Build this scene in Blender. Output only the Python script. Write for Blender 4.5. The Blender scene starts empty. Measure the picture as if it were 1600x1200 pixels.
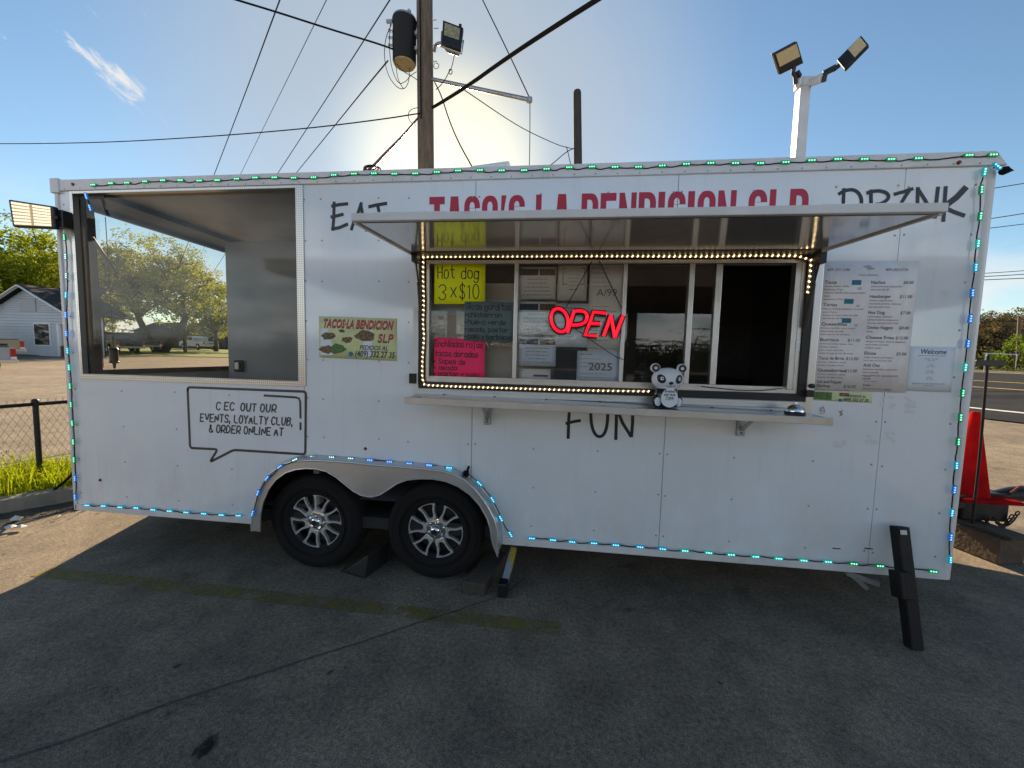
import bpy, bmesh, math, random
from mathutils import Vector, Matrix
from mathutils.geometry import tessellate_polygon
random.seed(7)
R_ = math.radians
SC = bpy.context.scene
COL = SC.collection
rnd = random.uniform

# ------------------------------------------------------------------ camera
YAW, PITCH, ROLL = -0.1127, 0.0749, -0.0246
CAM = Vector((3.5638, -2.4339, 1.5348))
F_PX = 600.0                      # focal length in pixels of a 1600 px wide picture (ultra wide phone lens)
cy_, sy_, cp_, sp_, cr_, sr_ = math.cos(YAW), math.sin(YAW), math.cos(PITCH), math.sin(PITCH), math.cos(ROLL), math.sin(ROLL)
FWD = Vector((sy_*cp_, cy_*cp_, -sp_))
_r0 = Vector((cy_, -sy_, 0)); _d0 = FWD.cross(_r0)
RGT = cr_*_r0 + sr_*_d0
DWN = -sr_*_r0 + cr_*_d0
cam_d = bpy.data.cameras.new('camera'); cam = bpy.data.objects.new('camera', cam_d); COL.objects.link(cam)
cam_d.sensor_width = 36; cam_d.lens = F_PX/1600*36; cam_d.clip_start = 0.05; cam_d.clip_end = 3000
Mx = Matrix((RGT, -DWN, -FWD)).transposed().to_4x4(); Mx.translation = CAM
cam.matrix_world = Mx
SC.camera = cam

# ------------------------------------------------------------------ sun, sky, exposure
SUN_AZ = Vector((-0.28, 0.96, 0)).normalized()
SUN_EL = R_(23.5)
SUN_DIR = Vector((SUN_AZ.x*math.cos(SUN_EL), SUN_AZ.y*math.cos(SUN_EL), math.sin(SUN_EL)))
sl = bpy.data.lights.new('sun', 'SUN'); sl.energy = 5.0; sl.angle = R_(0.5); sl.color = (1.0, 0.78, 0.52)
so = bpy.data.objects.new('sun', sl); COL.objects.link(so); so.rotation_euler = SUN_DIR.to_track_quat('Z', 'Y').to_euler(); so.location = (0, 20, 30)
VS = SC.view_settings
VS.view_transform = 'Standard'; VS.look = 'None'; VS.gamma = 1.0; VS.use_curve_mapping = False
VS.exposure = 1.4
SC.render.engine = 'CYCLES'
SC.cycles.max_bounces = 8; SC.cycles.transparent_max_bounces = 24; SC.cycles.use_denoising = True

def ray(px, py): return FWD + (px-800)/F_PX*RGT + (py-600)/F_PX*DWN
def aty(px, py, y=0.0):
    v = ray(px, py); return CAM + v*((y-CAM.y)/v.y)
def atd(px, py, d): return CAM + ray(px, py)*d          # at forward depth d
def W(px, py, y=0.0):
    p = aty(px, py, y); return (p.x, p.z)

world = bpy.data.worlds.new('World'); SC.world = world; world.use_nodes = True
nt = world.node_tree; N = nt.nodes; Lk = nt.links
bg = N['Background']; bg.inputs['Strength'].default_value = 0.053
skyn = N.new('ShaderNodeTexSky'); skyn.sky_type = 'NISHITA'; skyn.sun_disc = False
skyn.sun_elevation = SUN_EL; skyn.sun_rotation = math.atan2(SUN_AZ.x, SUN_AZ.y)
skyn.air_density = 1.0; skyn.dust_density = 0.3; skyn.ozone_density = 1.0; skyn.altitude = 0
tc = N.new('ShaderNodeTexCoord')
def vmath(op, a, b):
    n = N.new('ShaderNodeVectorMath'); n.operation = op
    for i, v in enumerate((a, b)):
        if isinstance(v, (tuple, Vector)): n.inputs[i].default_value = tuple(v)
        else: Lk.new(v, n.inputs[i])
    return n.outputs['Value'] if op == 'DOT_PRODUCT' else n.outputs['Vector']
def fmath(op, a, b=0.0, clamp=False):
    n = N.new('ShaderNodeMath'); n.operation = op; n.use_clamp = clamp
    for i, v in enumerate((a, b)):
        if isinstance(v, (int, float)): n.inputs[i].default_value = v
        else: Lk.new(v, n.inputs[i])
    return n.outputs[0]
def maprange(v, a, b, c=0.0, d=1.0):
    n = N.new('ShaderNodeMapRange'); n.interpolation_type = 'SMOOTHSTEP'
    Lk.new(v, n.inputs['Value'])
    for k, x in zip(('From Min', 'From Max', 'To Min', 'To Max'), (a, b, c, d)): n.inputs[k].default_value = x
    return n.outputs['Result']
dirv = tc.outputs['Generated']
sep = N.new('ShaderNodeSeparateXYZ'); Lk.new(dirv, sep.inputs[0])
# low broken cloud all round the horizon
mp = N.new('ShaderNodeMapping'); mp.inputs['Scale'].default_value = (2.6, 2.6, 7.0); mp.inputs['Location'].default_value = (3.1, 0.4, 0.2); Lk.new(dirv, mp.inputs[0])
nz = N.new('ShaderNodeTexNoise'); nz.inputs['Scale'].default_value = 1.5; nz.inputs['Detail'].default_value = 7; nz.inputs['Roughness'].default_value = 0.56; Lk.new(mp.outputs[0], nz.inputs['Vector'])
back = maprange(sep.outputs['Y'], 0.15, -0.45)           # the broken cloud the white skin mirrors: raised and thickened there for more light
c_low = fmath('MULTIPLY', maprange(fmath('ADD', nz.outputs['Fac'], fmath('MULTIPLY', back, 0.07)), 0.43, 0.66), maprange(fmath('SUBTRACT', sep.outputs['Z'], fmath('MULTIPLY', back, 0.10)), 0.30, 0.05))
# the one wisp of cirrus high on the left
wd = ray(142, 88).normalized(); w2 = ray(200, 140).normalized(); wu = (w2-wd).normalized(); wv = wd.cross(wu).normalized()
du = vmath('DOT_PRODUCT', dirv, tuple(wu)); dv = vmath('DOT_PRODUCT', dirv, tuple(wv)); dw = vmath('DOT_PRODUCT', dirv, tuple(wd))
cmb = N.new('ShaderNodeCombineXYZ'); Lk.new(fmath('MULTIPLY', du, 13.0), cmb.inputs[0]); Lk.new(fmath('MULTIPLY', dv, 34.0), cmb.inputs[1])
nz2 = N.new('ShaderNodeTexNoise'); nz2.inputs['Scale'].default_value = 1.6; nz2.inputs['Detail'].default_value = 9; nz2.inputs['Roughness'].default_value = 0.68; nz2.inputs['Distortion'].default_value = 0.5; Lk.new(cmb.outputs[0], nz2.inputs['Vector'])
# (patchy: broken by the noise)
# width grows toward the lower right end
wid = fmath('ADD', fmath('MULTIPLY', du, 0.20), 0.026)
ax = fmath('DIVIDE', fmath('ABSOLUTE', dv), fmath('MAXIMUM', wid, 0.006))
env = fmath('MULTIPLY', maprange(ax, 1.25, 0.0), fmath('MULTIPLY', maprange(du, -0.10, 0.01), maprange(du, 0.060, 0.030)))
c_w = fmath('MULTIPLY', maprange(fmath('ADD', fmath('MULTIPLY', env, 0.60), fmath('MULTIPLY', fmath('SUBTRACT', nz2.outputs['Fac'], 0.5), 2.1)), 0.22, 0.80), maprange(dw, 0.9, 0.95))
cl = fmath('MAXIMUM', fmath('MULTIPLY', c_low, 0.85), c_w, True)
mx = N.new('ShaderNodeMix'); mx.data_type = 'RGBA'
tint = N.new('ShaderNodeMix'); tint.data_type = 'RGBA'; tint.blend_type = 'MULTIPLY'; tint.inputs['Factor'].default_value = 1.0
Lk.new(skyn.outputs[0], tint.inputs['A']); tint.inputs['B'].default_value = (0.93, 1.09, 1.12, 1)
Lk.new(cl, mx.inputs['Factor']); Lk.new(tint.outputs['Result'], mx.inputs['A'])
# clouds opposite the sun are over-brightened to light the wall and window cards
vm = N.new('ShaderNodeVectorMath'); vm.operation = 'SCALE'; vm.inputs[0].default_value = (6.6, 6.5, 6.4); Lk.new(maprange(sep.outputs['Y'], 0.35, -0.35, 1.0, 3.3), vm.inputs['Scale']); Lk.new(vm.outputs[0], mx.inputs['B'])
# a thin bright veil of high cloud in front of the sun
ds = vmath('DOT_PRODUCT', dirv, tuple(SUN_DIR))
nv = N.new('ShaderNodeTexNoise'); nv.inputs['Scale'].default_value = 4.0; nv.inputs['Detail'].default_value = 6; Lk.new(dirv, nv.inputs['Vector'])
veil = fmath('MULTIPLY', maprange(ds, 0.80, 0.98), fmath('ADD', 0.55, fmath('MULTIPLY', nv.outputs['Fac'], 0.6)), True)
vc = N.new('ShaderNodeMix'); vc.data_type = 'RGBA'; core = maprange(ds, 0.955, 1.0); Lk.new(fmath('MULTIPLY', core, core), vc.inputs['Factor']); vc.inputs['A'].default_value = (3.5, 3.9, 4.3, 1); vc.inputs['B'].default_value = (9.6, 8.7, 6.0, 1)
m3 = N.new('ShaderNodeMix'); m3.data_type = 'RGBA'; Lk.new(fmath('MULTIPLY', veil, 0.9), m3.inputs['Factor']); Lk.new(mx.outputs['Result'], m3.inputs['A']); Lk.new(vc.outputs['Result'], m3.inputs['B'])
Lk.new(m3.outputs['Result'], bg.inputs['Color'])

# ------------------------------------------------------------------ materials
def mat(name, col, rough=0.5, metal=0.0, var=0.0, vscale=8.0, bump=0.0, bscale=60.0, emit=None, estr=0.0, spec=None, stretch=None, stain=None, coat=0.0, trans=0.0):
    m = bpy.data.materials.new(name); m.use_nodes = True
    t = m.node_tree; p = t.nodes['Principled BSDF']
    p.inputs['Base Color'].default_value = (*col, 1); p.inputs['Roughness'].default_value = rough; p.inputs['Metallic'].default_value = metal
    if spec is not None: p.inputs['Specular IOR Level'].default_value = spec
    if coat: p.inputs['Coat Weight'].default_value = coat; p.inputs['Coat Roughness'].default_value = 0.08
    if emit: p.inputs['Emission Color'].default_value = (*emit, 1); p.inputs['Emission Strength'].default_value = estr
    if var or bump or stain:
        co = t.nodes.new('ShaderNodeTexCoord'); mp = t.nodes.new('ShaderNodeMapping'); t.links.new(co.outputs['Object'], mp.inputs[0])
        if stretch: mp.inputs['Scale'].default_value = stretch
    src = None
    if var:
        n = t.nodes.new('ShaderNodeTexNoise'); n.inputs['Scale'].default_value = vscale; n.inputs['Detail'].default_value = 6; n.inputs['Roughness'].default_value = 0.62
        t.links.new(mp.outputs[0], n.inputs['Vector'])
        r = t.nodes.new('ShaderNodeValToRGB'); t.links.new(n.outputs['Fac'], r.inputs[0])
        r.color_ramp.elements[0].position = 0.3; r.color_ramp.elements[1].position = 0.72
        r.color_ramp.elements[0].color = (*[c*(1-var) for c in col], 1); r.color_ramp.elements[1].color = (*[min(1, c*(1+var*0.7)) for c in col], 1)
        src = r.outputs[0]
        n3 = t.nodes.new('ShaderNodeMapRange'); t.links.new(n.outputs['Fac'], n3.inputs['Value']); n3.inputs['To Min'].default_value = max(0, rough-0.1); n3.inputs['To Max'].default_value = min(1, rough+0.1)
        t.links.new(n3.outputs[0], p.inputs['Roughness'])
    if stain:                      # dirt: (colour, noise scale, threshold)
        sc_, s_, th = stain
        n = t.nodes.new('ShaderNodeTexNoise'); n.inputs['Scale'].default_value = s_; n.inputs['Detail'].default_value = 8; n.inputs['Roughness'].default_value = 0.7
        t.links.new(co.outputs['Object'], n.inputs['Vector'])
        q = t.nodes.new('ShaderNodeMapRange'); t.links.new(n.outputs['Fac'], q.inputs['Value']); q.inputs['From Min'].default_value = th; q.inputs['From Max'].default_value = th+0.16
        x = t.nodes.new('ShaderNodeMix'); x.data_type = 'RGBA'; t.links.new(q.outputs[0], x.inputs['Factor'])
        if src: t.links.new(src, x.inputs['A'])
        else: x.inputs['A'].default_value = (*col, 1)
        x.inputs['B'].default_value = (*sc_, 1); src = x.outputs['Result']
    if src: t.links.new(src, p.inputs['Base Color'])
    if bump:
        n = t.nodes.new('ShaderNodeTexNoise'); n.inputs['Scale'].default_value = bscale; n.inputs['Detail'].default_value = 4
        t.links.new(mp.outputs[0], n.inputs['Vector'])
        b = t.nodes.new('ShaderNodeBump'); b.inputs['Strength'].default_value = bump; b.inputs['Distance'].default_value = 0.02
        t.links.new(n.outputs['Fac'], b.inputs['Height']); t.links.new(b.outputs[0], p.inputs['Normal'])
    return m
def clear_mat(name, tint, gloss=0.06, rough=0.0, fres=True, haze=0.0):
    m = bpy.data.materials.new(name); m.use_nodes = True; t = m.node_tree; t.nodes.remove(t.nodes['Principled BSDF'])
    out = t.nodes['Material Output']; tr = t.nodes.new('ShaderNodeBsdfTransparent'); tr.inputs[0].default_value = (*tint, 1)
    gl = t.nodes.new('ShaderNodeBsdfGlossy'); gl.inputs['Roughness'].default_value = rough; gl.inputs[0].default_value = (1, 1, 1, 1)
    mxs = t.nodes.new('ShaderNodeMixShader'); t.links.new(mxs.outputs[0], out.inputs[0])
    if fres:
        fr = t.nodes.new('ShaderNodeFresnel'); fr.inputs[0].default_value = 1.52
        ml = t.nodes.new('ShaderNodeMath'); ml.operation = 'MULTIPLY'; t.links.new(fr.outputs[0], ml.inputs[0]); ml.inputs[1].default_value = gloss
        t.links.new(ml.outputs[0], mxs.inputs[0])
    else: mxs.inputs[0].default_value = gloss
    a = tr.outputs[0]
    if haze:
        df = t.nodes.new('ShaderNodeBsdfDiffuse'); df.inputs[0].default_value = (0.5, 0.5, 0.48, 1)
        co = t.nodes.new('ShaderNodeTexCoord'); n = t.nodes.new('ShaderNodeTexNoise'); n.inputs['Scale'].default_value = 2.2; n.inputs['Distortion'].default_value = 1.6; t.links.new(co.outputs['Object'], n.inputs['Vector'])
        q = t.nodes.new('ShaderNodeMapRange'); t.links.new(n.outputs['Fac'], q.inputs['Value']); q.inputs['From Min'].default_value = 0.35; q.inputs['From Max'].default_value = 0.75; q.inputs['To Max'].default_value = haze*2
        m2 = t.nodes.new('ShaderNodeMixShader'); t.links.new(q.outputs[0], m2.inputs[0]); t.links.new(a, m2.inputs[1]); t.links.new(df.outputs[0], m2.inputs[2]); a = m2.outputs[0]
    t.links.new(a, mxs.inputs[1]); t.links.new(gl.outputs[0], mxs.inputs[2])
    return m
def leaf_mat(name, col, var=0.45, vscale=0.9, tr=0.5):
    m = bpy.data.materials.new(name); m.use_nodes = True; t = m.node_tree; t.nodes.remove(t.nodes['Principled BSDF'])
    out = t.nodes['Material Output']; co = t.nodes.new('ShaderNodeTexCoord'); n = t.nodes.new('ShaderNodeTexNoise'); n.inputs['Scale'].default_value = vscale; n.inputs['Detail'].default_value = 5
    t.links.new(co.outputs['Object'], n.inputs['Vector'])
    r = t.nodes.new('ShaderNodeValToRGB'); t.links.new(n.outputs['Fac'], r.inputs[0]); r.color_ramp.elements[0].position = 0.3; r.color_ramp.elements[1].position = 0.7
    r.color_ramp.elements[0].color = (*[c*(1-var) for c in col], 1); r.color_ramp.elements[1].color = (*[min(1, c*(1+var)) for c in col], 1)
    d = t.nodes.new('ShaderNodeBsdfDiffuse'); s = t.nodes.new('ShaderNodeBsdfTranslucent'); x = t.nodes.new('ShaderNodeMixShader'); x.inputs[0].default_value = tr
    g = t.nodes.new('ShaderNodeMix'); g.data_type = 'RGBA'; g.blend_type = 'MULTIPLY'; g.inputs['Factor'].default_value = 1.0; t.links.new(r.outputs[0], g.inputs['A']); g.inputs['B'].default_value = (1.0, 1.0, 0.45, 1)
    t.links.new(r.outputs[0], d.inputs[0]); t.links.new(g.outputs['Result'], s.inputs[0])
    t.links.new(d.outputs[0], x.inputs[1]); t.links.new(s.outputs[0], x.inputs[2]); t.links.new(x.outputs[0], out.inputs[0])
    return m
def emit_mat(name, col, s, edge=None):
    m = bpy.data.materials.new(name); m.use_nodes = True; p = m.node_tree.nodes['Principled BSDF']
    p.inputs['Base Color'].default_value = (*[c*0.5 for c in col], 1); p.inputs['Emission Color'].default_value = (*col, 1); p.inputs['Emission Strength'].default_value = s; p.inputs['Roughness'].default_value = 0.3
    return m

def skin_mat():
    """painted sheet: slow oil-canning ripple, faint run-down streaks, road film toward the bottom edge, scattered specks"""
    m = bpy.data.materials.new('white_trailer_skin'); m.use_nodes = True; t = m.node_tree; p = t.nodes['Principled BSDF']; L = t.links
    p.inputs['Specular IOR Level'].default_value = 0.7
    co = t.nodes.new('ShaderNodeTexCoord')
    def noise(sc, d=6, r=.6, st=(1, 1, 1)):
        mp = t.nodes.new('ShaderNodeMapping'); mp.inputs['Scale'].default_value = st; L.new(co.outputs['Object'], mp.inputs[0])
        n = t.nodes.new('ShaderNodeTexNoise'); n.inputs['Scale'].default_value = sc; n.inputs['Detail'].default_value = d; n.inputs['Roughness'].default_value = r; L.new(mp.outputs[0], n.inputs['Vector']); return n.outputs['Fac']
    def mr(f, a, b, c, d):
        q = t.nodes.new('ShaderNodeMapRange'); L.new(f, q.inputs['Value'])
        for k, x in zip(('From Min', 'From Max', 'To Min', 'To Max'), (a, b, c, d)): q.inputs[k].default_value = x
        return q.outputs[0]
    def mix(f, a, b):
        x = t.nodes.new('ShaderNodeMix'); x.data_type = 'RGBA'
        L.new(f, x.inputs['Factor'])
        for k, v in (('A', a), ('B', b)):
            if isinstance(v, tuple): x.inputs[k].default_value = (*v, 1)
            else: L.new(v, x.inputs[k])
        return x.outputs['Result']
    c = mix(mr(noise(1.1, 5), .35, .7, 0, 1), (.81, .85, .89), (.74, .78, .82))
    c = mix(mr(noise(2.6, 7, .7, (5, 1, .35)), .56, .80, 0, .45), c, (.60, .58, .54))
    sx = t.nodes.new('ShaderNodeSeparateXYZ'); L.new(co.outputs['Object'], sx.inputs[0])
    film = t.nodes.new('ShaderNodeMath'); film.operation = 'MULTIPLY'; L.new(mr(sx.outputs['Z'], .95, .30, 0, 1), film.inputs[0]); L.new(mr(noise(5, 7, .7, (1, 1, .6)), .35, .75, 0, .55), film.inputs[1]); film.use_clamp = True
    c = mix(film.outputs[0], c, (.55, .51, .45))
    c = mix(mr(noise(70, 2, .5), .74, .80, 0, .7), c, (.42, .40, .37))
    L.new(c, p.inputs['Base Color']); L.new(mr(noise(3, 5), .3, .7, .035, .10), p.inputs['Roughness'])
    b = t.nodes.new('ShaderNodeBump'); b.inputs['Strength'].default_value = .5; b.inputs['Distance'].default_value = .0045; L.new(noise(2.0, 2, .4), b.inputs['Height']); L.new(b.outputs[0], p.inputs['Normal'])
    return m
M = {}
M['white'] = skin_mat()
M['trim'] = mat('white_trim', (0.72, 0.72, 0.72), 0.3, 0, var=0.12, vscale=5, stain=((0.42, 0.38, 0.33), 7, 0.64))
M['alu'] = mat('aluminium', (0.60, 0.61, 0.63), 0.33, 0.9, var=0.04, vscale=3)
M['alu_soft'] = mat('aluminium_brushed', (0.58, 0.58, 0.59), 0.36, 0.85, var=0.12, vscale=12)
M['awn_under'] = mat('awning_underside_metal', (0.82, 0.85, 0.88), 0.12, 0.68, var=0.05, vscale=3)
M['counter'] = mat('counter_metal', (0.36, 0.39, 0.44), 0.24, 0.9, var=0.10, vscale=5, stretch=(1, 5, 5))
M['fender'] = mat('polished_fender', (0.62, 0.62, 0.63), 0.36, 0.85, var=0.08, vscale=4)
M['chrome'] = mat('chrome', (0.8, 0.8, 0.8), 0.08, 1.0)
M['rim'] = mat('machined_rim', (0.80, 0.79, 0.77), 0.30, 0.6, var=0.06, vscale=30)
M['black'] = mat('black_plastic', (0.012, 0.012, 0.014), 0.4)
M['gasket'] = mat('black_rubber', (0.014, 0.014, 0.016), 0.55)
M['tyre'] = mat('tyre_rubber', (0.009, 0.009, 0.0095), 0.85, var=0.3, vscale=20, spec=0.3)
M['darkmetal'] = mat('dark_metal', (0.03, 0.03, 0.033), 0.45, 0.5, var=0.3, vscale=20)
M['underbody'] = mat('underbody', (0.02, 0.02, 0.02), 0.8)
M['decal'] = mat('black_vinyl', (0.012, 0.013, 0.018), 0.35)
M['decal_thin'] = mat('worn_black_vinyl', (0.05, 0.05, 0.055), 0.4, var=0.5, vscale=40)
M['red_decal'] = mat('red_vinyl', (0.46, 0.012, 0.045), 0.35, var=0.1, vscale=3)
M['ink'] = mat('marker_ink', (0.015, 0.012, 0.02), 0.6)
M['door'] = mat('grey_door', (0.24, 0.275, 0.325), 0.4, var=0.08, vscale=2, bump=0.03, bscale=2)
M['porch_wall'] = mat('porch_lining', (0.22, 0.19, 0.15), 0.6, var=0.25, vscale=3)
M['porch_ceiling'] = mat('porch_ceiling', (0.62, 0.53, 0.40), 0.5, var=0.25, vscale=1.5)
M['porch_beam'] = mat('porch_beam', (0.06, 0.054, 0.05), 0.5, var=0.2, vscale=4)
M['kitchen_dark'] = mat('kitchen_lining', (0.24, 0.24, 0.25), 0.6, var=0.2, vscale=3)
M['beige'] = mat('beige_cabinet', (0.70, 0.62, 0.52), 0.5, var=0.1, vscale=3)
M['glass'] = clear_mat('window_glass', (0.95, 0.96, 0.96), 1.1)
M['screen'] = clear_mat('tinted_vinyl_screen', (0.74, 0.73, 0.68), 0.5, 0.05, haze=0.035)
M['neon_y'] = mat('yellow_card', (0.86, 0.95, 0.0), 0.7, var=0.03, vscale=2)
M['neon_p'] = mat('pink_card', (0.95, 0.025, 0.15), 0.7, var=0.03, vscale=2)
M['teal_card'] = mat('grey_green_card', (0.10, 0.155, 0.16), 0.7, var=0.06, vscale=4)
M['paper'] = mat('white_paper', (0.84, 0.83, 0.80), 0.7, var=0.06, vscale=6)
M['paper2'] = mat('bluish_paper', (0.76, 0.81, 0.88), 0.7, var=0.05, vscale=5)
M['print_grey'] = mat('grey_print', (0.22, 0.22, 0.23), 0.7)
M['print_lt'] = mat('light_grey_print', (0.42, 0.42, 0.43), 0.7)
M['print_navy'] = mat('navy_print', (0.03, 0.055, 0.11), 0.6, var=0.7, vscale=30)
M['print_food'] = mat('food_photo_print', (0.20, 0.12, 0.06), 0.6, var=0.9, vscale=60)
M['print_red'] = mat('wine_print', (0.25, 0.10, 0.13), 0.7)
M['print_dark'] = mat('dark_print', (0.045, 0.05, 0.07), 0.7)
M['price'] = mat('green_print', (0.10, 0.16, 0.12), 0.7)
M['teal_sq'] = mat('teal_sticker', (0.0, 0.16, 0.26), 0.5)
M['banner'] = mat('lime_banner', (0.66, 0.70, 0.36), 0.5, var=0.22, vscale=7)
M['banner_red'] = mat('banner_red', (0.52, 0.06, 0.08), 0.5)
M['green_print'] = mat('salsa_print', (0.09, 0.20, 0.05), 0.6, var=0.6, vscale=60)
M['neon_red'] = emit_mat('neon_tube_red', (1.0, 0.006, 0.030), 0.42)
M['lamp_on'] = emit_mat('lit_led_warm', (1.0, 0.88, 0.62), 0.46)
M['rope_on'] = emit_mat('rope_bulb_warm', (1.0, 0.72, 0.36), 1.7)
M['rope_tube'] = mat('rope_light_tube', (0.40, 0.33, 0.22), 0.3)
for k, c in dict(green=(0.02, 0.95, 0.38), teal=(0.05, 0.85, 0.75), cyan=(0.02, 0.62, 1.0), blue=(0.02, 0.30, 1.0), pale=(0.45, 0.85, 0.9)).items():
    M['led_'+k] = emit_mat('led_'+k, tuple(.16+.84*v for v in c), 0.85)
    M['ledb_'+k] = mat('led_body_'+k, tuple(0.01+0.06*v for v in c), 0.25, emit=c, estr=0.035 if k in ('green', 'pale') else 0.11)
M['cable'] = mat('black_cable', (0.012, 0.012, 0.013), 0.9, spec=0.1)
M['wire_grey'] = mat('weathered_wire', (0.05, 0.05, 0.055), 1.0, spec=0.0)
M['galv'] = mat('galvanised_steel', (0.42, 0.43, 0.44), 0.42, 0.8, var=0.2, vscale=14)
M['wood_pole'] = mat('weathered_pole_wood', (0.13, 0.10, 0.075), 0.85, var=0.5, vscale=10, bump=0.5, bscale=22, stretch=(3, 3, 0.35))
M['dark_pole'] = mat('dark_creosote_wood', (0.045, 0.035, 0.035), 0.85, var=0.4, vscale=9, bump=0.4, bscale=20, stretch=(3, 3, 0.3))
M['timber'] = mat('old_timber', (0.075, 0.062, 0.05), 0.9, var=0.45, vscale=18, bump=0.5, bscale=40, stretch=(1, 4, 4))
M['timber_blk'] = mat('black_painted_timber', (0.007, 0.007, 0.008), 0.6, spec=0.3, var=0.4, vscale=12, bump=0.25, bscale=30, stretch=(4, 4, 0.6))
M['block'] = mat('brown_block', (0.10, 0.07, 0.05), 0.9, var=0.4, vscale=14, bump=0.4, bscale=40)
M['cone'] = mat('faded_red_plastic', (0.62, 0.016, 0.020), 0.6, var=0.25, vscale=6, spec=0.12)
M['cone'] = leaf_mat('thin_red_plastic', (0.46, 0.020, 0.022), var=0.25, vscale=7, tr=0.42)
M['post_white'] = mat('white_post_paint', (0.5, 0.53, 0.58), 0.4, var=0.08, vscale=6)
M['lens'] = mat('led_lens_unlit', (0.50, 0.42, 0.24), 0.35, var=0.12, vscale=30)
M['lens2'] = mat('halide_lens', (0.30, 0.27, 0.15), 0.15, var=0.5, vscale=16)
M['panda_w'] = mat('panda_white', (0.74, 0.78, 0.84), 0.35)
M['panda_body'] = clear_mat('clear_plastic_body', (0.48, 0.46, 0.45), 0.9, 0.06)
M['concrete_kerb'] = mat('kerb_concrete', (0.26, 0.24, 0.205), 0.9, var=0.35, vscale=6, bump=0.35, bscale=50)
M['house'] = mat('white_siding', (0.44, 0.47, 0.51), 0.6, var=0.08, vscale=2)
M['house_trim'] = mat('white_fascia', (0.72, 0.70, 0.66), 0.5)
M['shingle'] = mat('dark_shingle', (0.012, 0.013, 0.018), 0.9, var=0.35, vscale=9)
M['dark_glass'] = mat('dark_window', (0.02, 0.022, 0.025), 0.08)
M['silver_car'] = mat('silver_paint', (0.40, 0.41, 0.44), 0.25, 0.5, coat=0.6)
M['tan_car'] = mat('tan_paint', (0.34, 0.27, 0.19), 0.3, 0.4, coat=0.6)
M['dark_car'] = mat('black_paint', (0.015, 0.016, 0.02), 0.2, 0.2, coat=0.8)
M['tail'] = mat('red_lens', (0.42, 0.01, 0.015), 0.2)
M['tail_white'] = mat('clear_lens', (0.7, 0.65, 0.62), 0.2)
M['bark'] = mat('bark', (0.055, 0.045, 0.035), 0.9, var=0.4, vscale=8, bump=0.4, bscale=14)
M['leaf_y'] = leaf_mat('spring_leaf', (0.22, 0.26, 0.035), vscale=0.5)
M['leaf_o'] = leaf_mat('oak_leaf', (0.30, 0.31, 0.045), vscale=0.45)
M['leaf_d'] = leaf_mat('dull_leaf', (0.115, 0.115, 0.05), vscale=0.5, tr=0.35)
M['leaf_br'] = leaf_mat('bare_brown_twigs', (0.19, 0.14, 0.085), vscale=0.6, tr=0.25)
M['leaf_b'] = leaf_mat('bush_leaf', (0.17, 0.25, 0.04), vscale=1.2)
M['weed'] = leaf_mat('weed_leaf', (0.27, 0.32, 0.02), vscale=3.0, tr=0.55)
M['canopy'] = mat('canopy_grey', (0.10, 0.10, 0.11), 0.6)
M['canopy_blue'] = mat('canopy_blue', (0.02, 0.06, 0.2), 0.4)
M['leaf_dark'] = leaf_mat('dark_evergreen_leaf', (0.022, 0.026, 0.012), tr=0.2)
M['litter'] = mat('white_litter', (0.62, 0.62, 0.60), 0.8)
M['deadleaf'] = mat('dead_leaf', (0.09, 0.06, 0.03), 0.9)
M['rust'] = mat('rusty_red', (0.16, 0.02, 0.014), 0.5)
M['navy_box'] = mat('navy_plastic', (0.018, 0.022, 0.035), 0.5)

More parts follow.
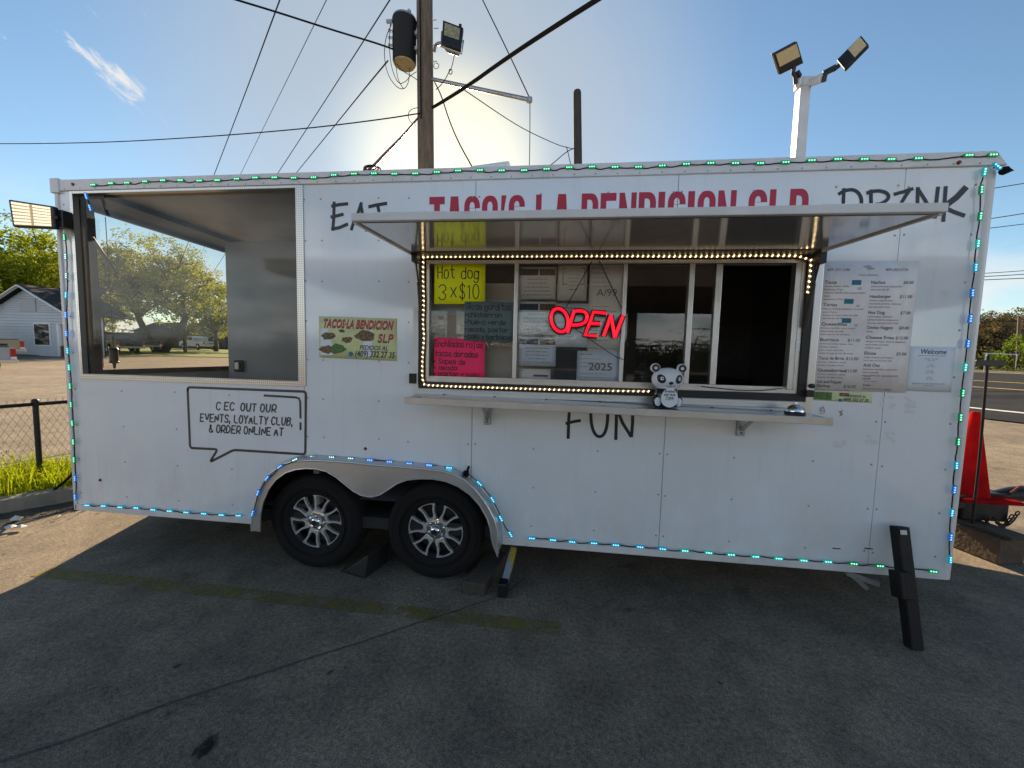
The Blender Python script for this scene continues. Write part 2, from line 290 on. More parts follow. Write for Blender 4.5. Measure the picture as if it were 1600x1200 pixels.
# ------------------------------------------------------------------ mesh builder
ORG = {}
class MB:
    def __init__(s): s.v = []; s.f = []; s.m = []; s.mi = 0
    def add(s, vs, fs):
        b = len(s.v); s.v += [Vector(p) for p in vs]; s.f += [tuple(i+b for i in q) for q in fs]; s.m += [s.mi]*len(fs); return s
    def box(s, x0, x1, y0, y1, z0, z1):
        return s.add([(x0, y0, z0), (x1, y0, z0), (x1, y1, z0), (x0, y1, z0), (x0, y0, z1), (x1, y0, z1), (x1, y1, z1), (x0, y1, z1)],
                     [(0, 3, 2, 1), (4, 5, 6, 7), (0, 1, 5, 4), (1, 2, 6, 5), (2, 3, 7, 6), (3, 0, 4, 7)])
    def hexa(s, lo, hi):           # two quads, bottom and top, same winding
        return s.add(list(lo)+list(hi), [(0, 3, 2, 1), (4, 5, 6, 7), (0, 1, 5, 4), (1, 2, 6, 5), (2, 3, 7, 6), (3, 0, 4, 7)])
    def bar(s, a, b, w, h=None, up=(0, 0, 1)):
        a, b = Vector(a), Vector(b); h = h or w; d = (b-a).normalized(); u = Vector(up)
        if abs(d.dot(u)) > 0.98: u = Vector((0, 1, 0))
        sx = d.cross(u).normalized()*w/2; sz = sx.cross(d).normalized()*h/2
        return s.hexa([a-sx-sz, a+sx-sz, a+sx+sz, a-sx+sz], [b-sx-sz, b+sx-sz, b+sx+sz, b-sx+sz])
    def tube(s, pts, r, n=8, cap=True, r2=None):
        pts = [Vector(p) for p in pts]; k = len(pts); rs = [r + ((r2 if r2 is not None else r)-r)*i/max(1, k-1) for i in range(k)] if not isinstance(r, list) else r
        b = len(s.v); prev = None
        for i, p in enumerate(pts):
            d = (pts[min(i+1, k-1)]-pts[max(i-1, 0)]); d = d.normalized() if d.length > 1e-9 else Vector((0, 0, 1))
            if prev is None:
                u = d.orthogonal().normalized()
            else:
                u = prev - d*prev.dot(d); u = u.normalized() if u.length > 1e-6 else d.orthogonal().normalized()
            prev = u; w = d.cross(u)
            for j in range(n):
                a = 2*math.pi*j/n; s.v.append(p+(u*math.cos(a)+w*math.sin(a))*rs[i])
        for i in range(k-1):
            for j in range(n):
                s.f.append((b+i*n+j, b+i*n+(j+1) % n, b+(i+1)*n+(j+1) % n, b+(i+1)*n+j)); s.m.append(s.mi)
        if cap:
            s.f.append(tuple(b+j for j in reversed(range(n)))); s.f.append(tuple(b+(k-1)*n+j for j in range(n))); s.m += [s.mi]*2
        return s
    def lathe(s, prof, o=(0, 0, 0), ax='z', n=32, cap=False):   # profile of (radius, along axis)
        o = Vector(o); b = len(s.v); k = len(prof)
        for r, t in prof:
            for j in range(n):
                a = 2*math.pi*j/n; c, q = r*math.cos(a), r*math.sin(a)
                s.v.append(o + (Vector((c, q, t)) if ax == 'z' else Vector((c, t, q)) if ax == 'y' else Vector((t, c, q))))
        for i in range(k-1):
            for j in range(n):
                s.f.append((b+i*n+j, b+i*n+(j+1) % n, b+(i+1)*n+(j+1) % n, b+(i+1)*n+j)); s.m.append(s.mi)
        if cap:
            s.f.append(tuple(b+j for j in range(n))); s.f.append(tuple(b+(k-1)*n+j for j in range(n))); s.m += [s.mi]*2
        return s
    def ball(s, c, rx, ry=None, rz=None, n=20, k=12):
        ry = ry or rx; rz = rz or rx; c = Vector(c); b = len(s.v)
        for i in range(k+1):
            t = math.pi*i/k
            for j in range(n):
                a = 2*math.pi*j/n; s.v.append(c+Vector((rx*math.sin(t)*math.cos(a), ry*math.sin(t)*math.sin(a), rz*math.cos(t))))
        for i in range(k):
            for j in range(n):
                s.f.append((b+i*n+j, b+i*n+(j+1) % n, b+(i+1)*n+(j+1) % n, b+(i+1)*n+j)); s.m.append(s.mi)
        return s
    def prism(s, loops, y0, y1, back=True):       # loops of (x,z); first outer, others holes; front face at y0
        loops = [[Vector((a, c, 0)) for a, c in lp] for lp in loops]
        tri = tessellate_polygon(loops); flat = [p for lp in loops for p in lp]; n = len(flat); b = len(s.v)
        s.v += [Vector((p.x, y0, p.y)) for p in flat]+[Vector((p.x, y1, p.y)) for p in flat]
        for t in tri:
            s.f.append((b+t[0], b+t[1], b+t[2])); s.m.append(s.mi)
            if back: s.f.append((b+n+t[2], b+n+t[1], b+n+t[0])); s.m.append(s.mi)
        o = 0
        for lp in loops:
            k = len(lp)
            for i in range(k):
                j = (i+1) % k; s.f.append((b+o+i, b+o+j, b+n+o+j, b+n+o+i)); s.m.append(s.mi)
            o += k
        return s
    def flat(s, pts): return s.add(pts, [tuple(range(len(pts)))])
    def xf(s, mtx, a=0):
        for i in range(a, len(s.v)): s.v[i] = mtx @ s.v[i]
        return s
    def mesh(s, name, mats, org=(0, 0, 0), smooth=None, recalc=True):
        o = Vector(org); me = bpy.data.meshes.new(name); me.from_pydata([tuple(p-o) for p in s.v], [], s.f)
        if not isinstance(mats, (list, tuple)): mats = [mats]
        for m in mats: me.materials.append(m)
        me.polygons.foreach_set('material_index', s.m)
        if recalc:
            bm = bmesh.new(); bm.from_mesh(me); bmesh.ops.remove_doubles(bm, verts=bm.verts, dist=1e-6); bmesh.ops.recalc_face_normals(bm, faces=bm.faces); bm.to_mesh(me); bm.free()
        if smooth:
            me.shade_smooth(); me.set_sharp_from_angle(angle=R_(smooth))
        me.update(); return me
    def part(s, name, mats, parent, smooth=None, bevel=0, label=None, kind=None, recalc=True):
        ob = bpy.data.objects.new(name, s.mesh(name, mats, ORG[parent.name], smooth, recalc)); COL.objects.link(ob); ob.parent = parent; ORG[ob.name] = ORG[parent.name]
        if label: ob['label'] = label
        if kind: ob['kind'] = kind
        if bevel: bev(ob, bevel)
        return ob
    def single(s, name, mats, label=None, cat=None, loc=(0, 0, 0), group=None, kind=None, smooth=None, bevel=0, recalc=True):
        ob = bpy.data.objects.new(name, s.mesh(name, mats, loc, smooth, recalc)); COL.objects.link(ob); ob.location = loc; ORG[ob.name] = Vector(loc)
        if label: ob['label'] = label
        if cat: ob['category'] = cat
        if group: ob['group'] = group
        if kind: ob['kind'] = kind
        if bevel: bev(ob, bevel)
        return ob
def bev(ob, w, seg=2):
    m = ob.modifiers.new('edge', 'BEVEL'); m.width = w; m.segments = seg; m.limit_method = 'ANGLE'; m.angle_limit = R_(35)
def thing(name, label, cat, loc=(0, 0, 0), group=None):
    o = bpy.data.objects.new(name, None); COL.objects.link(o); o.location = loc; o.empty_display_size = 0.2; o['label'] = label; o['category'] = cat; ORG[o.name] = Vector(loc)
    if group: o['group'] = group
    return o
def put(name, me, parent, loc, rot=(0, 0, 0), label=None):       # a part that shares mesh data; loc in world
    ob = bpy.data.objects.new(name, me); COL.objects.link(ob); ob.parent = parent; ob.location = Vector(loc)-ORG[parent.name]; ob.rotation_euler = rot
    if label: ob['label'] = label
    return ob
def sag(a, b, d, n=14):
    a, b = Vector(a), Vector(b); return [a.lerp(b, i/n)-Vector((0, 0, 4*d*(i/n)*(1-i/n))) for i in range(n+1)]
def smooth_pts(p, it=2):
    for _ in range(it):
        q = [p[0]]
        for a, b in zip(p, p[1:]): q += [tuple(a[i]*.75+b[i]*.25 for i in range(len(a))), tuple(a[i]*.25+b[i]*.75 for i in range(len(a)))]
        p = q+[p[-1]]
    return p

# ------------------------------------------------------------------ writing: a stroke alphabet for hand lettering, the built-in face for print
G = {'A': "02 28 42,14 34", 'B': "02 08 38 47 36 05,36 44 32 02", 'C': "47 38 18 06 04 12 32 43", 'D': "02 08 28 46 44 22 02", 'E': "08 02,08 48,05 35,02 42", 'F': "08 02,08 48,05 35",
     'G': "47 38 18 06 04 12 32 44 24", 'H': "02 08,42 48,05 45", 'I': "02 08", 'K': "08 02,48 05,05 42", 'L': "08 02 42", 'M': "02 08 24 48 42", 'N': "02 08 42 48", 'O': "18 06 04 12 32 44 46 38 18",
     'P': "02 08 38 47 45 34 04", 'Q': "18 06 04 12 32 44 46 38 18,33 41", 'R': "02 08 38 47 45 34 04,14 42", 'S': "47 38 18 07 15 35 43 32 12 03", 'T': "08 48,28 22", 'U': "08 04 12 32 44 48", 'V': "08 22 48",
     'W': "08 12 25 32 48", 'X': "08 42,48 02", 'Y': "08 25 48,25 22", 'Z': "08 48 02 42",
     'a': "45 36 16 05 03 12 32 43,46 42", 'b': "08 02,05 16 36 45 43 32 12 03", 'c': "45 36 16 05 03 12 32 43", 'd': "45 36 16 05 03 12 32 43,48 42", 'e': "04 44 45 36 16 05 03 12 32 43", 'f': "48 38 27 22,06 46",
     'g': "45 36 16 05 03 12 32 43,46 41 30 10 01", 'h': "08 02,05 16 36 45 42", 'i': "06 02,08 07", 'j': "26 21 10 00,28 27", 'k': "08 02,46 04,14 42", 'l': "08 02", 'm': "06 02,05 16 25 22,25 36 45 42", 'n': "06 02,05 16 36 45 42",
     'o': "16 05 03 12 32 43 45 36 16", 'p': "06 00,05 16 36 45 43 32 12 03", 'q': "45 36 16 05 03 12 32 43,46 40", 'r': "06 02,04 16 36 45", 's': "45 36 16 05 14 34 43 32 12 03", 't': "28 23 32 42,06 46", 'u': "06 03 12 32 43,46 42",
     'v': "06 22 46", 'w': "06 12 25 32 46", 'x': "06 42,46 02", 'y': "06 23,46 00", 'z': "06 46 02 42", '&': "43 32 12 03 04 27 18 07 42",
     '0': "18 06 04 12 32 44 46 38 18", '1': "07 18 12", '2': "07 18 38 46 02 42", '3': "07 18 38 46 25,25 44 32 12 03", '4': "32 38 04 44", '5': "48 08 05 35 44 32 02", '6': "38 06 03 12 32 44 35 05", '7': "08 48 12", '8': "25 07 18 38 47 25 03 12 32 43 25", '9': "44 05 07 18 38 46 32",
     '$': "47 38 18 07 15 35 43 32 12 03,29 21", ',': "03 01", '.': "02 03", '*': "04 24 25 05 04", "'": "08 06", '-': "05 35", '(': "28 06 04 22", ')': "08 26 24 02"}
NARROW = {'i': 0.6, 'l': 0.6, 'I': 0.7, ',': 0.8, '.': 0.8, "'": 0.8, '*': 3.0, '1': 1.6, '(': 2.2, ')': 2.2, '-': 3.4}
def ribbon(mb, pts, w, plane, lift):
    """one stroke as a strip: pts in (u,v), plane(u,v,lift)->point"""
    n = len(pts)
    if n < 2: return
    L, Rr = [], []
    for i in range(n):
        a = pts[max(i-1, 0)]; b = pts[min(i+1, n-1)]; dx, dy = b[0]-a[0], b[1]-a[1]; l = math.hypot(dx, dy) or 1e-9
        nx, ny = -dy/l*w/2, dx/l*w/2; ex, ey = (0, 0)
        if i == 0: ex, ey = -dx/l*w*.3, -dy/l*w*.3
        if i == n-1: ex, ey = dx/l*w*.3, dy/l*w*.3
        x, y = pts[i][0]+ex, pts[i][1]+ey
        L.append((x+nx, y+ny)); Rr.append((x-nx, y-ny))
    b = len(mb.v)
    for (lx, ly), (rx, ry) in zip(L, Rr): mb.v += [plane(lx, ly, lift), plane(rx, ry, lift)]
    for i in range(n-1): mb.f.append((b+2*i, b+2*i+1, b+2*i+3, b+2*i+2)); mb.m.append(mb.mi)
def hand(mb, text, u, v, h, w, plane, width=None, shear=0.0, jit=0.0, gap=1.7, soft=2, seed=1, xs=1.0):
    """hand lettering: baseline at (u,v), capital height h, stroke width w; width squeezes the line to that length"""
    rg = random.Random(seed); s = h/6.0; pos = []; x = 0.0
    for ch in text:
        pos.append(x); x += (2.6 if ch == ' ' else NARROW.get(ch, 4.0)+gap)*xs
    total = (x-gap*xs)*s; k = (width/total) if width else 1.0
    for i, ch in enumerate(text):
        if ch == ' ' or ch not in G: continue
        jy = rg.uniform(-jit, jit)*6; js = 1+rg.uniform(-jit, jit); sh = shear+rg.uniform(-jit, jit)
        for si, st in enumerate(G[ch].split(',')):
            pts = []
            for c in st.split():
                gx, gy = int(c[0])*xs*js+rg.uniform(-jit, jit)*3, (int(c[1])-2)*js+jy+rg.uniform(-jit, jit)*3
                pts.append((u+(pos[i]+gx)*s*k+gy*s*sh, v+gy*s))
            if len(pts) > 3: pts = smooth_pts(pts, soft)
            elif len(pts) == 3: pts = smooth_pts(pts, 1)
            if len(pts) == 2: pts = [pts[0], ((pts[0][0]+pts[1][0])/2, (pts[0][1]+pts[1][1])/2), pts[1]]
            ribbon(mb, pts, w, plane, 0.0003*(1+(si+i) % 4))
_tcache = {}
def glyphs(text, bold):
    key = (text, bold)
    if key not in _tcache:
        c = bpy.data.curves.new('t', 'FONT'); c.body = text; c.size = 1.0; c.fill_mode = 'FRONT'; c.offset = bold; c.resolution_u = 3
        o = bpy.data.objects.new('t', c); COL.objects.link(o); dg = bpy.context.evaluated_depsgraph_get(); me = bpy.data.meshes.new_from_object(o.evaluated_get(dg))
        _tcache[key] = ([v.co.copy() for v in me.vertices], [tuple(p.vertices) for p in me.polygons])
        bpy.data.objects.remove(o); bpy.data.curves.remove(c); bpy.data.meshes.remove(me)
    return _tcache[key]
def print_text(mb, text, u, v, h, plane, width=None, bold=0.0, shear=0.0, lift=0.0006, align='l', slope=0.0):
    """printed text, baseline (u,v), cap height h; width fits the line to that length"""
    vs, fs = glyphs(text, bold)
    if not vs: return
    x0 = min(p.x for p in vs); x1 = max(p.x for p in vs); s = h/0.69
    kx = width/((x1-x0)) if width else s; tw = (x1-x0)*kx
    u0 = u - (tw/2 if align == 'c' else tw if align == 'r' else 0)
    mb.add([plane(u0+(p.x-x0)*kx+p.y*s*shear, v+p.y*s+(p.x-x0)*kx*slope, lift) for p in vs], fs)
def wallplane(y):                              # flat on a sheet that faces the viewer at depth y
    return lambda u, v, l: Vector((u, y-l, v))
# ================================================================== SETTING
def sstep(t, a, b):
    t = max(0, min(1, (t-a)/(b-a))); return t*t*(3-2*t)
def gz(x, y):
    dx, dy = x-CAM.x, y-CAM.y; rho = math.hypot(dx, dy)
    if rho < 8: return 0.0
    s = 0.020+0.010*sstep(dx/rho, -0.5, 0.6)
    z = s*(rho-8)*sstep(dy/rho, -0.1, 0.4)
    return z if z < 1.1 else 1.1+0.35*(1-math.exp(-(z-1.1)/0.35))
def gpt(px, py):                       # where the line of sight through a pixel meets the ground
    v = ray(px, py); t = 1.0
    while t < 300:
        p = CAM+v*t
        if p.z <= gz(p.x, p.y): return Vector((p.x, p.y, gz(p.x, p.y)))
        t *= 1.004
    return CAM+v*120
def ground_at(px, d):                  # ground point in the direction of a picture column at depth d
    p = CAM+ray(px, 555)*d; return Vector((p.x, p.y, gz(p.x, p.y)))

def ground_mat():
    m = bpy.data.materials.new('lot_concrete'); m.use_nodes = True; t = m.node_tree; p = t.nodes['Principled BSDF']; L = t.links
    co = t.nodes.new('ShaderNodeTexCoord')
    def noise(s, d=6, r=0.6, dist=0.0):
        n = t.nodes.new('ShaderNodeTexNoise'); n.inputs['Scale'].default_value = s; n.inputs['Detail'].default_value = d; n.inputs['Roughness'].default_value = r; n.inputs['Distortion'].default_value = dist
        L.new(co.outputs['Object'], n.inputs['Vector']); return n.outputs['Fac']
    def ramp(f, a, ca, b, cb):
        r = t.nodes.new('ShaderNodeValToRGB'); L.new(f, r.inputs[0]); e = r.color_ramp.elements; e[0].position = a; e[1].position = b; e[0].color = (*ca, 1); e[1].color = (*cb, 1); return r.outputs[0]
    def mul(a, b, f=1.0):
        x = t.nodes.new('ShaderNodeMix'); x.data_type = 'RGBA'; x.blend_type = 'MULTIPLY'; x.inputs['Factor'].default_value = f; L.new(a, x.inputs['A']); L.new(b, x.inputs['B']); return x.outputs['Result']
    c = ramp(noise(0.55, 7, 0.62, 0.6), 0.32, (0.192, 0.159, 0.124), 0.72, (0.304, 0.252, 0.192))
    c = mul(c, ramp(noise(3.2, 7, 0.72), 0.32, (0.62, 0.62, 0.65), 0.66, (1.16, 1.15, 1.12)))
    c = mul(c, ramp(noise(48, 5, 0.75), 0.30, (0.45, 0.45, 0.47), 0.64, (1.25, 1.25, 1.22)))
    c = mul(c, ramp(noise(190, 3, 0.6), 0.32, (0.42, 0.42, 0.42), 0.62, (1.3, 1.3, 1.28)))
    v = t.nodes.new('ShaderNodeTexVoronoi'); v.inputs['Scale'].default_value = 2.4; v.inputs['Randomness'].default_value = 1.0; L.new(co.outputs['Object'], v.inputs['Vector'])
    c = mul(c, ramp(v.outputs['Distance'], 0.028, (0.45, 0.42, 0.4), 0.05, (1, 1, 1)))
    c = mul(c, ramp(noise(1.3, 5, 0.5, 2.2), 0.66, (1, 1, 1), 0.74, (0.66, 0.64, 0.62)))
    L.new(c, p.inputs['Base Color']); p.inputs['Roughness'].default_value = 0.92; p.inputs['Specular IOR Level'].default_value = 0.25
    b = t.nodes.new('ShaderNodeBump'); b.inputs['Strength'].default_value = 0.5; b.inputs['Distance'].default_value = 0.006; L.new(noise(120, 5, 0.75), b.inputs['Height']); L.new(b.outputs[0], p.inputs['Normal'])
    return m
M['lot'] = ground_mat()
M['asphalt'] = mat('road_asphalt', (0.034, 0.036, 0.040), 0.95, var=0.25, vscale=1.2, spec=0.05)
M['line_white'] = mat('road_paint_white', (0.6, 0.6, 0.58), 0.7, var=0.25, vscale=5)
M['line_yellow'] = mat('road_paint_yellow', (0.50, 0.34, 0.06), 0.7, var=0.25, vscale=5)
M['lawn'] = mat('lawn', (0.15, 0.20, 0.028), 0.95, var=0.5, vscale=1.5, bump=0.8, bscale=14)
M['verge'] = mat('dry_verge', (0.10, 0.105, 0.045), 0.95, var=0.5, vscale=1.2, bump=0.8, bscale=14)
M['dirt'] = mat('dirt', (0.075, 0.066, 0.055), 0.95, var=0.6, vscale=9, bump=0.6, bscale=60)
def worn(name, col, th):
    m = bpy.data.materials.new(name); m.use_nodes = True; t = m.node_tree; p = t.nodes['Principled BSDF']; p.inputs['Base Color'].default_value = (*col, 1); p.inputs['Roughness'].default_value = 0.85
    co = t.nodes.new('ShaderNodeTexCoord'); n = t.nodes.new('ShaderNodeTexNoise'); n.inputs['Scale'].default_value = 7; n.inputs['Detail'].default_value = 9; n.inputs['Roughness'].default_value = 0.75; t.links.new(co.outputs['Object'], n.inputs['Vector'])
    q = t.nodes.new('ShaderNodeMapRange'); t.links.new(n.outputs['Fac'], q.inputs['Value']); q.inputs['From Min'].default_value = th-0.14; q.inputs['From Max'].default_value = th+0.14; q.inputs['To Max'].default_value = 0.85
    t.links.new(q.outputs[0], p.inputs['Alpha']); return m

# the ground: one sheet out to the horizon
B = MB(); rad = [0.01]+[0.5*i for i in range(1, 17)]+[8+1.0*i for i in range(1, 60)]+[75, 90, 120, 180, 300, 600, 1200]; NA = 180
for r in rad:
    for j in range(NA):
        a = 2*math.pi*j/NA; x, y = CAM.x+r*math.cos(a), CAM.y+r*math.sin(a); B.v.append(Vector((x, y, gz(x, y))))
for i in range(len(rad)-1):
    for j in range(NA): B.f.append((i*NA+j, (i+1)*NA+j, (i+1)*NA+(j+1) % NA, i*NA+(j+1) % NA)); B.m.append(0)
B.single('ground', M['lot'], kind='structure', smooth=80, recalc=False)
def sheet(name, mt, fn, n, m, lift, kind='structure'):     # fn(s,t in 0..1)->(x,y)
    B = MB()
    for i in range(n+1):
        for j in range(m+1):
            x, y = fn(i/n, j/m); B.v.append(Vector((x, y, gz(x, y)+lift)))
    for i in range(n):
        for j in range(m): a = i*(m+1)+j; B.f.append((a, a+1, a+m+2, a+m+1)); B.m.append(0)
    o = B.single(name, mt, kind=kind, smooth=80, recalc=False)
    for p in o.data.polygons:
        if p.normal.z < 0: o.data.flip_normals(); break
    return o
# the road on the right, running away beyond the lot
RD = Vector((-0.42, 0.907, 0)).normalized(); RN = Vector((RD.y, -RD.x, 0))
def rpt(off, t): p = CAM+RN*off+RD*t; return (p.x, p.y)
sheet('road', M['asphalt'], lambda s, t: rpt(14.3+28.3*s, -60+140*t), 40, 140, 0.03)
for nm, mt, o0, w in (('edge_line', 'line_white', 16.2, 0.30), ('centre_line', 'line_yellow', 25.2, 0.30), ('centre_line', 'line_yellow', 30.2, 0.32), ('edge_line', 'line_white', 41.4, 0.35)):
    sheet(nm, M[mt], lambda s, t: rpt(o0+w*s, -60+140*t), 1, 140, 0.045)
sheet('verge', M['verge'], lambda s, t: rpt(42.7+45*s, -60+140*t), 40, 120, 0.035)
# the lawn across the street on the left
LE = [(-90, 4), (-50, 14), (-33, 19.6), (-29.5, 26), (-22, 31), (-8, 36)]
def lfn(s, t):
    k = t*(len(LE)-1); i = min(int(k), len(LE)-2); f = k-i; x = LE[i][0]*(1-f)+LE[i+1][0]*f; y = LE[i][1]*(1-f)+LE[i+1][1]*f
    return (x-14*s, y+42*s)
sheet('lawn', M['lawn'], lfn, 40, 60, 0.04)
# worn yellow bay line and the joint that crosses the slab
Y0, Y1 = gpt(40, 905), gpt(875, 973)
sheet('parking_stripe', worn('worn_yellow_paint', (0.22, 0.175, 0.04), 0.50), lambda s, t: (Y0.x+(Y1.x-Y0.x)*t, -0.375-0.03*t+0.105*s), 1, 60, 0.004)
J = [gpt(*p) for p in ((-40, 1206), (0, 1193), (150, 1142), (300, 1088), (450, 1040), (600, 992), (700, 960), (786, 932), (820, 905))]
B = MB()
pw = [(p.x, p.y) for p in J]; pw = smooth_pts(pw, 1)
ribbon(B, pw, 0.008, lambda u, v, l: Vector((u+0.004*math.sin(u*37), v+0.004*math.sin(u*53), 0.004)), 0)
B.single('slab_joint', mat('joint_filler', (0.085, 0.077, 0.068), 0.95), kind='structure')
for pts in (((1010, 910), (1060, 960), (1150, 1010), (1190, 1040)),):
    B = MB(); ribbon(B, smooth_pts([(gpt(*p).x, gpt(*p).y) for p in pts], 2), 0.0035, lambda u, v, l: Vector((u+0.006*math.sin(u*41), v+0.006*math.sin(u*29), 0.004)), 0)
    B.single('slab_crack', mat('crack', (0.085, 0.078, 0.07), 0.95), kind='structure')

# loose grit swept about the slab
random.seed(23); B = MB()
for _ in range(2600):
    x, y = rnd(-1.2, 8.5), -2.3+3.6*random.random()**.8; s = rnd(.0015, .0042)*(1.6 if random.random() < .06 else 1); a = rnd(0, 6.3); c, q = math.cos(a)*s, math.sin(a)*s
    B.add([(x+c, y+q, .001), (x-q*.8, y+c*.8, .001), (x-c, y-q*.9, .001), (x+q*.9, y-c, .001), (x+s*.1, y, .001+s*.9)], [(0, 1, 4), (1, 2, 4), (2, 3, 4), (3, 0, 4)])
B.single('grit', mat('grit_stone', (.30, .28, .25), .9, var=.5, vscale=30), kind='stuff', recalc=False)
# left: kerb, dirt gutter, grass strip
kd = Vector((0.565, 0.825, 0)); kn = Vector((-0.825, 0.565, 0)); k0 = Vector((-1.30, 0.37, 0))
B = MB(); prof = [(0, 0), (0.012, 0.10), (0.03, 0.125), (0.15, 0.13), (0.17, 0.0)]
ts = [-3.0+0.25*i for i in range(36)]
for t in ts:
    for q, z in prof: B.v.append(k0+kd*t+kn*q+Vector((0, 0, z)))
n = len(prof)
for i in range(len(ts)-1):
    for j in range(n-1): B.f.append((i*n+j, i*n+j+1, (i+1)*n+j+1, (i+1)*n+j)); B.m.append(0)
B.single('kerb', M['concrete_kerb'], kind='structure', smooth=40)
B = MB()
for i in range(22):
    for j in range(3):
        p = k0+kd*(-2.5+0.2*i)-kn*(0.16*j+0.03*math.sin(i*1.7)*(j > 0)-0.0); B.v.append(Vector((p.x, p.y, 0.012-0.004*j)))
for i in range(21):
    for j in range(2): a = i*3+j; B.f.append((a, a+1, a+4, a+3)); B.m.append(0)
B.single('dirt_gutter', M['dirt'], kind='structure', recalc=True)
B = MB()
for i in range(30):
    for j in range(6):
        p = k0+kd*(-3+0.27*i)+kn*(0.16+0.22*j); B.v.append(Vector((p.x, p.y, 0.12-0.01*j)))
for i in range(29):
    for j in range(5): a = i*6+j; B.f.append((a, a+1, a+7, a+6)); B.m.append(0)
B.single('grass_strip', M['lawn'], kind='structure')
# weeds along the kerb and fence
def blades(B, o, n, h, spread, lean=0.35, w=0.012):
    for _ in range(n):
        a = rnd(0, 6.283); r = spread*math.sqrt(random.random()); p = o+Vector((r*math.cos(a), r*math.sin(a), 0)); hh = h*rnd(0.5, 1.2); d = Vector((rnd(-1, 1), rnd(-1, 1), 0))*lean*hh; s = Vector((rnd(-1, 1), rnd(-1, 1), 0)).normalized()*w*rnd(0.6, 1.5)
        m = p+d*0.4+Vector((0, 0, hh*0.6)); B.add([p-s, p+s, m+s*0.8, m-s*0.8], [(0, 1, 2, 3)]); e = p+d+Vector((0, 0, hh)); B.add([m-s*.8, m+s*.8, e], [(0, 1, 2)])
def leafquad(B, c, s):
    u = Vector((rnd(-1, 1), rnd(-1, 1), rnd(-1, 1))).normalized(); v = u.orthogonal().normalized(); v = (Matrix.Rotation(rnd(0, 6.28), 3, u) @ v); w = u.cross(v)
    B.add([c-v*s, c+w*s*0.45, c+v*s, c-w*s*0.45], [(0, 1, 2, 3)])
B = MB()
for i in range(900):
    p = k0+kd*rnd(-2.6, 4)+kn*(0.19+1.15*random.random()**1.4); p.z = 0.10; hs = 2.6 if i % 23 == 0 else 1.0
    blades(B, p, 16, rnd(0.08, 0.24)*(1.5 if hs > 1 else 1), 0.10, w=.005)
    for _ in range(34): leafquad(B, p+Vector((rnd(-.11, .11), rnd(-.11, .11), rnd(0.0, .19*hs))), rnd(0.006, 0.015))
B.single('weeds', M['weed'], kind='stuff', recalc=False)

# ------------------------------------------------------------------ trees
def crown(B, blobs, n, leaf):
    tot = sum(r[3]*r[4]*r[5] for r in blobs)
    for cx, cy, cz, rx, ry, rz in blobs:
        k = int(n*rx*ry*rz/tot)
        subs = [(rnd(-1, 1), rnd(-1, 1), rnd(-1, 1)) for _ in range(max(4, k//55))]
        for sx, sy, sz in subs:
            l = math.sqrt(sx*sx+sy*sy+sz*sz) or 1; f = rnd(0.55, 1.02)/l; c = Vector((cx+sx*f*rx, cy+sy*f*ry, cz+sz*f*rz)); rr = rnd(0.16, 0.30)*min(rx, rz)
            for _ in range(55):
                q = Vector((random.gauss(0, 1), random.gauss(0, 1), random.gauss(0, 0.8)))*rr*0.55; leafquad(B, c+q, leaf*rnd(0.6, 1.3))
def limbs(B, base, tips, r):
    for t, rr in tips:
        t = Vector(t); m = base.lerp(t, 0.5)+Vector((rnd(-.3, .3), rnd(-.3, .3), rnd(-.2, .4)))*min(1.0, (t-base).length*0.15); B.tube([base, base.lerp(m, .5), m, m.lerp(t, .5)+Vector((rnd(-.1, .1), rnd(-.1, .1), 0)), t], rr*r, 6, r2=rr*r*0.25)
def tree(name, label, base, h, w, leafm, n=9000, leaf=0.22, trunk_h=0.28, group=None, lobes=9, flat=0.75, seed=1, trunks=((0, 0),), sparse=False, cat='tree'):
    random.seed(seed); T = thing(name, label, cat, base, group); b = Vector(base)
    ch = h*(1-trunk_h*0.8); cz = b.z+h-ch*0.5; blobs = []
    for i in range(lobes):
        a = 6.283*i/lobes+rnd(-.3, .3); rr = rnd(0.25, 0.62)*w*0.5
        blobs.append((b.x+rr*math.cos(a), b.y+rr*math.sin(a), cz+rnd(-0.28, 0.18)*ch-0.12*ch*(rr/(w*.5)), w*rnd(0.17, 0.27), w*rnd(0.17, 0.27), ch*rnd(0.2, 0.32)*flat/0.75))
    blobs.append((b.x, b.y, cz+ch*0.16, w*0.26, w*0.26, ch*0.32))
    B = MB(); crown(B, blobs, n, leaf); cr = B.part('crown', leafm, T, recalc=False)
    B = MB()
    for tx, ty in trunks:
        fork = b+Vector((tx*w*0.5, ty*w*0.3, h*trunk_h)); f0 = b+Vector((tx*0.6, ty*0.6, -0.1))
        B.tube([f0, f0.lerp(fork, .35)+Vector((tx*.3, 0, 0)), f0.lerp(fork, .7)+Vector((rnd(-.12, .12), 0, 0)), fork], [0.032*h, 0.027*h, 0.024*h, 0.02*h], 10)
        limbs(B, fork, [((x+rnd(-.3, .3), y, z+rnd(-.2, .3)*rz), rnd(0.7, 1.0)) for x, y, z, rx, ry, rz in random.sample(blobs, min(len(blobs), 7))], 0.017*h)
        for x, y, z, rx, ry, rz in blobs:
            c = Vector((x, y, z)); limbs(B, c.lerp(fork, .45), [((x+rnd(-1, 1)*rx, y+rnd(-1, 1)*ry, z+rnd(-.6, 1)*rz), 0.5) for _ in range(7 if sparse else 3)], 0.012*h)
    B.part('trunk', M['bark'], T, smooth=60); return T
random.seed(11)
tree('tree', 'tall bright yellow-green tree rising behind the white house', ground_at(28, 39), 13.2, 21, M['leaf_y'], 34000, 0.17, lobes=14, seed=5, group='trees beyond the street')
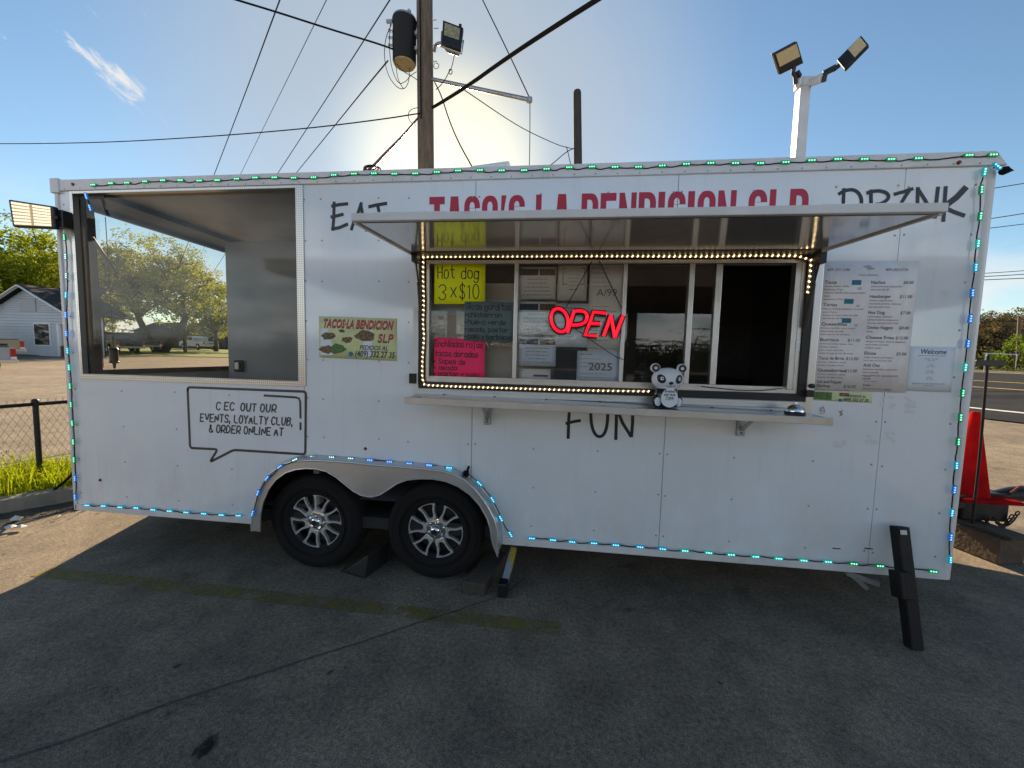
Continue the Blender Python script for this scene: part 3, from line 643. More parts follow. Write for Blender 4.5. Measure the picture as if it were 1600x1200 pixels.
tree('tree', 'yellow-green tree next to the porch edge, behind the house roof', ground_at(96, 44), 11.2, 13, M['leaf_y'], 18000, 0.17, lobes=10, seed=8, group='trees beyond the street')
tree('oak_tree', 'broad old oak with a forked leaning trunk, seen through the tinted porch screen', ground_at(250, 39), 12.0, 15.5, M['leaf_o'], 30000, 0.13, trunk_h=0.30, lobes=12, seed=21, trunks=((-0.30, 0), (0.34, 0.1)), flat=0.62)
tree('oak_tree', 'smaller rounded oak beside the lone utility pole, seen through the porch screen', ground_at(338, 48), 8.6, 11.5, M['leaf_o'], 15000, 0.14, trunk_h=0.26, lobes=9, seed=31)
tree('oak_tree', 'bushy oak at the left end of the porch view', ground_at(158, 47), 9.0, 10.0, M['leaf_o'], 13000, 0.15, trunk_h=0.26, lobes=8, seed=37)
B = MB(); p = ground_at(2, 26); T = thing('bush', 'light green bush in front of the white house wall', 'bush', p)
crown(B, [(p.x-1.0, p.y-1.2, p.z+1.3, 1.6, 1.0, 1.3), (p.x+.2, p.y-1.2, p.z+0.8, 1.1, .8, .9)], 2600, 0.09); B.part('foliage', M['leaf_b'], T, recalc=False)
B = MB(); limbs(B, Vector((p.x-.4, p.y-1.2, p.z-.1)), [((p.x+rnd(-1.6, .8), p.y-1.2, p.z+rnd(1, 2)), 1) for _ in range(6)], 0.05); B.part('stem', M['bark'], T)
# trees along the far side of the road
k = 0
for px, dd, h, w, lm, lb in ((1536, 37, 5.6, 7.0, 'leaf_br', 'brown half-bare tree nearest the trailer corner, across the road'), (1562, 40, 6.1, 6.5, 'leaf_br', 'brown half-bare tree in the middle of the row across the road'), (1589, 42, 7.0, 6.5, 'leaf_d', 'tallest dull green tree across the road, behind the green bush'),
                             (1625, 40, 6.3, 8, 'leaf_br', 'brown tree just outside the right picture edge, across the road'), (1505, 39, 6.0, 8, 'leaf_d', 'dull green tree hidden by the trailer corner, across the road')):
    p = ground_at(px, dd); tree('roadside_tree', lb, (p.x, p.y, p.z-.1), h, w, M[lm], 15000, 0.11, trunk_h=0.12, lobes=11, seed=50+k, sparse=True, group='trees across the road'); k += 1
p = ground_at(1594, 31); B = MB(); T = thing('bush', 'bright green bush on the far verge of the road', 'bush', p)
crown(B, [(p.x, p.y, p.z+1.5, 1.5, 1.2, 1.3), (p.x+1.5, p.y-.6, p.z+1.2, 1.4, 1.1, 1.1), (p.x-.8, p.y+.8, p.z+0.8, .9, .8, .7)], 5200, 0.085); B.part('foliage', M['leaf_b'], T, recalc=False)
B = MB(); limbs(B, p, [((p.x+rnd(-1.2, 1.6), p.y+rnd(-1, 1), p.z+rnd(1, 2.2)), 1) for _ in range(7)], 0.05); B.part('stem', M['bark'], T)
random.seed(90); B = MB()
for i in range(70):
    x, y = rpt(rnd(44.5, 50), -22+i*1.0); p = Vector((x, y, gz(x, y))); s = rnd(.9, 2.0)
    for _ in range(240): leafquad(B, p+Vector((random.gauss(0, .8), random.gauss(0, .8), abs(random.gauss(0, .55))*s)), rnd(.06, .17))
B.single('undergrowth', M['leaf_d'], kind='stuff', recalc=False)
# distant wood all round the horizon
random.seed(91); B = MB()
for i in range(300):
    a = 6.283*i/300; r = rnd(120, 150); x, y = CAM.x+r*math.cos(a), CAM.y+r*math.sin(a); h = rnd(3.5, 6.5)
    for _ in range(420): leafquad(B, Vector((x+random.gauss(0, 1.6), y+random.gauss(0, 1.6), gz(x, y)+min(abs(random.gauss(0, .48)), .95)*h)), rnd(.18, .45))
B.single('distant_wood', M['leaf_d'], kind='stuff', recalc=False)

# ------------------------------------------------------------------ the house across the street
D = 27.0
hc = CAM+ray(30, 500)*D; hz = 0.66; HX, HY = hc.x+.95, hc.y
T = thing('house', 'white clapboard cottage with a front gable and a dark shingle roof', 'house', (HX, HY, hz))
hw, he, hp = 3.25, 3.05, 4.75          # half width, eave height, peak height
px0, px1 = 2.2, 3.25                  # porch recess at the right of the front
B = MB(); n = 15; lap = he/n
for i in range(n):
    z0 = hz+i*lap; segs = [(-hw, px0)] if i < 11 else [(-hw, hw)]
    for a, b in segs:
        z1 = z0+lap
        if hz+0.75 < (z0+z1)/2 < hz+2.3: pieces = [(a, .35), (1.58, b)]
        else: pieces = [(a, b)]
        for c, d in pieces: B.hexa([(HX+c, HY-.075, z0), (HX+d, HY-.075, z0), (HX+d, HY+.02, z0), (HX+c, HY+.02, z0)], [(HX+c, HY-.012, z1), (HX+d, HY-.012, z1), (HX+d, HY+.02, z1), (HX+c, HY+.02, z1)])
k = 11
for i in range(k):
    f0, f1 = i/k, (i+1)/k; z0, z1 = hz+he+(hp-he)*f0, hz+he+(hp-he)*f1; a, b = hw*(1-f0), hw*(1-f1)
    B.hexa([(HX-a, HY-.075, z0), (HX+a, HY-.075, z0), (HX+a, HY+.02, z0), (HX-a, HY+.02, z0)], [(HX-b, HY-.012, z1), (HX+b, HY-.012, z1), (HX+b, HY+.02, z1), (HX-b, HY+.02, z1)])
B.part('siding_board', M['house'], T, kind='stuff')
B = MB(); B.box(HX-hw, HX-hw+.1, HY+.02, HY+2.0, hz, hz+he); B.box(HX+hw-.1, HX+hw, HY+1.5, HY+2.0, hz, hz+he); B.box(HX+px0, HX+hw, HY+1.5, HY+1.6, hz, hz+he); B.box(HX+px0-.08, HX+px0, HY+.02, HY+1.5, hz, hz+2.3); B.box(HX-hw, HX+hw, HY+1.9, HY+2.0, hz, hz+he)
B.part('wall', M['house'], T)
B = MB(); ov = 0.45
for s in (-1, 1):
    a = Vector((HX, 0, hz+hp+.08)); b = Vector((HX+s*(hw+ov), 0, hz+he-(hp-he)/hw*ov+.08)); u = Vector((0, 0, .1))
    lo = [Vector((a.x, HY-.5, a.z)), Vector((b.x, HY-.5, b.z)), Vector((b.x, HY+3.6, b.z)), Vector((a.x, HY+3.6, a.z))]; B.hexa(lo, [q+u for q in lo])
# the higher ridge of the main roof behind
lo = [(HX-7, HY+2.5, hz+3.9), (HX+1.7, HY+2.5, hz+3.9), (HX+2.3, HY+2.0, hz+3.9), (HX-7, HY+2.0, hz+3.9)]; B.hexa(lo, [(HX-7, HY+3.6, hz+5.35), (HX+1.2, HY+3.6, hz+5.35), (HX+1.2, HY+4, hz+5.35), (HX-7, HY+4, hz+5.35)])
rf = B.part('roof', M['shingle'], T)
B = MB(); B.box(HX-1.9, HX-1.55, HY+4, HY+4.4, hz+5.0, hz+6.1); B.box(HX-1.95, HX-1.5, HY+3.95, HY+4.45, hz+6.1, hz+6.2); B.part('vent_stack', M['house_trim'], rf)
for s in (-1, 1):
    B = MB(); B.bar((HX, HY-.52, hz+hp+.06), (HX+s*(hw+ov), HY-.52, hz+he-(hp-he)/hw*ov+.06), .05, .24, up=(0, 1, 0)); B.part('fascia_board', M['house_trim'], T)
B = MB(); B.box(HX-.75, HX+.2+.4, HY-.10, HY-.03, hz+3.1, hz+3.95); B.part('gable_vent', mat('louvre_grey', (0.36, 0.36, 0.37), 0.7), T)
B = MB(); B.box(HX+.30, HX+1.63, HY-.09, HY+.06, hz+.72, hz+2.33); w = B.part('window', M['house_trim'], T)
B = MB(); B.box(HX+.37, HX+1.56, HY-.10, HY-.0, hz+.79, hz+2.26); B.part('pane', M['dark_glass'], w)
B = MB(); B.box(HX+px0+.1, HX+px0+.75, HY+1.44, HY+1.5, hz+.15, hz+2.2); B.part('door', mat('brown_door', (.07, .045, .03), .5), T)
B = MB(); B.box(HX+px0-.06, HX+px0+.08, HY-.06, HY+.08, hz, hz+2.3); B.part('porch_post', M['house_trim'], T)
B = MB(); B.box(HX+px0, HX+hw, HY-.03, HY+.05, hz+2.3, hz+he); B.part('porch_header', M['house'], T)
B = MB(); B.box(HX+px0+.15, HX+hw, HY-.02, HY+.1, hz, hz+.75); B.part('porch_rail', mat('reddish_brick', (.14, .06, .04), .9, var=.4, vscale=10), T)

# ------------------------------------------------------------------ vehicles
def pickup(label, base, yaw, paint, hitch=False, group='parked vehicles beyond the street', s=1.0):
    """local x runs from tailgate (0) to nose (5.6), y half width 0.95"""
    T = thing('pickup_truck', label, 'pickup truck', base, group); T.rotation_euler = (0, 0, yaw); T.scale = (s, s, s); ORG[T.name] = Vector((0, 0, 0))
    B = MB(); side = [(0, .62), (0, 1.12), (2.25, 1.14), (2.3, 1.2), (2.35, 1.62), (2.7, 1.82), (3.6, 1.8), (4.15, 1.25), (5.4, 1.1), (5.62, .85), (5.6, .45), (5.15, .42)]
    for cx in (4.65,):
        side += [(cx+.46*math.cos(a), .42+.42*math.sin(a)) for a in [i*math.pi/8 for i in range(9)]]
    side += [(1.75, .42)]+[(1.25+.46*math.cos(a), .42+.42*math.sin(a)) for a in [i*math.pi/8 for i in range(9)]]+[(.2, .5)]
    B.prism([side], -.92, .92); B.part('body', paint, T, bevel=.03)
    B = MB(); B.box(.06, 2.2, -.8, .8, .75, 1.16); B.part('bed', M['black'], T)
    for yy in (-.93, .90):
        B = MB(); B.prism([[(2.45, 1.24), (2.5, 1.6), (2.75, 1.74), (3.2, 1.74), (3.2, 1.24)]], yy, yy+.03); B.part('side_window', M['dark_glass'], T)
        B = MB(); B.prism([[(3.27, 1.24), (3.27, 1.74), (3.55, 1.73), (3.95, 1.28), (3.9, 1.24)]], yy, yy+.03); B.part('side_window', M['dark_glass'], T)
    B = MB(); B.add([(2.335, -.72, 1.25), (2.335, .72, 1.25), (2.63, .66, 1.75), (2.63, -.66, 1.75)], [(0, 1, 2, 3)]); B.part('rear_window', M['dark_glass'], T)
    for yy in (-.96, .74):
        B = MB(); B.box(-.03, .1, yy, yy+.17, .72, 1.06); B.part('taillight', M['tail'], T, bevel=.015)
        B = MB(); B.box(-.035, .1, yy, yy+.17, .60, .72); B.part('reversing_light', M['tail_white'], T)
    B = MB(); B.box(-.16, .12, -.95, .95, .46, .62); B.part('bumper', M['chrome'], T, bevel=.03)
    B = MB(); B.box(-.035, 0.0, -.28, .28, .78, .9); B.part('tailgate_handle', M['black'], T)
    for x in (1.25, 4.65):
        for y in (-.86, .86):
            B = MB(); B.lathe([(.2, -.11), (.36, -.1), (.385, -.06), (.385, .06), (.36, .1), (.2, .11)], (x, y, .385), 'y', 24); w = B.part('wheel', M['tyre'], T, smooth=40)
            B = MB(); B.lathe([(0.001, -.1), (.2, -.09), (.2, .09), (0.001, .1)], (x, y, .385), 'y', 16); B.part('rim', M['alu_soft'], w)
    if hitch:
        B = MB(); B.box(-.62, -.1, -.04, .04, .36, .43); B.box(-.68, -.6, -.13, .13, .38, .43); B.lathe([(.001, 0), (.03, 0), (.03, .09), (.05, .13), (.001, .18)], (-.64, 0, .43), 'z', 10); B.part('tow_hitch', M['darkmetal'], T)
    return T
p = CAM+ray(-52, 560)*14.5; pickup('silver pickup with a tow hitch at the left picture edge', (p.x-.9, p.y+.9, gz(p.x, p.y)-.12), math.pi-0.05, M['silver_car'], True)
p = CAM+ray(6, 560)*21; pickup('tan pickup parked just beyond the silver one', (p.x-.2, p.y, gz(p.x, p.y)+.05), math.pi-0.02, M['tan_car'])
p = ground_at(262, 38); pickup('dark pickup with a red taillight parked by the oak trunk', (p.x-.8, p.y-1, gz(p.x, p.y)+.15), math.pi-0.3, M['dark_car'])
p = ground_at(205, 33); pickup('dark truck left of the oak, half hidden by the hanging lantern', (p.x, p.y, gz(p.x, p.y)+.1), math.pi-0.3, M['dark_car'])
p = ground_at(330, 52); pickup('pale truck far off between the oak and the utility pole', (p.x, p.y, gz(p.x, p.y)+.1), math.pi-0.3, M['silver_car'])
# low dark houses far behind the oak
for px, dd, w, lb in ((262, 62, 12, 'low dark house far behind the forked oak'), (345, 66, 14, 'low dark house far off by the lone utility pole')):
    p = ground_at(px, dd); T = thing('far_house', lb, 'house', p, 'far houses behind the oaks')
    B = MB(); B.box(p.x-w/2, p.x+w/2, p.y, p.y+7, p.z-.3, p.z+2.6); B.part('wall', mat('dark_siding', (.05, .048, .05), .8), T)
    B = MB(); B.hexa([(p.x-w/2-.4, p.y-.5, p.z+2.5), (p.x+w/2+.4, p.y-.5, p.z+2.5), (p.x+w/2+.4, p.y+7.5, p.z+2.5), (p.x-w/2-.4, p.y+7.5, p.z+2.5)], [(p.x-w/2, p.y+3.4, p.z+4.3), (p.x+w/2, p.y+3.4, p.z+4.3), (p.x+w/2, p.y+3.6, p.z+4.3), (p.x-w/2, p.y+3.6, p.z+4.3)]); B.part('roof', M['shingle'], T)
    for q in (-.3, .1, .34):
        B = MB(); B.box(p.x+q*w-.6, p.x+q*w+.6, p.y-.04, p.y, p.z+.9, p.z+2.0); B.part('window', M['dark_glass'], T)
# filling station canopy behind the camera (seen only as a reflection in the window glass)
T = thing('filling_station_canopy', 'white canopy on square columns with a blue edge band, across the forecourt behind the camera', 'canopy', (3, -21, 0))
B = MB(); B.box(-9, 26, -27, -13, 4.9, 5.4); B.part('canopy_roof', M['canopy'], T)
B = MB(); B.box(-9.05, 26.05, -27.06, -27, 4.85, 5.5); B.part('edge_band', M['canopy_blue'], T)
for x in (-3.5, 8.3, 20):
    B = MB(); B.box(x-.25, x+.25, -23.25, -22.75, 0, 4.9); B.part('column', M['canopy'], T)
random.seed(95); B = MB()
for i in range(60):
    x, y, h = -34+i*1.3, rnd(-52, -46), rnd(3, 7)
    for _ in range(1500): leafquad(B, Vector((x+random.gauss(0, 1.3), y+random.gauss(0, 1.3), min(abs(random.gauss(0, .42)), .75+.2*math.sin(i*1.9))*h)), rnd(.10, .24))
B.single('wood_across_the_lot', M['leaf_dark'], kind='stuff', recalc=False)
# ================================================================== THE FOOD TRAILER
LN, DP, ZB, ZT = 5.89, 2.5, 0.29, 2.69
TR = thing('food_trailer', 'long white food trailer with an open serving window, red lettering and a screened porch', 'food trailer', (2.95, 1.25, 0))
# lower outline of the skin follows the double wheel arch
OUT_PX = [(45, 480), (52, 430), (66, 360), (88, 285), (118, 222), (160, 172), (215, 127), (258, 107), (300, 96), (400, 86), (600, 98), (750, 113), (1000, 132), (1130, 148), (1200, 165), (1265, 200), (1340, 268), (1390, 330), (1425, 385), (1452, 440), (1470, 500), (1478, 550)]
OUT = [W(380+x*.275, 690+y*.275, -0.012) for x, y in OUT_PX]
OUT[0] = (OUT[0][0], .30); OUT[-1] = (OUT[-1][0], .30)
AX0, AX1 = OUT[0][0], OUT[-1][0]
def arch(x):
    if x <= AX0 or x >= AX1: return .33
    for (x0, z0), (x1, z1) in zip(OUT, OUT[1:]):
        if x0 <= x <= x1 and x1 > x0: return max(.33, z0+(z1-z0)*(x-x0)/(x1-x0)-.03)
    return .33
def bottom(a, b):
    xs = [a]+[x for x in sorted([q[0] for q in OUT]+[AX0+.001, AX1-.001]) if a < x < b]+[b]
    return [(x, arch(x)) for x in xs]
ZTOP = 2.63
WX0, WX1, WZ0, WZ1 = 2.672, 5.022, 1.305, 2.172
PX0, PX1, PZ0, PZ1 = 0.125, 1.835, 1.312, 2.612
pan = []
pan.append([bottom(0.01, 1.862)+[(1.862, ZTOP), (0.01, ZTOP)], [(PX0, PZ0), (PX1, PZ0), (PX1, PZ1), (PX0, PZ1)]])
pan.append([bottom(1.8655, 3.03)+[(3.03, WZ0), (WX0, WZ0), (WX0, WZ1), (3.03, WZ1), (3.03, ZTOP), (1.8655, ZTOP)]])
pan.append([bottom(3.0335, 4.243)+[(4.243, WZ0), (3.0335, WZ0)]]); pan.append([[(3.0335, WZ1), (4.243, WZ1), (4.243, ZTOP), (3.0335, ZTOP)]])
pan.append([[(4.2465, .33), (5.447, .33), (5.447, ZTOP), (4.2465, ZTOP), (4.2465, WZ1), (WX1, WZ1), (WX1, WZ0), (4.2465, WZ0)]])
pan.append([[(5.4505, .33), (5.865, .33), (5.865, ZTOP), (5.4505, ZTOP)]])
for lp in pan: B = MB(); B.prism(lp, 0, .022); B.part('wall_panel', M['white'], TR)
for x in (1.8637, 3.0317, 4.2447, 5.4487):
    segs = [(max(.34, arch(x)+.01), ZTOP)] if not WX0 < x < WX1 else [(max(.34, arch(x)+.01), WZ0-.01), (WZ1+.01, ZTOP)]
    for a, b in segs: B = MB(); B.box(x-.004, x+.004, .006, .02, a, b); B.part('seam_strip', M['gasket'], TR)
# screw heads in vertical rows
B = MB()
def blocked(x, z): return (PX0-.05 < x < PX1+.05 and PZ0-.06 < z < 2.7) or (WX0-.07 < x < WX1+.07 and WZ0-.1 < z < WZ1+.05) or z < arch(x)+.04
for x in (0.05, .44, .87, 1.30, 1.885, 2.00, 2.395, 2.60, 3.012, 3.053, 3.44, 3.84, 4.222, 4.268, 4.66, 5.10, 5.42, 5.47, 5.80):
    z = .42
    while z < 2.6:
        if not blocked(x, z): B.lathe([(.0001, -.0032), (.0046, -.0024), (.0062, 0)], (x+rnd(-.004, .004), 0, z+rnd(-.006, .006)), 'y', 8)
        z += .2625
for i in range(46): B.lathe([(.0001, -.0028), (.0035, -.002), (.0048, 0)], (.08+i*.127, -.013, 2.627), 'y', 8)
B.part('screw', mat('dull_screw', (.36, .36, .37), .5, .6), TR, kind='stuff', recalc=False)
# rails and corners
B = MB(); B.box(0.0, 5.79, -.013, .03, 2.615, ZT); B.hexa([(5.79, -.013, 2.615), (5.93, -.013, 2.615), (5.93, .03, 2.615), (5.79, .03, 2.615)], [(5.79, -.013, ZT), (5.87, -.013, ZT), (5.87, .03, ZT), (5.79, .03, ZT)]); B.part('top_rail', M['trim'], TR, bevel=.004)
for a, b in ((0.0, AX0+.005), (AX1-.005, 5.87)):
    B = MB(); B.box(a, b, -.010, .03, ZB, .336); B.part('bottom_rail', M['trim'], TR, bevel=.003)
B = MB(); B.tube([(5.868, .034, ZB), (5.868, .034, 2.615)], .040, 20); B.part('corner_trim', M['trim'], TR, smooth=50)
B = MB(); B.box(-.012, .016, -.010, .04, ZB, 2.615); B.part('corner_trim', M['trim'], TR, bevel=.005)
B = MB(); B.box(-.03, .04, -.02, .05, 2.60, 2.70); B.part('corner_cap', M['trim'], TR, bevel=.004)
# other sides, roof, floor
B = MB(); B.box(0.02, 5.87, 2.48, 2.50, ZB, 2.66); B.part('rear_wall', M['white'], TR)
for a, b in (((5.87, .05), (6.62, 1.25)), ((6.62, 1.25), (5.87, 2.46))):
    B = MB(); d = Vector((b[1]-a[1], a[0]-b[0], 0)).normalized()*.02; B.hexa([(a[0], a[1], ZB), (b[0], b[1], ZB), (b[0]+d.x, b[1]+d.y, ZB), (a[0]+d.x, a[1]+d.y, ZB)], [(a[0], a[1], 2.66), (b[0], b[1], 2.66), (b[0]+d.x, b[1]+d.y, 2.66), (a[0]+d.x, a[1]+d.y, 2.66)]); B.part('nose_panel', M['white'], TR)
B = MB(); a, b = Vector((5.90, .065, 0)), Vector((6.62, 1.21, 0)); d = (b-a).normalized(); nn = Vector((d.y, -d.x, 0))
for i in range(12):
    p = a+(b-a)*(i/12); q = a+(b-a)*((i+1)/12); B.hexa([p+nn*.006+Vector((0, 0, ZB)), q+nn*.006+Vector((0, 0, ZB)), q+nn*.028+Vector((0, 0, ZB)), p+nn*.028+Vector((0, 0, ZB))], [p+nn*.006+Vector((0, 0, 0.96)), q+nn*.006+Vector((0, 0, .96)), q+nn*.028+Vector((0, 0, .96)), p+nn*.028+Vector((0, 0, .96))])
B.part('stone_guard', M['alu_soft'], TR)
B = MB(); top = [(0.0, 0.03), (5.87, .03), (6.66, 1.25), (5.87, 2.5), (0, 2.5)]
lo = [Vector((x, y, 2.645)) for x, y in top]; hi = [Vector((x, y, 2.688)) for x, y in top]; n = len(top); B.add(lo+hi, [tuple(reversed(range(n))), tuple(range(n, 2*n))]+[(i, (i+1) % n, n+(i+1) % n, n+i) for i in range(n)]); B.part('roof', M['trim'], TR)
B = MB(); B.hexa([(2.74, .36, 2.69), (3.20, .36, 2.69), (3.20, .80, 2.69), (2.74, .80, 2.69)], [(2.90, .40, 2.90), (3.19, .37, 2.915), (3.19, .79, 2.915), (2.90, .76, 2.90)]); B.part('roof_vent', M['panda_w'], TR, bevel=.02)
B = MB(); B.box(.03, 5.86, .03, 2.47, ZB+.02, ZB+.10)
for x in (1.2, 1.45, 3.2, 4.2, 5.2): B.box(x, x+.06, .05, 2.45, ZB-.0, ZB+.06)
B.part('floor_frame', M['underbody'], TR)
for y0, y1 in ((.022, .75), (1.8, 2.478)):
    B = MB(); ya, yb_ = (y0, y0+.02) if y0 > 1 else (y1-.02, y1); q0, q1 = AX0+.02, AX1-.02; yi, yo = (y0+.0201, y1) if y0 > 1 else (y0, y1-.0201)
    B.box(q0, q1, ya, yb_, ZB+.1, .86); B.box(q0, q0+.02, yi, yo, .30, .8399); B.box(q1-.02, q1, yi, yo, .30, .8399); B.box(q0, q1, yi, yo, .84, .86); B.part('wheel_box', M['underbody'], TR)
B = MB(); B.tube([(1.925, .1, .33), (1.925, 2.4, .33)], .04, 10); B.tube([(2.79, .1, .33), (2.79, 2.4, .33)], .04, 10); B.part('axle', M['underbody'], TR)
# polished fender with the dip between the wheels
INN_PX = [(100, 470), (104, 410), (118, 345), (150, 270), (190, 215), (245, 175), (300, 157), (360, 150), (420, 152), (475, 165), (530, 197), (580, 238), (630, 278), (675, 302), (730, 312), (780, 300), (830, 268), (880, 235), (930, 216), (1000, 208), (1080, 209), (1150, 222), (1220, 250), (1290, 298), (1345, 360), (1385, 430), (1405, 490), (1412, 545), (1420, 580), (1440, 596)]
INN = [W(380+x*.275, 690+y*.275, -0.085) for x, y in INN_PX]
def fpx(x, y): t = sstep(x, 500, 1478); q = sstep(y, 330, 130); return (x-30*t*(1-.6*q), y+20*q*sstep(x, 60, 420))
OUTF = [W(380+fpx(x, y)[0]*.275, 690+fpx(x, y)[1]*.275, -0.092) for x, y in OUT_PX]
OUTF[0] = (OUTF[0][0], .285); OUTF[-1] = (OUTF[-1][0], .27); INN[0] = (INN[0][0], .285); INN[-1] = (INN[-1][0]+.01, .25)
B = MB(); B.prism([OUTF+list(reversed(INN))], -.092, -.084)
n = len(OUTF); b = len(B.v)
for (x, z), (x2, z2) in zip(OUTF, OUT): B.v += [Vector((x, -.088, z)), Vector(((x+x2)/2, -.06, (z+z2)/2+.004)), Vector((x2, -.003, z2+.012))]
for i in range(n-1):
    for j in range(2): B.f.append((b+3*i+j, b+3*i+j+1, b+3*(i+1)+j+1, b+3*(i+1)+j)); B.m.append(0)
fd = B.part('fender', M['fender'], TR, smooth=40); 
B = MB(); B.tube([(x, -.094, z) for x, z in INN], .005, 6); B.part('rolled_edge', M['fender'], fd, smooth=60)
B = MB(); B.tube([(x, -.086, z-.002) for x, z in OUTF], .009, 8); B.part('rolled_edge', M['fender'], fd, smooth=60)
# wheels
def wheel_meshes():
    o = {}
    B = MB(); B.lathe([(.19, -.075), (.202, -.088), (.212, -.094), (.235, -.099), (.262, -.1035), (.285, -.1035), (.305, -.100), (.318, -.094), (.328, -.083), (.334, -.068), (.3385, -.045), (.3385, .045), (.334, .07), (.318, .094), (.28, .1035), (.22, .097), (.19, .085)], ax='y', n=64)
    for r in (.232, .243, .290): B.lathe([(r-.0025, -.0995), (r, -.1055), (r+.0025, -.0995)], ax='y', n=64)
    o['tyre'] = B.mesh('tyre', M['tyre'], smooth=35)
    B = MB(); B.lathe([(.19, .08), (.178, .04), (.172, -.03), (.182, -.06), (.200, -.074), (.2035, -.080), (.199, -.083), (.19, -.074)], ax='y', n=48); B.lathe([(.0001, .0), (.172, .0)], ax='y', n=32); o['barrel'] = B.mesh('wheel', M['black'], smooth=40)
    # one twin spoke unit with its outer arc
    def P(r, a): a = R_(a); return (r*math.sin(a), r*math.cos(a))
    outer = [P(.197, t) for t in range(-20, 21, 4)]
    o1 = [P(.180, 19.5), P(.165, 18), P(.145, 17), P(.125, 17.3), P(.10, 20.5), P(.078, 26)]
    bot = [P(.070, 20), P(.070, 0), P(.070, -20)]
    o2 = [P(.078, -26), P(.10, -20.5), P(.125, -17.3), P(.145, -17), P(.165, -18), P(.180, -19.5)]
    hole = [P(.180, 15), P(.165, 14), P(.145, 12.6), P(.125, 12.3), P(.105, 12.5), P(.092, 9), P(.086, 0), P(.092, -9), P(.105, -12.5), P(.125, -12.3), P(.145, -12.6), P(.165, -14), P(.180, -15), P(.184, -8), P(.185, 0), P(.184, 8)]
    B = MB(); B.prism([outer+o1+bot+o2, hole], -.070, -.045)
    for t in (-16, -6, 6, 16):
        x, z = P(.191, t); B.lathe([(.0001, -.0722), (.003, -.072), (.004, -.0695)], (x, 0, z), 'y', 8)
    o['spoke'] = B.mesh('spoke', M['rim'])
    B = MB(); B.lathe([(.0001, -.098), (.018, -.096), (.03, -.090), (.036, -.078), (.040, -.066), (.062, -.064), (.076, -.060), (.078, -.03)], ax='y', n=32); o['hub_cap'] = B.mesh('hub_cap', M['chrome'], smooth=40)
    B = MB(); B.lathe([(.0001, -.1), (.017, -.0985), (.02, -.092)], ax='y', n=20); o['cap_centre'] = B.mesh('cap_centre', M['black'], smooth=40)
    B = MB(); B.lathe([(.0001, -.086), (.006, -.084), (.0095, -.078), (.0095, -.06)], ax='y', n=6); o['lug_nut'] = B.mesh('lug_nut', M['chrome'])
    return o
WM = wheel_meshes()
for (x, y, a0, face) in ((1.925, .085, 14, 1), (2.79, .085, 38, 1), (1.925, 2.415, 5, -1), (2.79, 2.415, 50, -1)):
    rot = (0, 0, 0) if face > 0 else (0, 0, math.pi)
    w = put('wheel', WM['barrel'], TR, (x, y, .338), rot); ORG[w.name] = Vector((0, 0, 0)); put('tyre', WM['tyre'], w, (0, 0, 0)); put('hub_cap', WM['hub_cap'], w, (0, 0, 0)); put('cap_centre', WM['cap_centre'], w, (0, 0, 0))
    for i in range(6): put('spoke', WM['spoke'], w, (0, 0, 0), (0, R_(a0+60*i), 0))
    for i in range(6): t = R_(a0+30+60*i); put('lug_nut', WM['lug_nut'], w, (.055*math.sin(t), 0, .055*math.cos(t)))

# ---- the porch at the left end
def diamond():
    m = bpy.data.materials.new('diamond_plate'); m.use_nodes = True; t = m.node_tree; p = t.nodes['Principled BSDF']; p.inputs['Base Color'].default_value = (.66, .65, .63, 1); p.inputs['Metallic'].default_value = 1; p.inputs['Roughness'].default_value = .3
    co = t.nodes.new('ShaderNodeTexCoord'); mp = t.nodes.new('ShaderNodeMapping'); mp.inputs['Rotation'].default_value = (0, R_(45), 0); mp.inputs['Scale'].default_value = (95, 1, 95); t.links.new(co.outputs['Object'], mp.inputs[0])
    ck = t.nodes.new('ShaderNodeTexChecker'); ck.inputs['Scale'].default_value = 1.0; t.links.new(mp.outputs[0], ck.inputs[0]); b = t.nodes.new('ShaderNodeBump'); b.inputs['Strength'].default_value = 1.0; b.inputs['Distance'].default_value = .004; t.links.new(ck.outputs['Fac'], b.inputs['Height']); t.links.new(b.outputs[0], p.inputs['Normal'])
    x = t.nodes.new('ShaderNodeMix'); x.data_type = 'RGBA'; t.links.new(ck.outputs['Fac'], x.inputs['Factor']); x.inputs['A'].default_value = (.46, .45, .43, 1); x.inputs['B'].default_value = (.66, .65, .62, 1); t.links.new(x.outputs['Result'], p.inputs['Base Color'])
    return m
M['diamond'] = diamond()
for a in ((1.825, 1.878, 1.288, 2.613), (.10, 1.825, 1.285, 1.322), (.106, .130, 1.322, 2.613), (.132, 1.825, 2.596, 2.613)):
    B = MB(); B.box(a[0], a[1], -.006, .03, a[2], a[3]); B.part('porch_frame', M['diamond'], TR)
B = MB(); B.flat([(PX0+.005, .034, PZ0+.005), (PX1-.005, .034, PZ0+.005), (PX1-.005, .034, PZ1-.01), (PX0+.005, .034, PZ1-.01)]); B.part('porch_screen', M['screen'], TR, recalc=False)
B = MB(); B.box(.02, 1.93, .03, 2.48, 2.618, 2.64); B.part('porch_ceiling', M['porch_ceiling'], TR)
B = MB(); B.box(.02, 1.93, .03, 2.48, .42, .45); B.part('porch_floor', M['underbody'], TR)
B = MB(); B.box(.02, .06, .03, 2.48, 2.545, 2.618); B.box(.06, .34, .03, 2.48, 2.575, 2.617); B.part('rear_header', M['porch_beam'], TR)

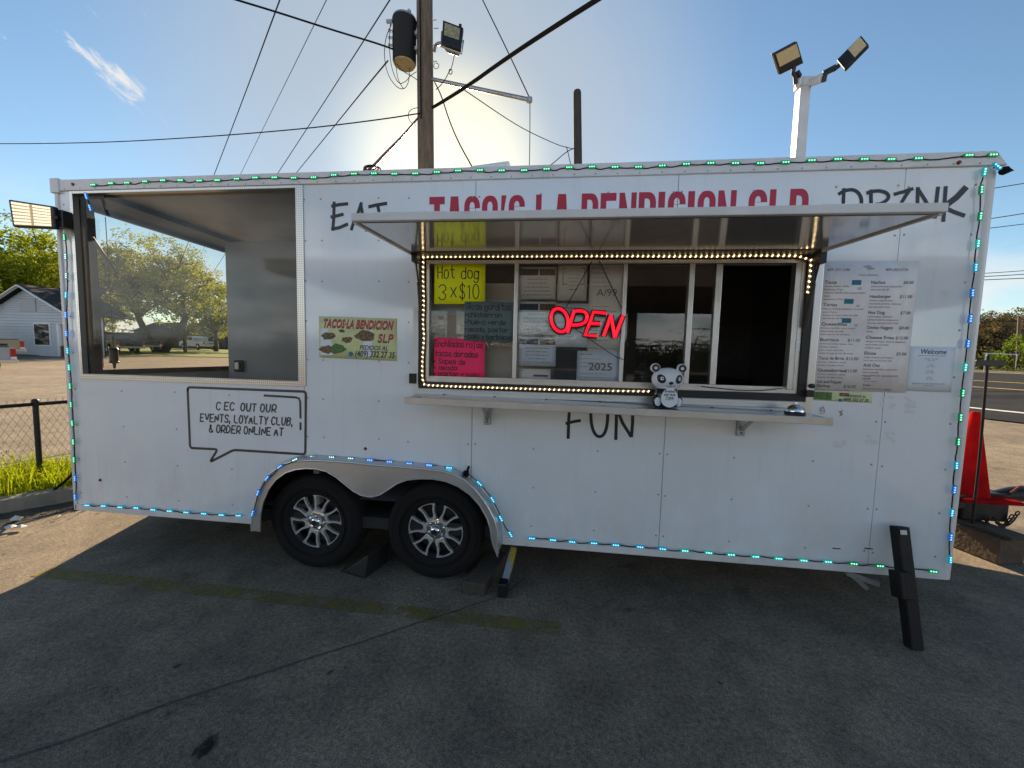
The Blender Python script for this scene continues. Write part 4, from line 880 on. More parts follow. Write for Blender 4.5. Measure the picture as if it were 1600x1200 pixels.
B = MB(); B.box(.02, .06, .03, 2.48, .45, 1.30); B.part('rear_half_wall', M['white'], TR)
B = MB(); B.box(.015, .075, .03, 2.48, 1.30, 1.342); B.part('rear_sill', M['porch_beam'], TR)
B = MB(); B.box(.018, .066, .031, .17, 1.342, 2.575); B.box(.13, .155, .045, .07, 1.31, 2.6); B.part('rear_post', M['porch_beam'], TR)
B = MB(); B.box(.018, .066, 2.3, 2.48, 1.342, 2.575); B.part('rear_post', M['porch_beam'], TR)
B = MB(); B.box(.06, 1.93, 2.45, 2.48, .45, 2.61); B.part('porch_back_wall', M['porch_wall'], TR)
B = MB(); B.box(1.90, 1.94, .03, 2.48, .45, 2.61); B.part('partition', M['porch_wall'], TR)
B = MB(); a = W(144, 371, .09); b = W(182, 428, .09); B.tube([(a[0], .09, a[1]), (b[0], .09, b[1])], .012, 8); B.part('prop_strut', M['porch_beam'], TR)
# inner door, swung open into the porch
d0 = aty(351, 378, .92); d1 = Vector((1.885, .74, 0)); zt = d0.z-.10
B = MB(); u = (d1-Vector((d0.x, .92, 0))).normalized(); dn = Vector((-u.y, u.x, 0))*.04; p0 = Vector((d0.x, .92, 0))
def dpt(t, z): q = p0+(d1-p0)*t; return Vector((q.x, q.y, z))
B.hexa([dpt(0, .5), dpt(1, .5), dpt(1, .5)+dn, dpt(0, .5)+dn], [dpt(0, d0.z), dpt(1, d0.z-.03), dpt(1, d0.z-.03)+dn, dpt(0, d0.z)+dn]); dr = B.part('kitchen_door', M['door'], TR, bevel=.006)
lt = [(363, 562), (384, 562), (384, 584), (363, 584)]
B = MB(); q = dpt(.10, 1.37); B.box(q.x-.045, q.x+.045, q.y-.035, q.y-.012, 1.315, 1.425); B.part('door_latch', M['darkmetal'], dr, bevel=.01)
B = MB(); B.box(q.x-.022, q.x+.022, q.y-.05, q.y-.033, 1.335, 1.405); B.part('latch_handle', M['alu_soft'], dr, bevel=.006)
# unseen panel added beyond the trailer's far corner to shape the shadow edge
B = MB(); B.box(-.62, -.01, 2.46, 2.50, .33, 2.64); B.part('shadow_panel', M['white'], TR, bevel=.004)

# ---- the kitchen and the serving window
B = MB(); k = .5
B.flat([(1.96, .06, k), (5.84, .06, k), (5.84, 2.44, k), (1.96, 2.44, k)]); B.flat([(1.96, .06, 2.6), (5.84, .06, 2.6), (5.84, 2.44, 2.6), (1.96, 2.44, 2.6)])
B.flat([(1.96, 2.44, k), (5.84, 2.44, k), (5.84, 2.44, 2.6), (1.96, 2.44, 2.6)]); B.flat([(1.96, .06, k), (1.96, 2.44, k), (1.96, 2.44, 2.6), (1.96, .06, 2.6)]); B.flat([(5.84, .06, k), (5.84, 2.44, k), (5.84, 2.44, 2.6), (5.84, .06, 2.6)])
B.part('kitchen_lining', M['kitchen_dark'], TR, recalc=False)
B = MB(); B.box(2.3, 3.985, .17, .19, 1.20, 2.015); B.part('cupboard_back', M['beige'], TR)
B = MB(); B.box(2.3, 3.985, .160, .169, 1.80, 1.905); B.part('cupboard_band', M['paper2'], TR)
B = MB(); B.box(4.05, 5.5, 1.6, 2.2, .5, 1.35); B.box(4.2, 4.8, 1.7, 2.1, 1.36, 1.7); B.part('cooker', M['darkmetal'], TR)
def frame(x0, x1, z0, z1, w, ya, yb, B):
    B.box(x0, x1, ya, yb, z0, z0+w); B.box(x0, x1, ya, yb, z1-w, z1); B.box(x0, x0+w, ya, yb, z0+w, z1-w); B.box(x1-w, x1, ya, yb, z0+w, z1-w)
B = MB(); frame(WX0, WX1, WZ0, WZ1, .042, -.010, .05, B); wf = B.part('window_gasket', M['gasket'], TR, bevel=.004)
B = MB(); frame(2.714, 4.98, 1.347, 2.13, .024, .000, .055, B); B.box(4.925, 4.956, .002, .05, 1.371, 2.106); sw = B.part('serving_window', M['alu_soft'], TR, bevel=.003)
B = MB(); B.box(2.738, 4.925, .012, .04, 1.345+.026, 1.386); B.part('track', M['alu_soft'], sw)
for x, w, y in ((3.300, .026, .0), (3.966, .024, .004), (4.352, .030, .0), (4.512, .036, .016)):
    B = MB(); B.box(x-w/2, x+w/2, y, y+.045, 1.386, 2.106); B.part('mullion', M['alu_soft'], sw, bevel=.003)
for a, b, y in ((2.738, 3.287, .024), (3.313, 3.954, .034), (3.978, 4.337, .024), (4.367, 4.494, .034)):      # the right-hand sash is slid open
    B = MB(); B.flat([(a, y, 1.386), (b, y, 1.386), (b, y, 2.106), (a, y, 2.106)]); B.part('pane', M['glass'], sw, recalc=False)
B = MB(); B.box(5.024, 5.066, -.014, .005, 1.235, 2.235); B.part('window_flange', M['alu'], TR, bevel=.004)
B = MB(); B.box(2.632, 2.670, -.012, .005, 1.265, 2.205); B.part('window_flange', M['trim'], TR, bevel=.004)
B = MB(); B.box(2.670, 5.024, -.016, .005, 1.262, 1.303); B.part('window_flange', M['alu'], TR, bevel=.003)
B = MB(); B.box(4.925+.03, 4.955+.02, -.004, .004, 1.6, 1.66); B.part('window_latch', M['panda_w'], TR)
B = MB(); B.box(5.012, 5.05, -.04, -.012, 1.335, 1.375); B.lathe([(.0001, -.01), (.014, -.008), (.014, .01)], (5.032, -.045, 1.40), 'y', 10); B.part('hatch_latch', M['darkmetal'], TR)
B = MB(); B.box(2.618, 2.66, -.035, -.012, 1.335, 1.40); B.part('hatch_latch', M['darkmetal'], TR)
# awning (the raised hatch) with its shiny underside
AO0 = aty(553, 339, -.755); AO1 = aty(1473, 321, -.755)
xa, xb = AO0.x, AO1.x; zo = .5*(AO0.z+AO1.z); zh = 2.168
B = MB(); B.hexa([(xa, -.757, zo-.022), (xb, -.757, zo-.022), (xb+.004, -.014, zh-.012), (xa+.006, -.014, zh-.012)], [(xa, -.757, zo+.004), (xb, -.757, zo+.004), (xb+.004, -.014, zh+.014), (xa+.006, -.014, zh+.014)]); aw = B.part('awning', M['white'], TR)
B = MB(); B.add([(xa+.02, -.735, zo-.0245), (xb-.02, -.735, zo-.0245), (xb-.02, -.03, zh-.0150), (xa+.02, -.03, zh-.0150)], [(3, 2, 1, 0)]); B.part('awning_underside', M['awn_under'], aw, recalc=False)
B = MB(); B.box(xa+.03, xb-.03, -.135, -.012, 2.1445, 2.1500); B.part('reflection_mask', M['darkmetal'], aw)  # matte bar added along the hinge line to hide the bulbs' mirror image
B = MB(); B.box(xa-.004, xb+.004, -.775, -.752, zo-.027, zo+.007); B.part('awning_edge', M['trim'], aw, bevel=.003)
for x0 in (xa-.003, xb-.012):
    B = MB(); B.hexa([(x0, -.755, zo-.032), (x0+.015, -.755, zo-.032), (x0+.015, -.02, zh-.024), (x0, -.02, zh-.024)], [(x0, -.755, zo+.009), (x0+.015, -.755, zo+.009), (x0+.015, -.02, zh+.016), (x0, -.02, zh+.016)]); B.part('awning_edge', M['trim'], aw)
for x0, x1 in ((xa+.09, xa+.42), (xb-.42, xb-.10)):
    B = MB(); B.box(x0, x1, -.752, -.70, zo+.007, zo+.017); B.part('awning_stiffener', M['alu_soft'], aw)
B = MB(); B.box(4.985, 5.02, -.10, -.03, zh-.085, zh-.018); B.part('strut_bracket', M['darkmetal'], aw)
B = MB(); B.box(2.655, 2.69, -.10, -.03, zh-.07, zh-.018); B.part('strut_bracket', M['darkmetal'], aw)
for x, xe in ((5.004, 4.985), (2.672, 2.694)):
    B = MB(); B.tube([(x, -.075, zh-.05), ((x+xe)/2, -.05, 1.98)], .006, 8); B.tube([((x+xe)/2, -.05, 1.98), (xe, -.025, 1.74)], .011, 8); B.part('gas_strut', M['black'], TR, smooth=50)
# counter shelf
def cz(x): return 1.268-.0105*(x-2.7)
c0, c1 = aty(634, 622, -.265).x, aty(1299, 655, -.265).x
B = MB(); B.hexa([(c0, -.265, cz(c0)-.03), (c1, -.265, cz(c1)-.03), (c1+.008, -.008, cz(c1)-.018), (c0-.008, -.008, cz(c0)-.018)], [(c0, -.265, cz(c0)), (c1, -.265, cz(c1)), (c1+.008, -.008, cz(c1)+.004), (c0-.008, -.008, cz(c0)+.004)]); ct = B.part('counter', M['counter'], TR, bevel=.003)
B = MB(); B.hexa([(c0-.004, -.276, cz(c0)-.034), (c1+.004, -.276, cz(c1)-.034), (c1+.004, -.263, cz(c1)-.034), (c0-.004, -.263, cz(c0)-.034)], [(c0-.004, -.276, cz(c0)+.005), (c1+.004, -.276, cz(c1)+.005), (c1+.004, -.263, cz(c1)+.005), (c0-.004, -.263, cz(c0)+.005)]); B.part('counter_lip', M['alu_soft'], ct, bevel=.002)
B = MB()
for i in range(7):
    x = 2.85+i*.33; B.lathe([(.0001, .004), (.007, .003), (.009, 0)], (x, -.03, cz(x)+.0035), 'z', 8)
B.part('rivet', M['darkmetal'], ct, kind='stuff')
for px in (762, 1156):
    x = aty(px, 660).x; B = MB(); B.box(x-.022, x+.022, -.026, .0, 1.085, 1.235); B.bar((x, -.02, 1.12), (x, -.20, 1.235), .02, .012); br = B.part('counter_bracket', M['galv'], TR, bevel=.003)
    for z in (1.105, 1.135): B = MB(); B.lathe([(.0001, -.03), (.006, -.028), (.006, -.024)], (x, 0, z), 'y', 8); B.part('bolt', M['darkmetal'], br)
# marker lights and small marks on the skin
for px, py in ((571, 262-700+700), (1498, 254), (114, 288)):
    q = W(px, py, -.014); B = MB(); B.lathe([(.0001, -.009), (.008, -.008), (.011, -.0)], (q[0], -.013, q[1]), 'y', 14); B.part('marker_light', M['rust'], TR, smooth=40)
for px, py in ((571, 701), (157, 750)):
    q = W(px, py, 0); B = MB(); B.lathe([(.0001, -.008), (.008, -.007), (.011, 0)], (q[0], -.001, q[1]), 'y', 14); B.part('marker_light', M['rust'], TR, smooth=40)
for px in (1307, 1357):
    q = W(px, 857, 0); B = MB(); B.box(q[0]-.022, q[0]+.022, -.002, .001, q[1]-.003, q[1]+.003); B.part('slot', M['gasket'], TR)
q = W(1490, 755, -.03)
# ---- lettering on the skin
PL = wallplane(-.0008)
def brush(B, strokes, w):
    for i, s in enumerate(strokes): ribbon(B, s, w, PL, .0003*(1+i % 4))
def pxs(*p): return [W(x, y, -.001) for x, y in p]
B = MB(); x0 = W(671, 308)[0]; x1 = W(1265, 293)[0]
def rrect(a, b, c, d, r, k=5):            # rounded rectangle a..b, c..d, counter-clockwise; r per corner (bl, br, tr, tl)
    out = []
    for (cx, cz_, sx, sz, rr, t0) in ((a, c, 1, 1, r[0], 180), (b, c, -1, 1, r[1], 270), (b, d, -1, -1, r[2], 0), (a, d, 1, -1, r[3], 90)):
        if rr <= 0: out.append((cx, cz_)); continue
        for i in range(k+1): t = R_(t0+90*i/k); out.append((cx+sx*rr+rr*math.cos(t), cz_+sz*rr*1.5+rr*1.5*math.sin(t)))
    return out
def block(ch, w, h):                      # heavy condensed capitals, (loops, advance)
    s, t = .34*w, .13*h
    if ch == 'T': return [[[(w*.5-s*.55, 0), (w*.5+s*.55, 0), (w*.5+s*.55, h-t), (w, h-t), (w, h), (0, h), (0, h-t), (w*.5-s*.55, h-t)]]]
    if ch in "I": return [[[(0, 0), (s*1.1, 0), (s*1.1, h), (0, h)]]]
    if ch == "'": return [[[(s*.2, h*.70), (s*.7, h*.70), (s*1.15, h), (s*.25, h)]]]
    if ch == 'A': return [[[(0, 0), (s*.95, 0), (w*.37, h*.2), (w*.63, h*.2), (w-s*.95, 0), (w, 0), (w*.74, h), (w*.26, h)], [(w*.41, h*.33), (w*.59, h*.33), (w*.5, h*.78)]]]
    if ch == 'L': return [[[(0, 0), (w*.9, 0), (w*.9, t), (s, t), (s, h), (0, h)]]]
    if ch == 'E': return [[[(0, 0), (w*.92, 0), (w*.92, t), (s, t), (s, h*.44), (w*.85, h*.44), (w*.85, h*.56), (s, h*.56), (s, h-t), (w*.92, h-t), (w*.92, h), (0, h)]]]
    if ch == 'N': return [[[(0, 0), (s*.9, 0), (s*.9, h*.55), (w-s*.9, 0), (w, 0), (w, h), (w-s*.9, h), (w-s*.9, h*.45), (s*.9, h), (0, h)]]]
    o = rrect(0, w, 0, h, (.42*w,)*4); q = rrect(s, w-s, t*.75, h-t*.75, (.18*w,)*4)
    if ch == 'O': return [[o, q]]
    if ch == 'D': return [[rrect(0, w, 0, h, (0, .42*w, .42*w, 0)), rrect(s, w-s, t*.8, h-t*.8, (0, .18*w, .18*w, 0))]]
    if ch == 'P': return [[rrect(0, w, h*.42, h, (0, .42*w, .42*w, 0)), rrect(s, w-s, h*.52, h-t*.8, (0, .18*w, .18*w, 0))], [[(0, 0), (s, 0), (s, h*.42), (0, h*.42)]]]
    if ch == 'B': return [[rrect(0, w, h*.5, h, (0, .3*w, .42*w, 0)), rrect(s, w-s, h*.58, h-t*.8, (0, .16*w, .16*w, 0))], [rrect(0, w, 0, h*.5, (0, .42*w, .3*w, 0)), rrect(s, w-s, t*.8, h*.43, (0, .16*w, .16*w, 0))]]
    oc = rrect(0, w, 0, h, (.42*w,)*4, 8); ic = rrect(s, w-s, t*.75, h-t*.75, (.18*w,)*4, 8)
    if ch == 'C':
        a = [p for p in oc[18:] if True]; up = [p for p in oc if p[1] > h*.64 and p[0] >= 0]; lo = [p for p in oc if p[1] < h*.36]
        return [[rrect(0, w, h*.79, h, (0, 0, .42*w, .42*w)), rrect(s, w-s, h*.795, h-t*.75, (0, 0, .18*w, .18*w))], [[(0, h*.36), (s, h*.36), (s, h*.79), (0, h*.79)]], [rrect(0, w, 0, h*.36, (.42*w, .42*w, 0, 0)), rrect(s, w-s, t*.75, h*.35, (.18*w, .18*w, 0, 0))]]
    if ch == 'S':
        return [[rrect(0, w, h*.80, h, (0, 0, .42*w, .42*w)), rrect(s, w-s, h*.805, h-t*.75, (0, 0, .18*w, .18*w))], [[(0, h*.80), (w*.01, h*.68), (w*.10, h*.61), (w*.66, h*.36), (w, h*.36), (w*.97, h*.50), (w*.85, h*.57), (s*1.15, h*.72), (s, h*.76), (s, h*.80)]], [rrect(0, w, 0, h*.355, (.42*w, .42*w, 0, 0)), rrect(s, w-s, t*.75, h*.35, (.18*w, .18*w, 0, 0))]]
    return []
ADV = {'T': 1.0, 'I': .42, "'": .42, 'L': .95, 'E': .97, ' ': .42}
txt = "TACO'S LA BENDICION SLP"; tw = sum(ADV.get(c, 1.0) for c in txt)+.13*(len(txt)-1); cw = (x1-x0)/tw; cx = x0
for ch in txt:
    for lp in block(ch, cw, .355): B.prism([[(cx+p[0], 2.165+p[1]) for p in l] for l in lp], -.0012, -.0004, back=False)
    cx += (ADV.get(ch, 1.0)+.13)*cw
B.part('lettering', M['red_decal'], TR, label='red block lettering half hidden by the awning', recalc=False)
def zpx(x, y, ox, oy, s): return (ox+x/s, oy+y/s)
E_ = lambda x, y: zpx(x, y, 480, 240, 4.0)
def px_st(f, *p): return [W(*f(x, y), -.001) for x, y in p]
B = MB()
brush(B, [px_st(E_, (168, 306), (166, 400), (160, 476)), px_st(E_, (156, 328), (205, 318), (250, 314)), px_st(E_, (152, 396), (190, 388), (222, 380)), px_st(E_, (156, 472), (205, 462), (250, 442)),
          px_st(E_, (338, 310), (318, 370), (290, 430), (276, 474)), px_st(E_, (334, 318), (350, 400), (372, 480)), px_st(E_, (290, 420), (330, 410), (368, 404)),
          px_st(E_, (388, 332), (440, 320), (494, 312)), px_st(E_, (440, 322), (456, 400), (470, 470))], .021)
B.part('lettering', M['decal'], TR, label='black brush lettering EAT', recalc=False)
D_ = lambda x, y: zpx(x, y, 1180, 30, 3.81)
B = MB()
brush(B, [px_st(D_, (528, 1012), (524, 1100), (516, 1180)), px_st(D_, *smooth_pts([(500, 1040), (530, 1020), (590, 1012), (630, 1050), (634, 1110), (600, 1170), (520, 1190)], 2)),
          px_st(D_, (688, 1020), (690, 1100), (690, 1180)), px_st(D_, *smooth_pts([(668, 1034), (730, 1018), (790, 1035), (795, 1070), (750, 1100), (690, 1108)], 2)), px_st(D_, (720, 1100), (770, 1140), (820, 1180)),
          px_st(D_, (830, 1042), (880, 1028), (935, 1010)), px_st(D_, (920, 1016), (890, 1060), (860, 1110)), px_st(D_, (850, 1180), (890, 1172), (930, 1165)),
          px_st(D_, (962, 1180), (966, 1100), (968, 1005)), px_st(D_, (968, 1010), (1010, 1075), (1040, 1130), (1070, 1178)), px_st(D_, (1070, 1180), (1078, 1090), (1088, 1003)),
          px_st(D_, (1134, 1000), (1126, 1100), (1120, 1200)), ], .019)
brush(B, [px_st(D_, (1250, 1006), (1200, 1060), (1120, 1120))], .032); brush(B, [px_st(D_, (1120, 1118), (1180, 1146), (1242, 1168))], .022)
B.part('lettering', M['decal'], TR, label='black brush lettering DRINK', recalc=False)
F_ = lambda x, y: zpx(x, y, 620, 560, 2.2857)
B = MB()
brush(B, [px_st(F_, (618, 165), (614, 220), (612, 284)), px_st(F_, (600, 180), (640, 176), (672, 172)), px_st(F_, (606, 232), (630, 226), (654, 222)),
          px_st(F_, *smooth_pts([(692, 172), (694, 240), (712, 280), (738, 278), (752, 240), (754, 176)], 2)), px_st(F_, (782, 288), (784, 230), (784, 172)), px_st(F_, (786, 180), (806, 230), (836, 278)), px_st(F_, (838, 278), (842, 230), (842, 170))], .0195)
B.part('lettering', M['decal'], TR, label='black brush lettering FUN', recalc=False)
def rounded(pts, r, k=4):
    out = []; n = len(pts)
    for i in range(n):
        p, a, b = Vector(pts[i]), Vector(pts[i-1]), Vector(pts[(i+1) % n]); u, v = (a-p).normalized(), (b-p).normalized(); rr = min(r, .45*(a-p).length, .45*(b-p).length)
        for j in range(k+1): t = j/k; out.append(tuple((p+u*rr)*(1-t)**2+p*2*t*(1-t)+(p+v*rr)*t*t))
    return out
B = MB(); bub = pxs((293, 605), (478, 612), (477, 710), (365, 703), (328, 722), (340, 702), (297, 700))
lp = rounded(bub, .022); ribbon(B, lp+[lp[0], lp[1]], .0175, PL, .0003)
for s in (((413, 618), (440, 619.5), (462, 621), (467, 622.5), (469, 627), (469.3, 640), (469.5, 653)), ((469.5, 661), (469.5, 666), (469.5, 671))): ribbon(B, pxs(*s), .0155, PL, .0003)
B.part('speech_bubble', M['decal_thin'], TR, label='black outlined speech bubble decal', recalc=False)
B = MB()
for t, l, r_, by in (('C EC  OUT OUR', 338, 431, 640), ('EVENTS, LOYALTY CLUB,', 313, 457, 658), ('& ORDER ONLINE AT', 327, 442, 675)):
    a = W(l, by); b = W(r_, by+.02*(r_-l)); hand(B, t, a[0], a[1], .053, .0095, PL, width=b[0]-a[0], shear=.12, jit=.02, soft=2, seed=len(t), gap=1.9)
B.part('lettering', M['decal_thin'], TR, label='thin black lettering inside the speech bubble', recalc=False)
M['faded_ink'] = mat('faded_red_ink', (.55, .33, .36), .6)
# faint red scribbles under the second banner
B = MB()
for cx, cy in ((1284, 641), (1314, 646)):
    B = MB()
    for k in range(3): ribbon(B, smooth_pts([W(cx+rnd(-5, 5), cy+rnd(-6, 6)) for _ in range(5)], 2), .004, PL, .0003*(1+k))
    B.part('scribble', M['faded_ink'], TR, recalc=False)
# old sticker residue on the skin
B = MB()
for cx, cy, w, h in ((1390, 629, 12, 8), (1422, 628, 9, 8), (1424, 640, 8, 5), (1362, 687, 8, 6), (1392, 683, 9, 9), (1312, 693, 9, 5), (1476, 459, 3, 4)):
    for k in range(6):
        c = (cx+rnd(-w, w), cy+rnd(-h, h)); B.flat([Vector((W(c[0]+rnd(2, 6)*math.cos(t), c[1]+rnd(1.5, 4)*math.sin(t))[0], -.0006-.0002*k, W(c[0], c[1]+rnd(1.5, 4)*math.sin(t))[1])) for t in (0, 1, 2, 3, 4, 5)])
B.part('sticker_residue', mat('adhesive_grey', (.69, .69, .69), .6), TR, kind='stuff', recalc=False)
# tongue, coupler and jack at the nose
B = MB()
for y in (.75, 1.75): B.bar((5.9, y, .37), (7.30, 1.27, .40), .055, .10)
B.box(7.22, 7.40, 1.21, 1.33, .34, .46); tg = B.part('tongue', M['darkmetal'], TR)
B = MB(); B.tube([(7.38, 1.27, .42), (7.50, 1.27, .45), (7.60, 1.27, .455), (7.68, 1.27, .43), (7.71, 1.27, .36)], [.05, .06, .07, .065, .055], 14); B.part('coupler', M['darkmetal'], TR, smooth=50)
B = MB(); B.tube([(7.44, 1.22, .47), (7.50, 1.22, .53), (7.62, 1.22, .53)], .009, 8); B.part('coupler_lever', M['rust'], TR)
B = MB(); B.box(7.02, 7.36, 1.14, 1.36, .24, .40); B.part('jack_mount', M['darkmetal'], TR, bevel=.01)
def chain(a, b, d, n, R=.017):
    pts = sag(a, b, d, n); B = MB()
    for i, p in enumerate(pts):
        t = (pts[min(i+1, n)]-pts[max(i-1, 0)]).normalized(); s = Vector((0, 1, 0)) if i % 2 else t.cross(Vector((0, 1, 0))).normalized()
        B.tube([p+t*R*1.2*math.cos(q)+s*R*.7*math.sin(q) for q in [6.283*j/10 for j in range(11)]], .0045, 6, cap=False)
    return B
for a, b, d in (((7.18, 1.12, .26), (7.36, 1.12, .30), .10), ((7.22, 1.10, .28), (7.40, 1.12, .33), .08)): chain(a, b, d, 13).part('safety_chain', M['darkmetal'], TR, smooth=60)
B = MB(); B.box(6.98, 7.12, 1.18, 1.34, .16, .34); B.tube([(7.05, 1.26, .34), (7.05, 1.26, .62)], .04, 12); B.part('tongue_jack', M['darkmetal'], TR)
# folding stabiliser arm behind the leaning timber
a = Vector((5.36, .03, .272)); B = MB(); B.bar(a, (5.50, -.02, .245), .045, .03); B.bar((5.40, .06, .25), (5.49, .04, .17), .02, .025); B.part('stabiliser_arm', M['galv'], TR)
# ================================================================== THINGS ON AND AROUND THE TRAILER
def card(name, label, cat, x0, x1, z0, z1, y, m, group=None, tilt=0.0, curl=0.006, nx=8):
    """a thin sheet with a little curl; returns thing and the plane to write on"""
    cx = (x0+x1)/2; T = thing(name, label, cat, (cx, y, z0), group)
    def pl(u, v, l): t = (u-x0)/(x1-x0); return Vector((u, y-curl*math.sin(t*3.1)*(.5+.5*(v-z0)/(z1-z0))-l, v+tilt*(u-cx)))
    B = MB()
    for j in range(5):
        for i in range(nx+1): B.v.append(pl(x0+(x1-x0)*i/nx, z0+(z1-z0)*j/4, 0))
    for j in range(4):
        for i in range(nx): a = j*(nx+1)+i; B.f.append((a, a+1, a+nx+2, a+nx+1)); B.m.append(0)
    k = len(B.v)
    o = B.part('sheet', m, T, smooth=80, recalc=False); sd = o.modifiers.new('thick', 'SOLIDIFY'); sd.thickness = .0008; sd.offset = -1 if True else 1
    o.data.flip_normals() if o.data.polygons[0].normal.y > 0 else None
    return T, pl
def writ(T, name, m, fn, label=None):
    B = MB(); fn(B)
    if B.v: B.part(name, m, T, recalc=False, label=label)
YG = .018
x0, z1 = W(679, 412, YG); x1, z0 = W(757.5, 475.5, YG)
T, pl = card('price_card', 'bright yellow handwritten card at the top of the left window pane', 'sign', x0, x1, z0, z1, YG, M['neon_y'], 'handwritten cards in the window')
w, h = x1-x0, z1-z0
writ(T, 'handwriting', M['ink'], lambda B: (hand(B, 'Hot', x0+.07*w, z1-.36*h, .30*h, .0065, pl, width=.33*w, jit=.03, seed=3, xs=.8), hand(B, 'dog', x0+.54*w, z1-.37*h, .28*h, .0065, pl, width=.33*w, jit=.03, seed=4),
      hand(B, '3', x0+.09*w, z1-.90*h, .37*h, .0065, pl, width=.15*w, jit=.02, seed=5), hand(B, 'x', x0+.33*w, z1-.83*h, .36*h, .0065, pl, width=.11*w), hand(B, '$', x0+.51*w, z1-.86*h, .34*h, .0065, pl, width=.10*w), hand(B, '10', x0+.67*w, z1-.86*h, .34*h, .0065, pl, width=.21*w)))
x0, z1 = W(726, 471.5, YG-.004); x1, z0 = W(803.5, 534.5, YG-.004)
T, pl = card('price_card', 'dark grey-green handwritten card overlapping the yellow and pink cards', 'sign', x0, x1, z0, z1, YG-.006, M['teal_card'], 'handwritten cards in the window', tilt=-.01)
w2, h2 = x1-x0, z1-z0; xa2, za2 = x0, z1
def gord(B):
    for i, t in enumerate(('Ricas gorditas', '*chicharron', '*huevo verde', '*asada, pastor', '*pollo y barbacoa')):
        hand(B, t, xa2+(.05 if i == 0 else .02)*w2, za2-(.20+.185*i)*h2, (.155 if i == 0 else .12)*h2, .0048, pl, width=(.88, .72, .80, .86, .94)[i]*w2, jit=.04, seed=20+i)
writ(T, 'handwriting', M['ink'], gord)
x0, z1 = W(678.5, 528, YG); x1, z0 = W(756.5, 592, YG)
T, pl = card('price_card', 'pink-red handwritten card at the bottom of the left window pane', 'sign', x0, x1, z0, z1, YG, M['neon_p'], 'handwritten cards in the window', tilt=-.012)
w3, h3, x3, z3 = x1-x0, z1-z0, x0, z1
def ench(B):
    for i, (t, ww, hh, dy, dx) in enumerate((('Enchiladas rojas', .94, .15, .22, .02), ('tacos dorados', .85, .145, .46, .02), ('* Sopes de', .62, .13, .65, .0), ('* asada', .46, .11, .80, .0), ('* pastor y pollo', .90, .11, .955, .0))):
        hand(B, t, x3+dx*w3, z3-dy*h3, hh*h3, .0052, pl, width=ww*w3, jit=.04, seed=30+i)
writ(T, 'handwriting', M['ink'], ench)
# papers taped inside the second pane
YP = .046
def lines(B, pl, x0, x1, zt, n, dz, h=.0035, seed=1, fill=(.5, .95), center=False):
    rg = random.Random(seed)
    for i in range(n):
        z = zt-i*dz; L = (x1-x0)*rg.uniform(*fill); a = x0+((x1-x0)-L)/2 if center else x0; x = a
        while x < a+L-.004:
            e = min(a+L, x+rg.uniform(.006, .03)); B.flat([pl(x, z, .0006), pl(e, z, .0006), pl(e, z+h, .0006), pl(x, z+h, .0006)]); x = e+.004
def rect(B, pl, x0, x1, z0, z1, l=.0006): B.flat([pl(x0, z0, l), pl(x1, z0, l), pl(x1, z1, l), pl(x0, z1, l)])
def sheet_px(name, label, cat, px, m, group=None, y=YP):
    x0, z1 = W(px[0], px[1], y); x1, z0 = W(px[2], px[3], y); T, pl = card(name, label, cat, x0, x1, z0, z1, y, m, group, curl=.002); return T, pl, x0, x1, z0, z1
for i, (py0, py1) in enumerate(((417, 468), (471, 523), (526, 573))):
    T, pl, x0, x1, z0, z1 = sheet_px('notice_sheet', ('uppermost', 'middle', 'lowest')[i]+' of three flyers with photo strips behind the second pane', 'notice', (811, py0, 868, py1), M['paper'] if i == 0 else M['paper2'], 'notices in the window', YP-.001*i)
    w, h = x1-x0, z1-z0
    writ(T, 'photo_strip', M['print_navy'], lambda B: rect(B, pl, x0+.02*w, x0+.52*w, z1-.26*h, z1-.07*h)); writ(T, 'photo_strip', M['print_food'], lambda B: rect(B, pl, x0+.56*w, x0+.97*w, z1-.26*h, z1-.07*h))
    writ(T, 'print', M['print_lt'], lambda B: (lines(B, pl, x0+.08*w, x1-.08*w, z1-.40*h, 5, .12*h, .007, i+3, (.5, .95), True)))
T, pl, x0, x1, z0, z1 = sheet_px('notice_sheet', 'small pale slip with a faint red line at the foot of the second pane', 'notice', (812, 576, 860, 593), M['paper'], 'notices in the window', YP-.004)
writ(T, 'print', M['print_red'], lambda B: (rect(B, pl, x0+.45*(x1-x0), x1-.08*(x1-x0), z0+.25*(z1-z0), z0+.45*(z1-z0)))); writ(T, 'border', M['print_lt'], lambda B: (rect(B, pl, x0+.01, x1-.01, z1-.012, z1-.009), rect(B, pl, x0+.01, x1-.01, z0+.009, z0+.012)))
T, pl, x0, x1, z0, z1 = sheet_px('certificate', 'framed certificate sheet hung left of the A/99 sheet', 'notice', (872, 415, 916, 470), M['paper'], 'notices in the window')
w, h = x1-x0, z1-z0
def cert(B):
    a, b, c, d = x0+.16*w, x0+.93*w, z0+.45*h, z1-.06*h; t = .008
    rect(B, pl, a, b, d-t, d); rect(B, pl, a, b, c, c+t); rect(B, pl, a, a+t, c+t, d-t); rect(B, pl, b-t, b, c+t, d-t); lines(B, pl, a+.02, b-.02, d-.045, 4, .022, .004, 6, (.4, .9), True); lines(B, pl, a+.03, b-.03, z0+.3*h, 1, .02, .008, 8, (.6, .9), True)
writ(T, 'print', M['print_lt'], cert)
T, pl, x0, x1, z0, z1 = sheet_px('notice_sheet', 'tall pale sheet printed A/99 beside the sliding frame', 'notice', (922, 414, 972, 545), M['paper'], 'notices in the window', YP-.002)
w, h = x1-x0, z1-z0
writ(T, 'print', M['print_grey'], lambda B: print_text(B, 'A/99', x0+.5*w, z0+.63*h, .044, pl, width=.56*w, bold=.0, align='c'))
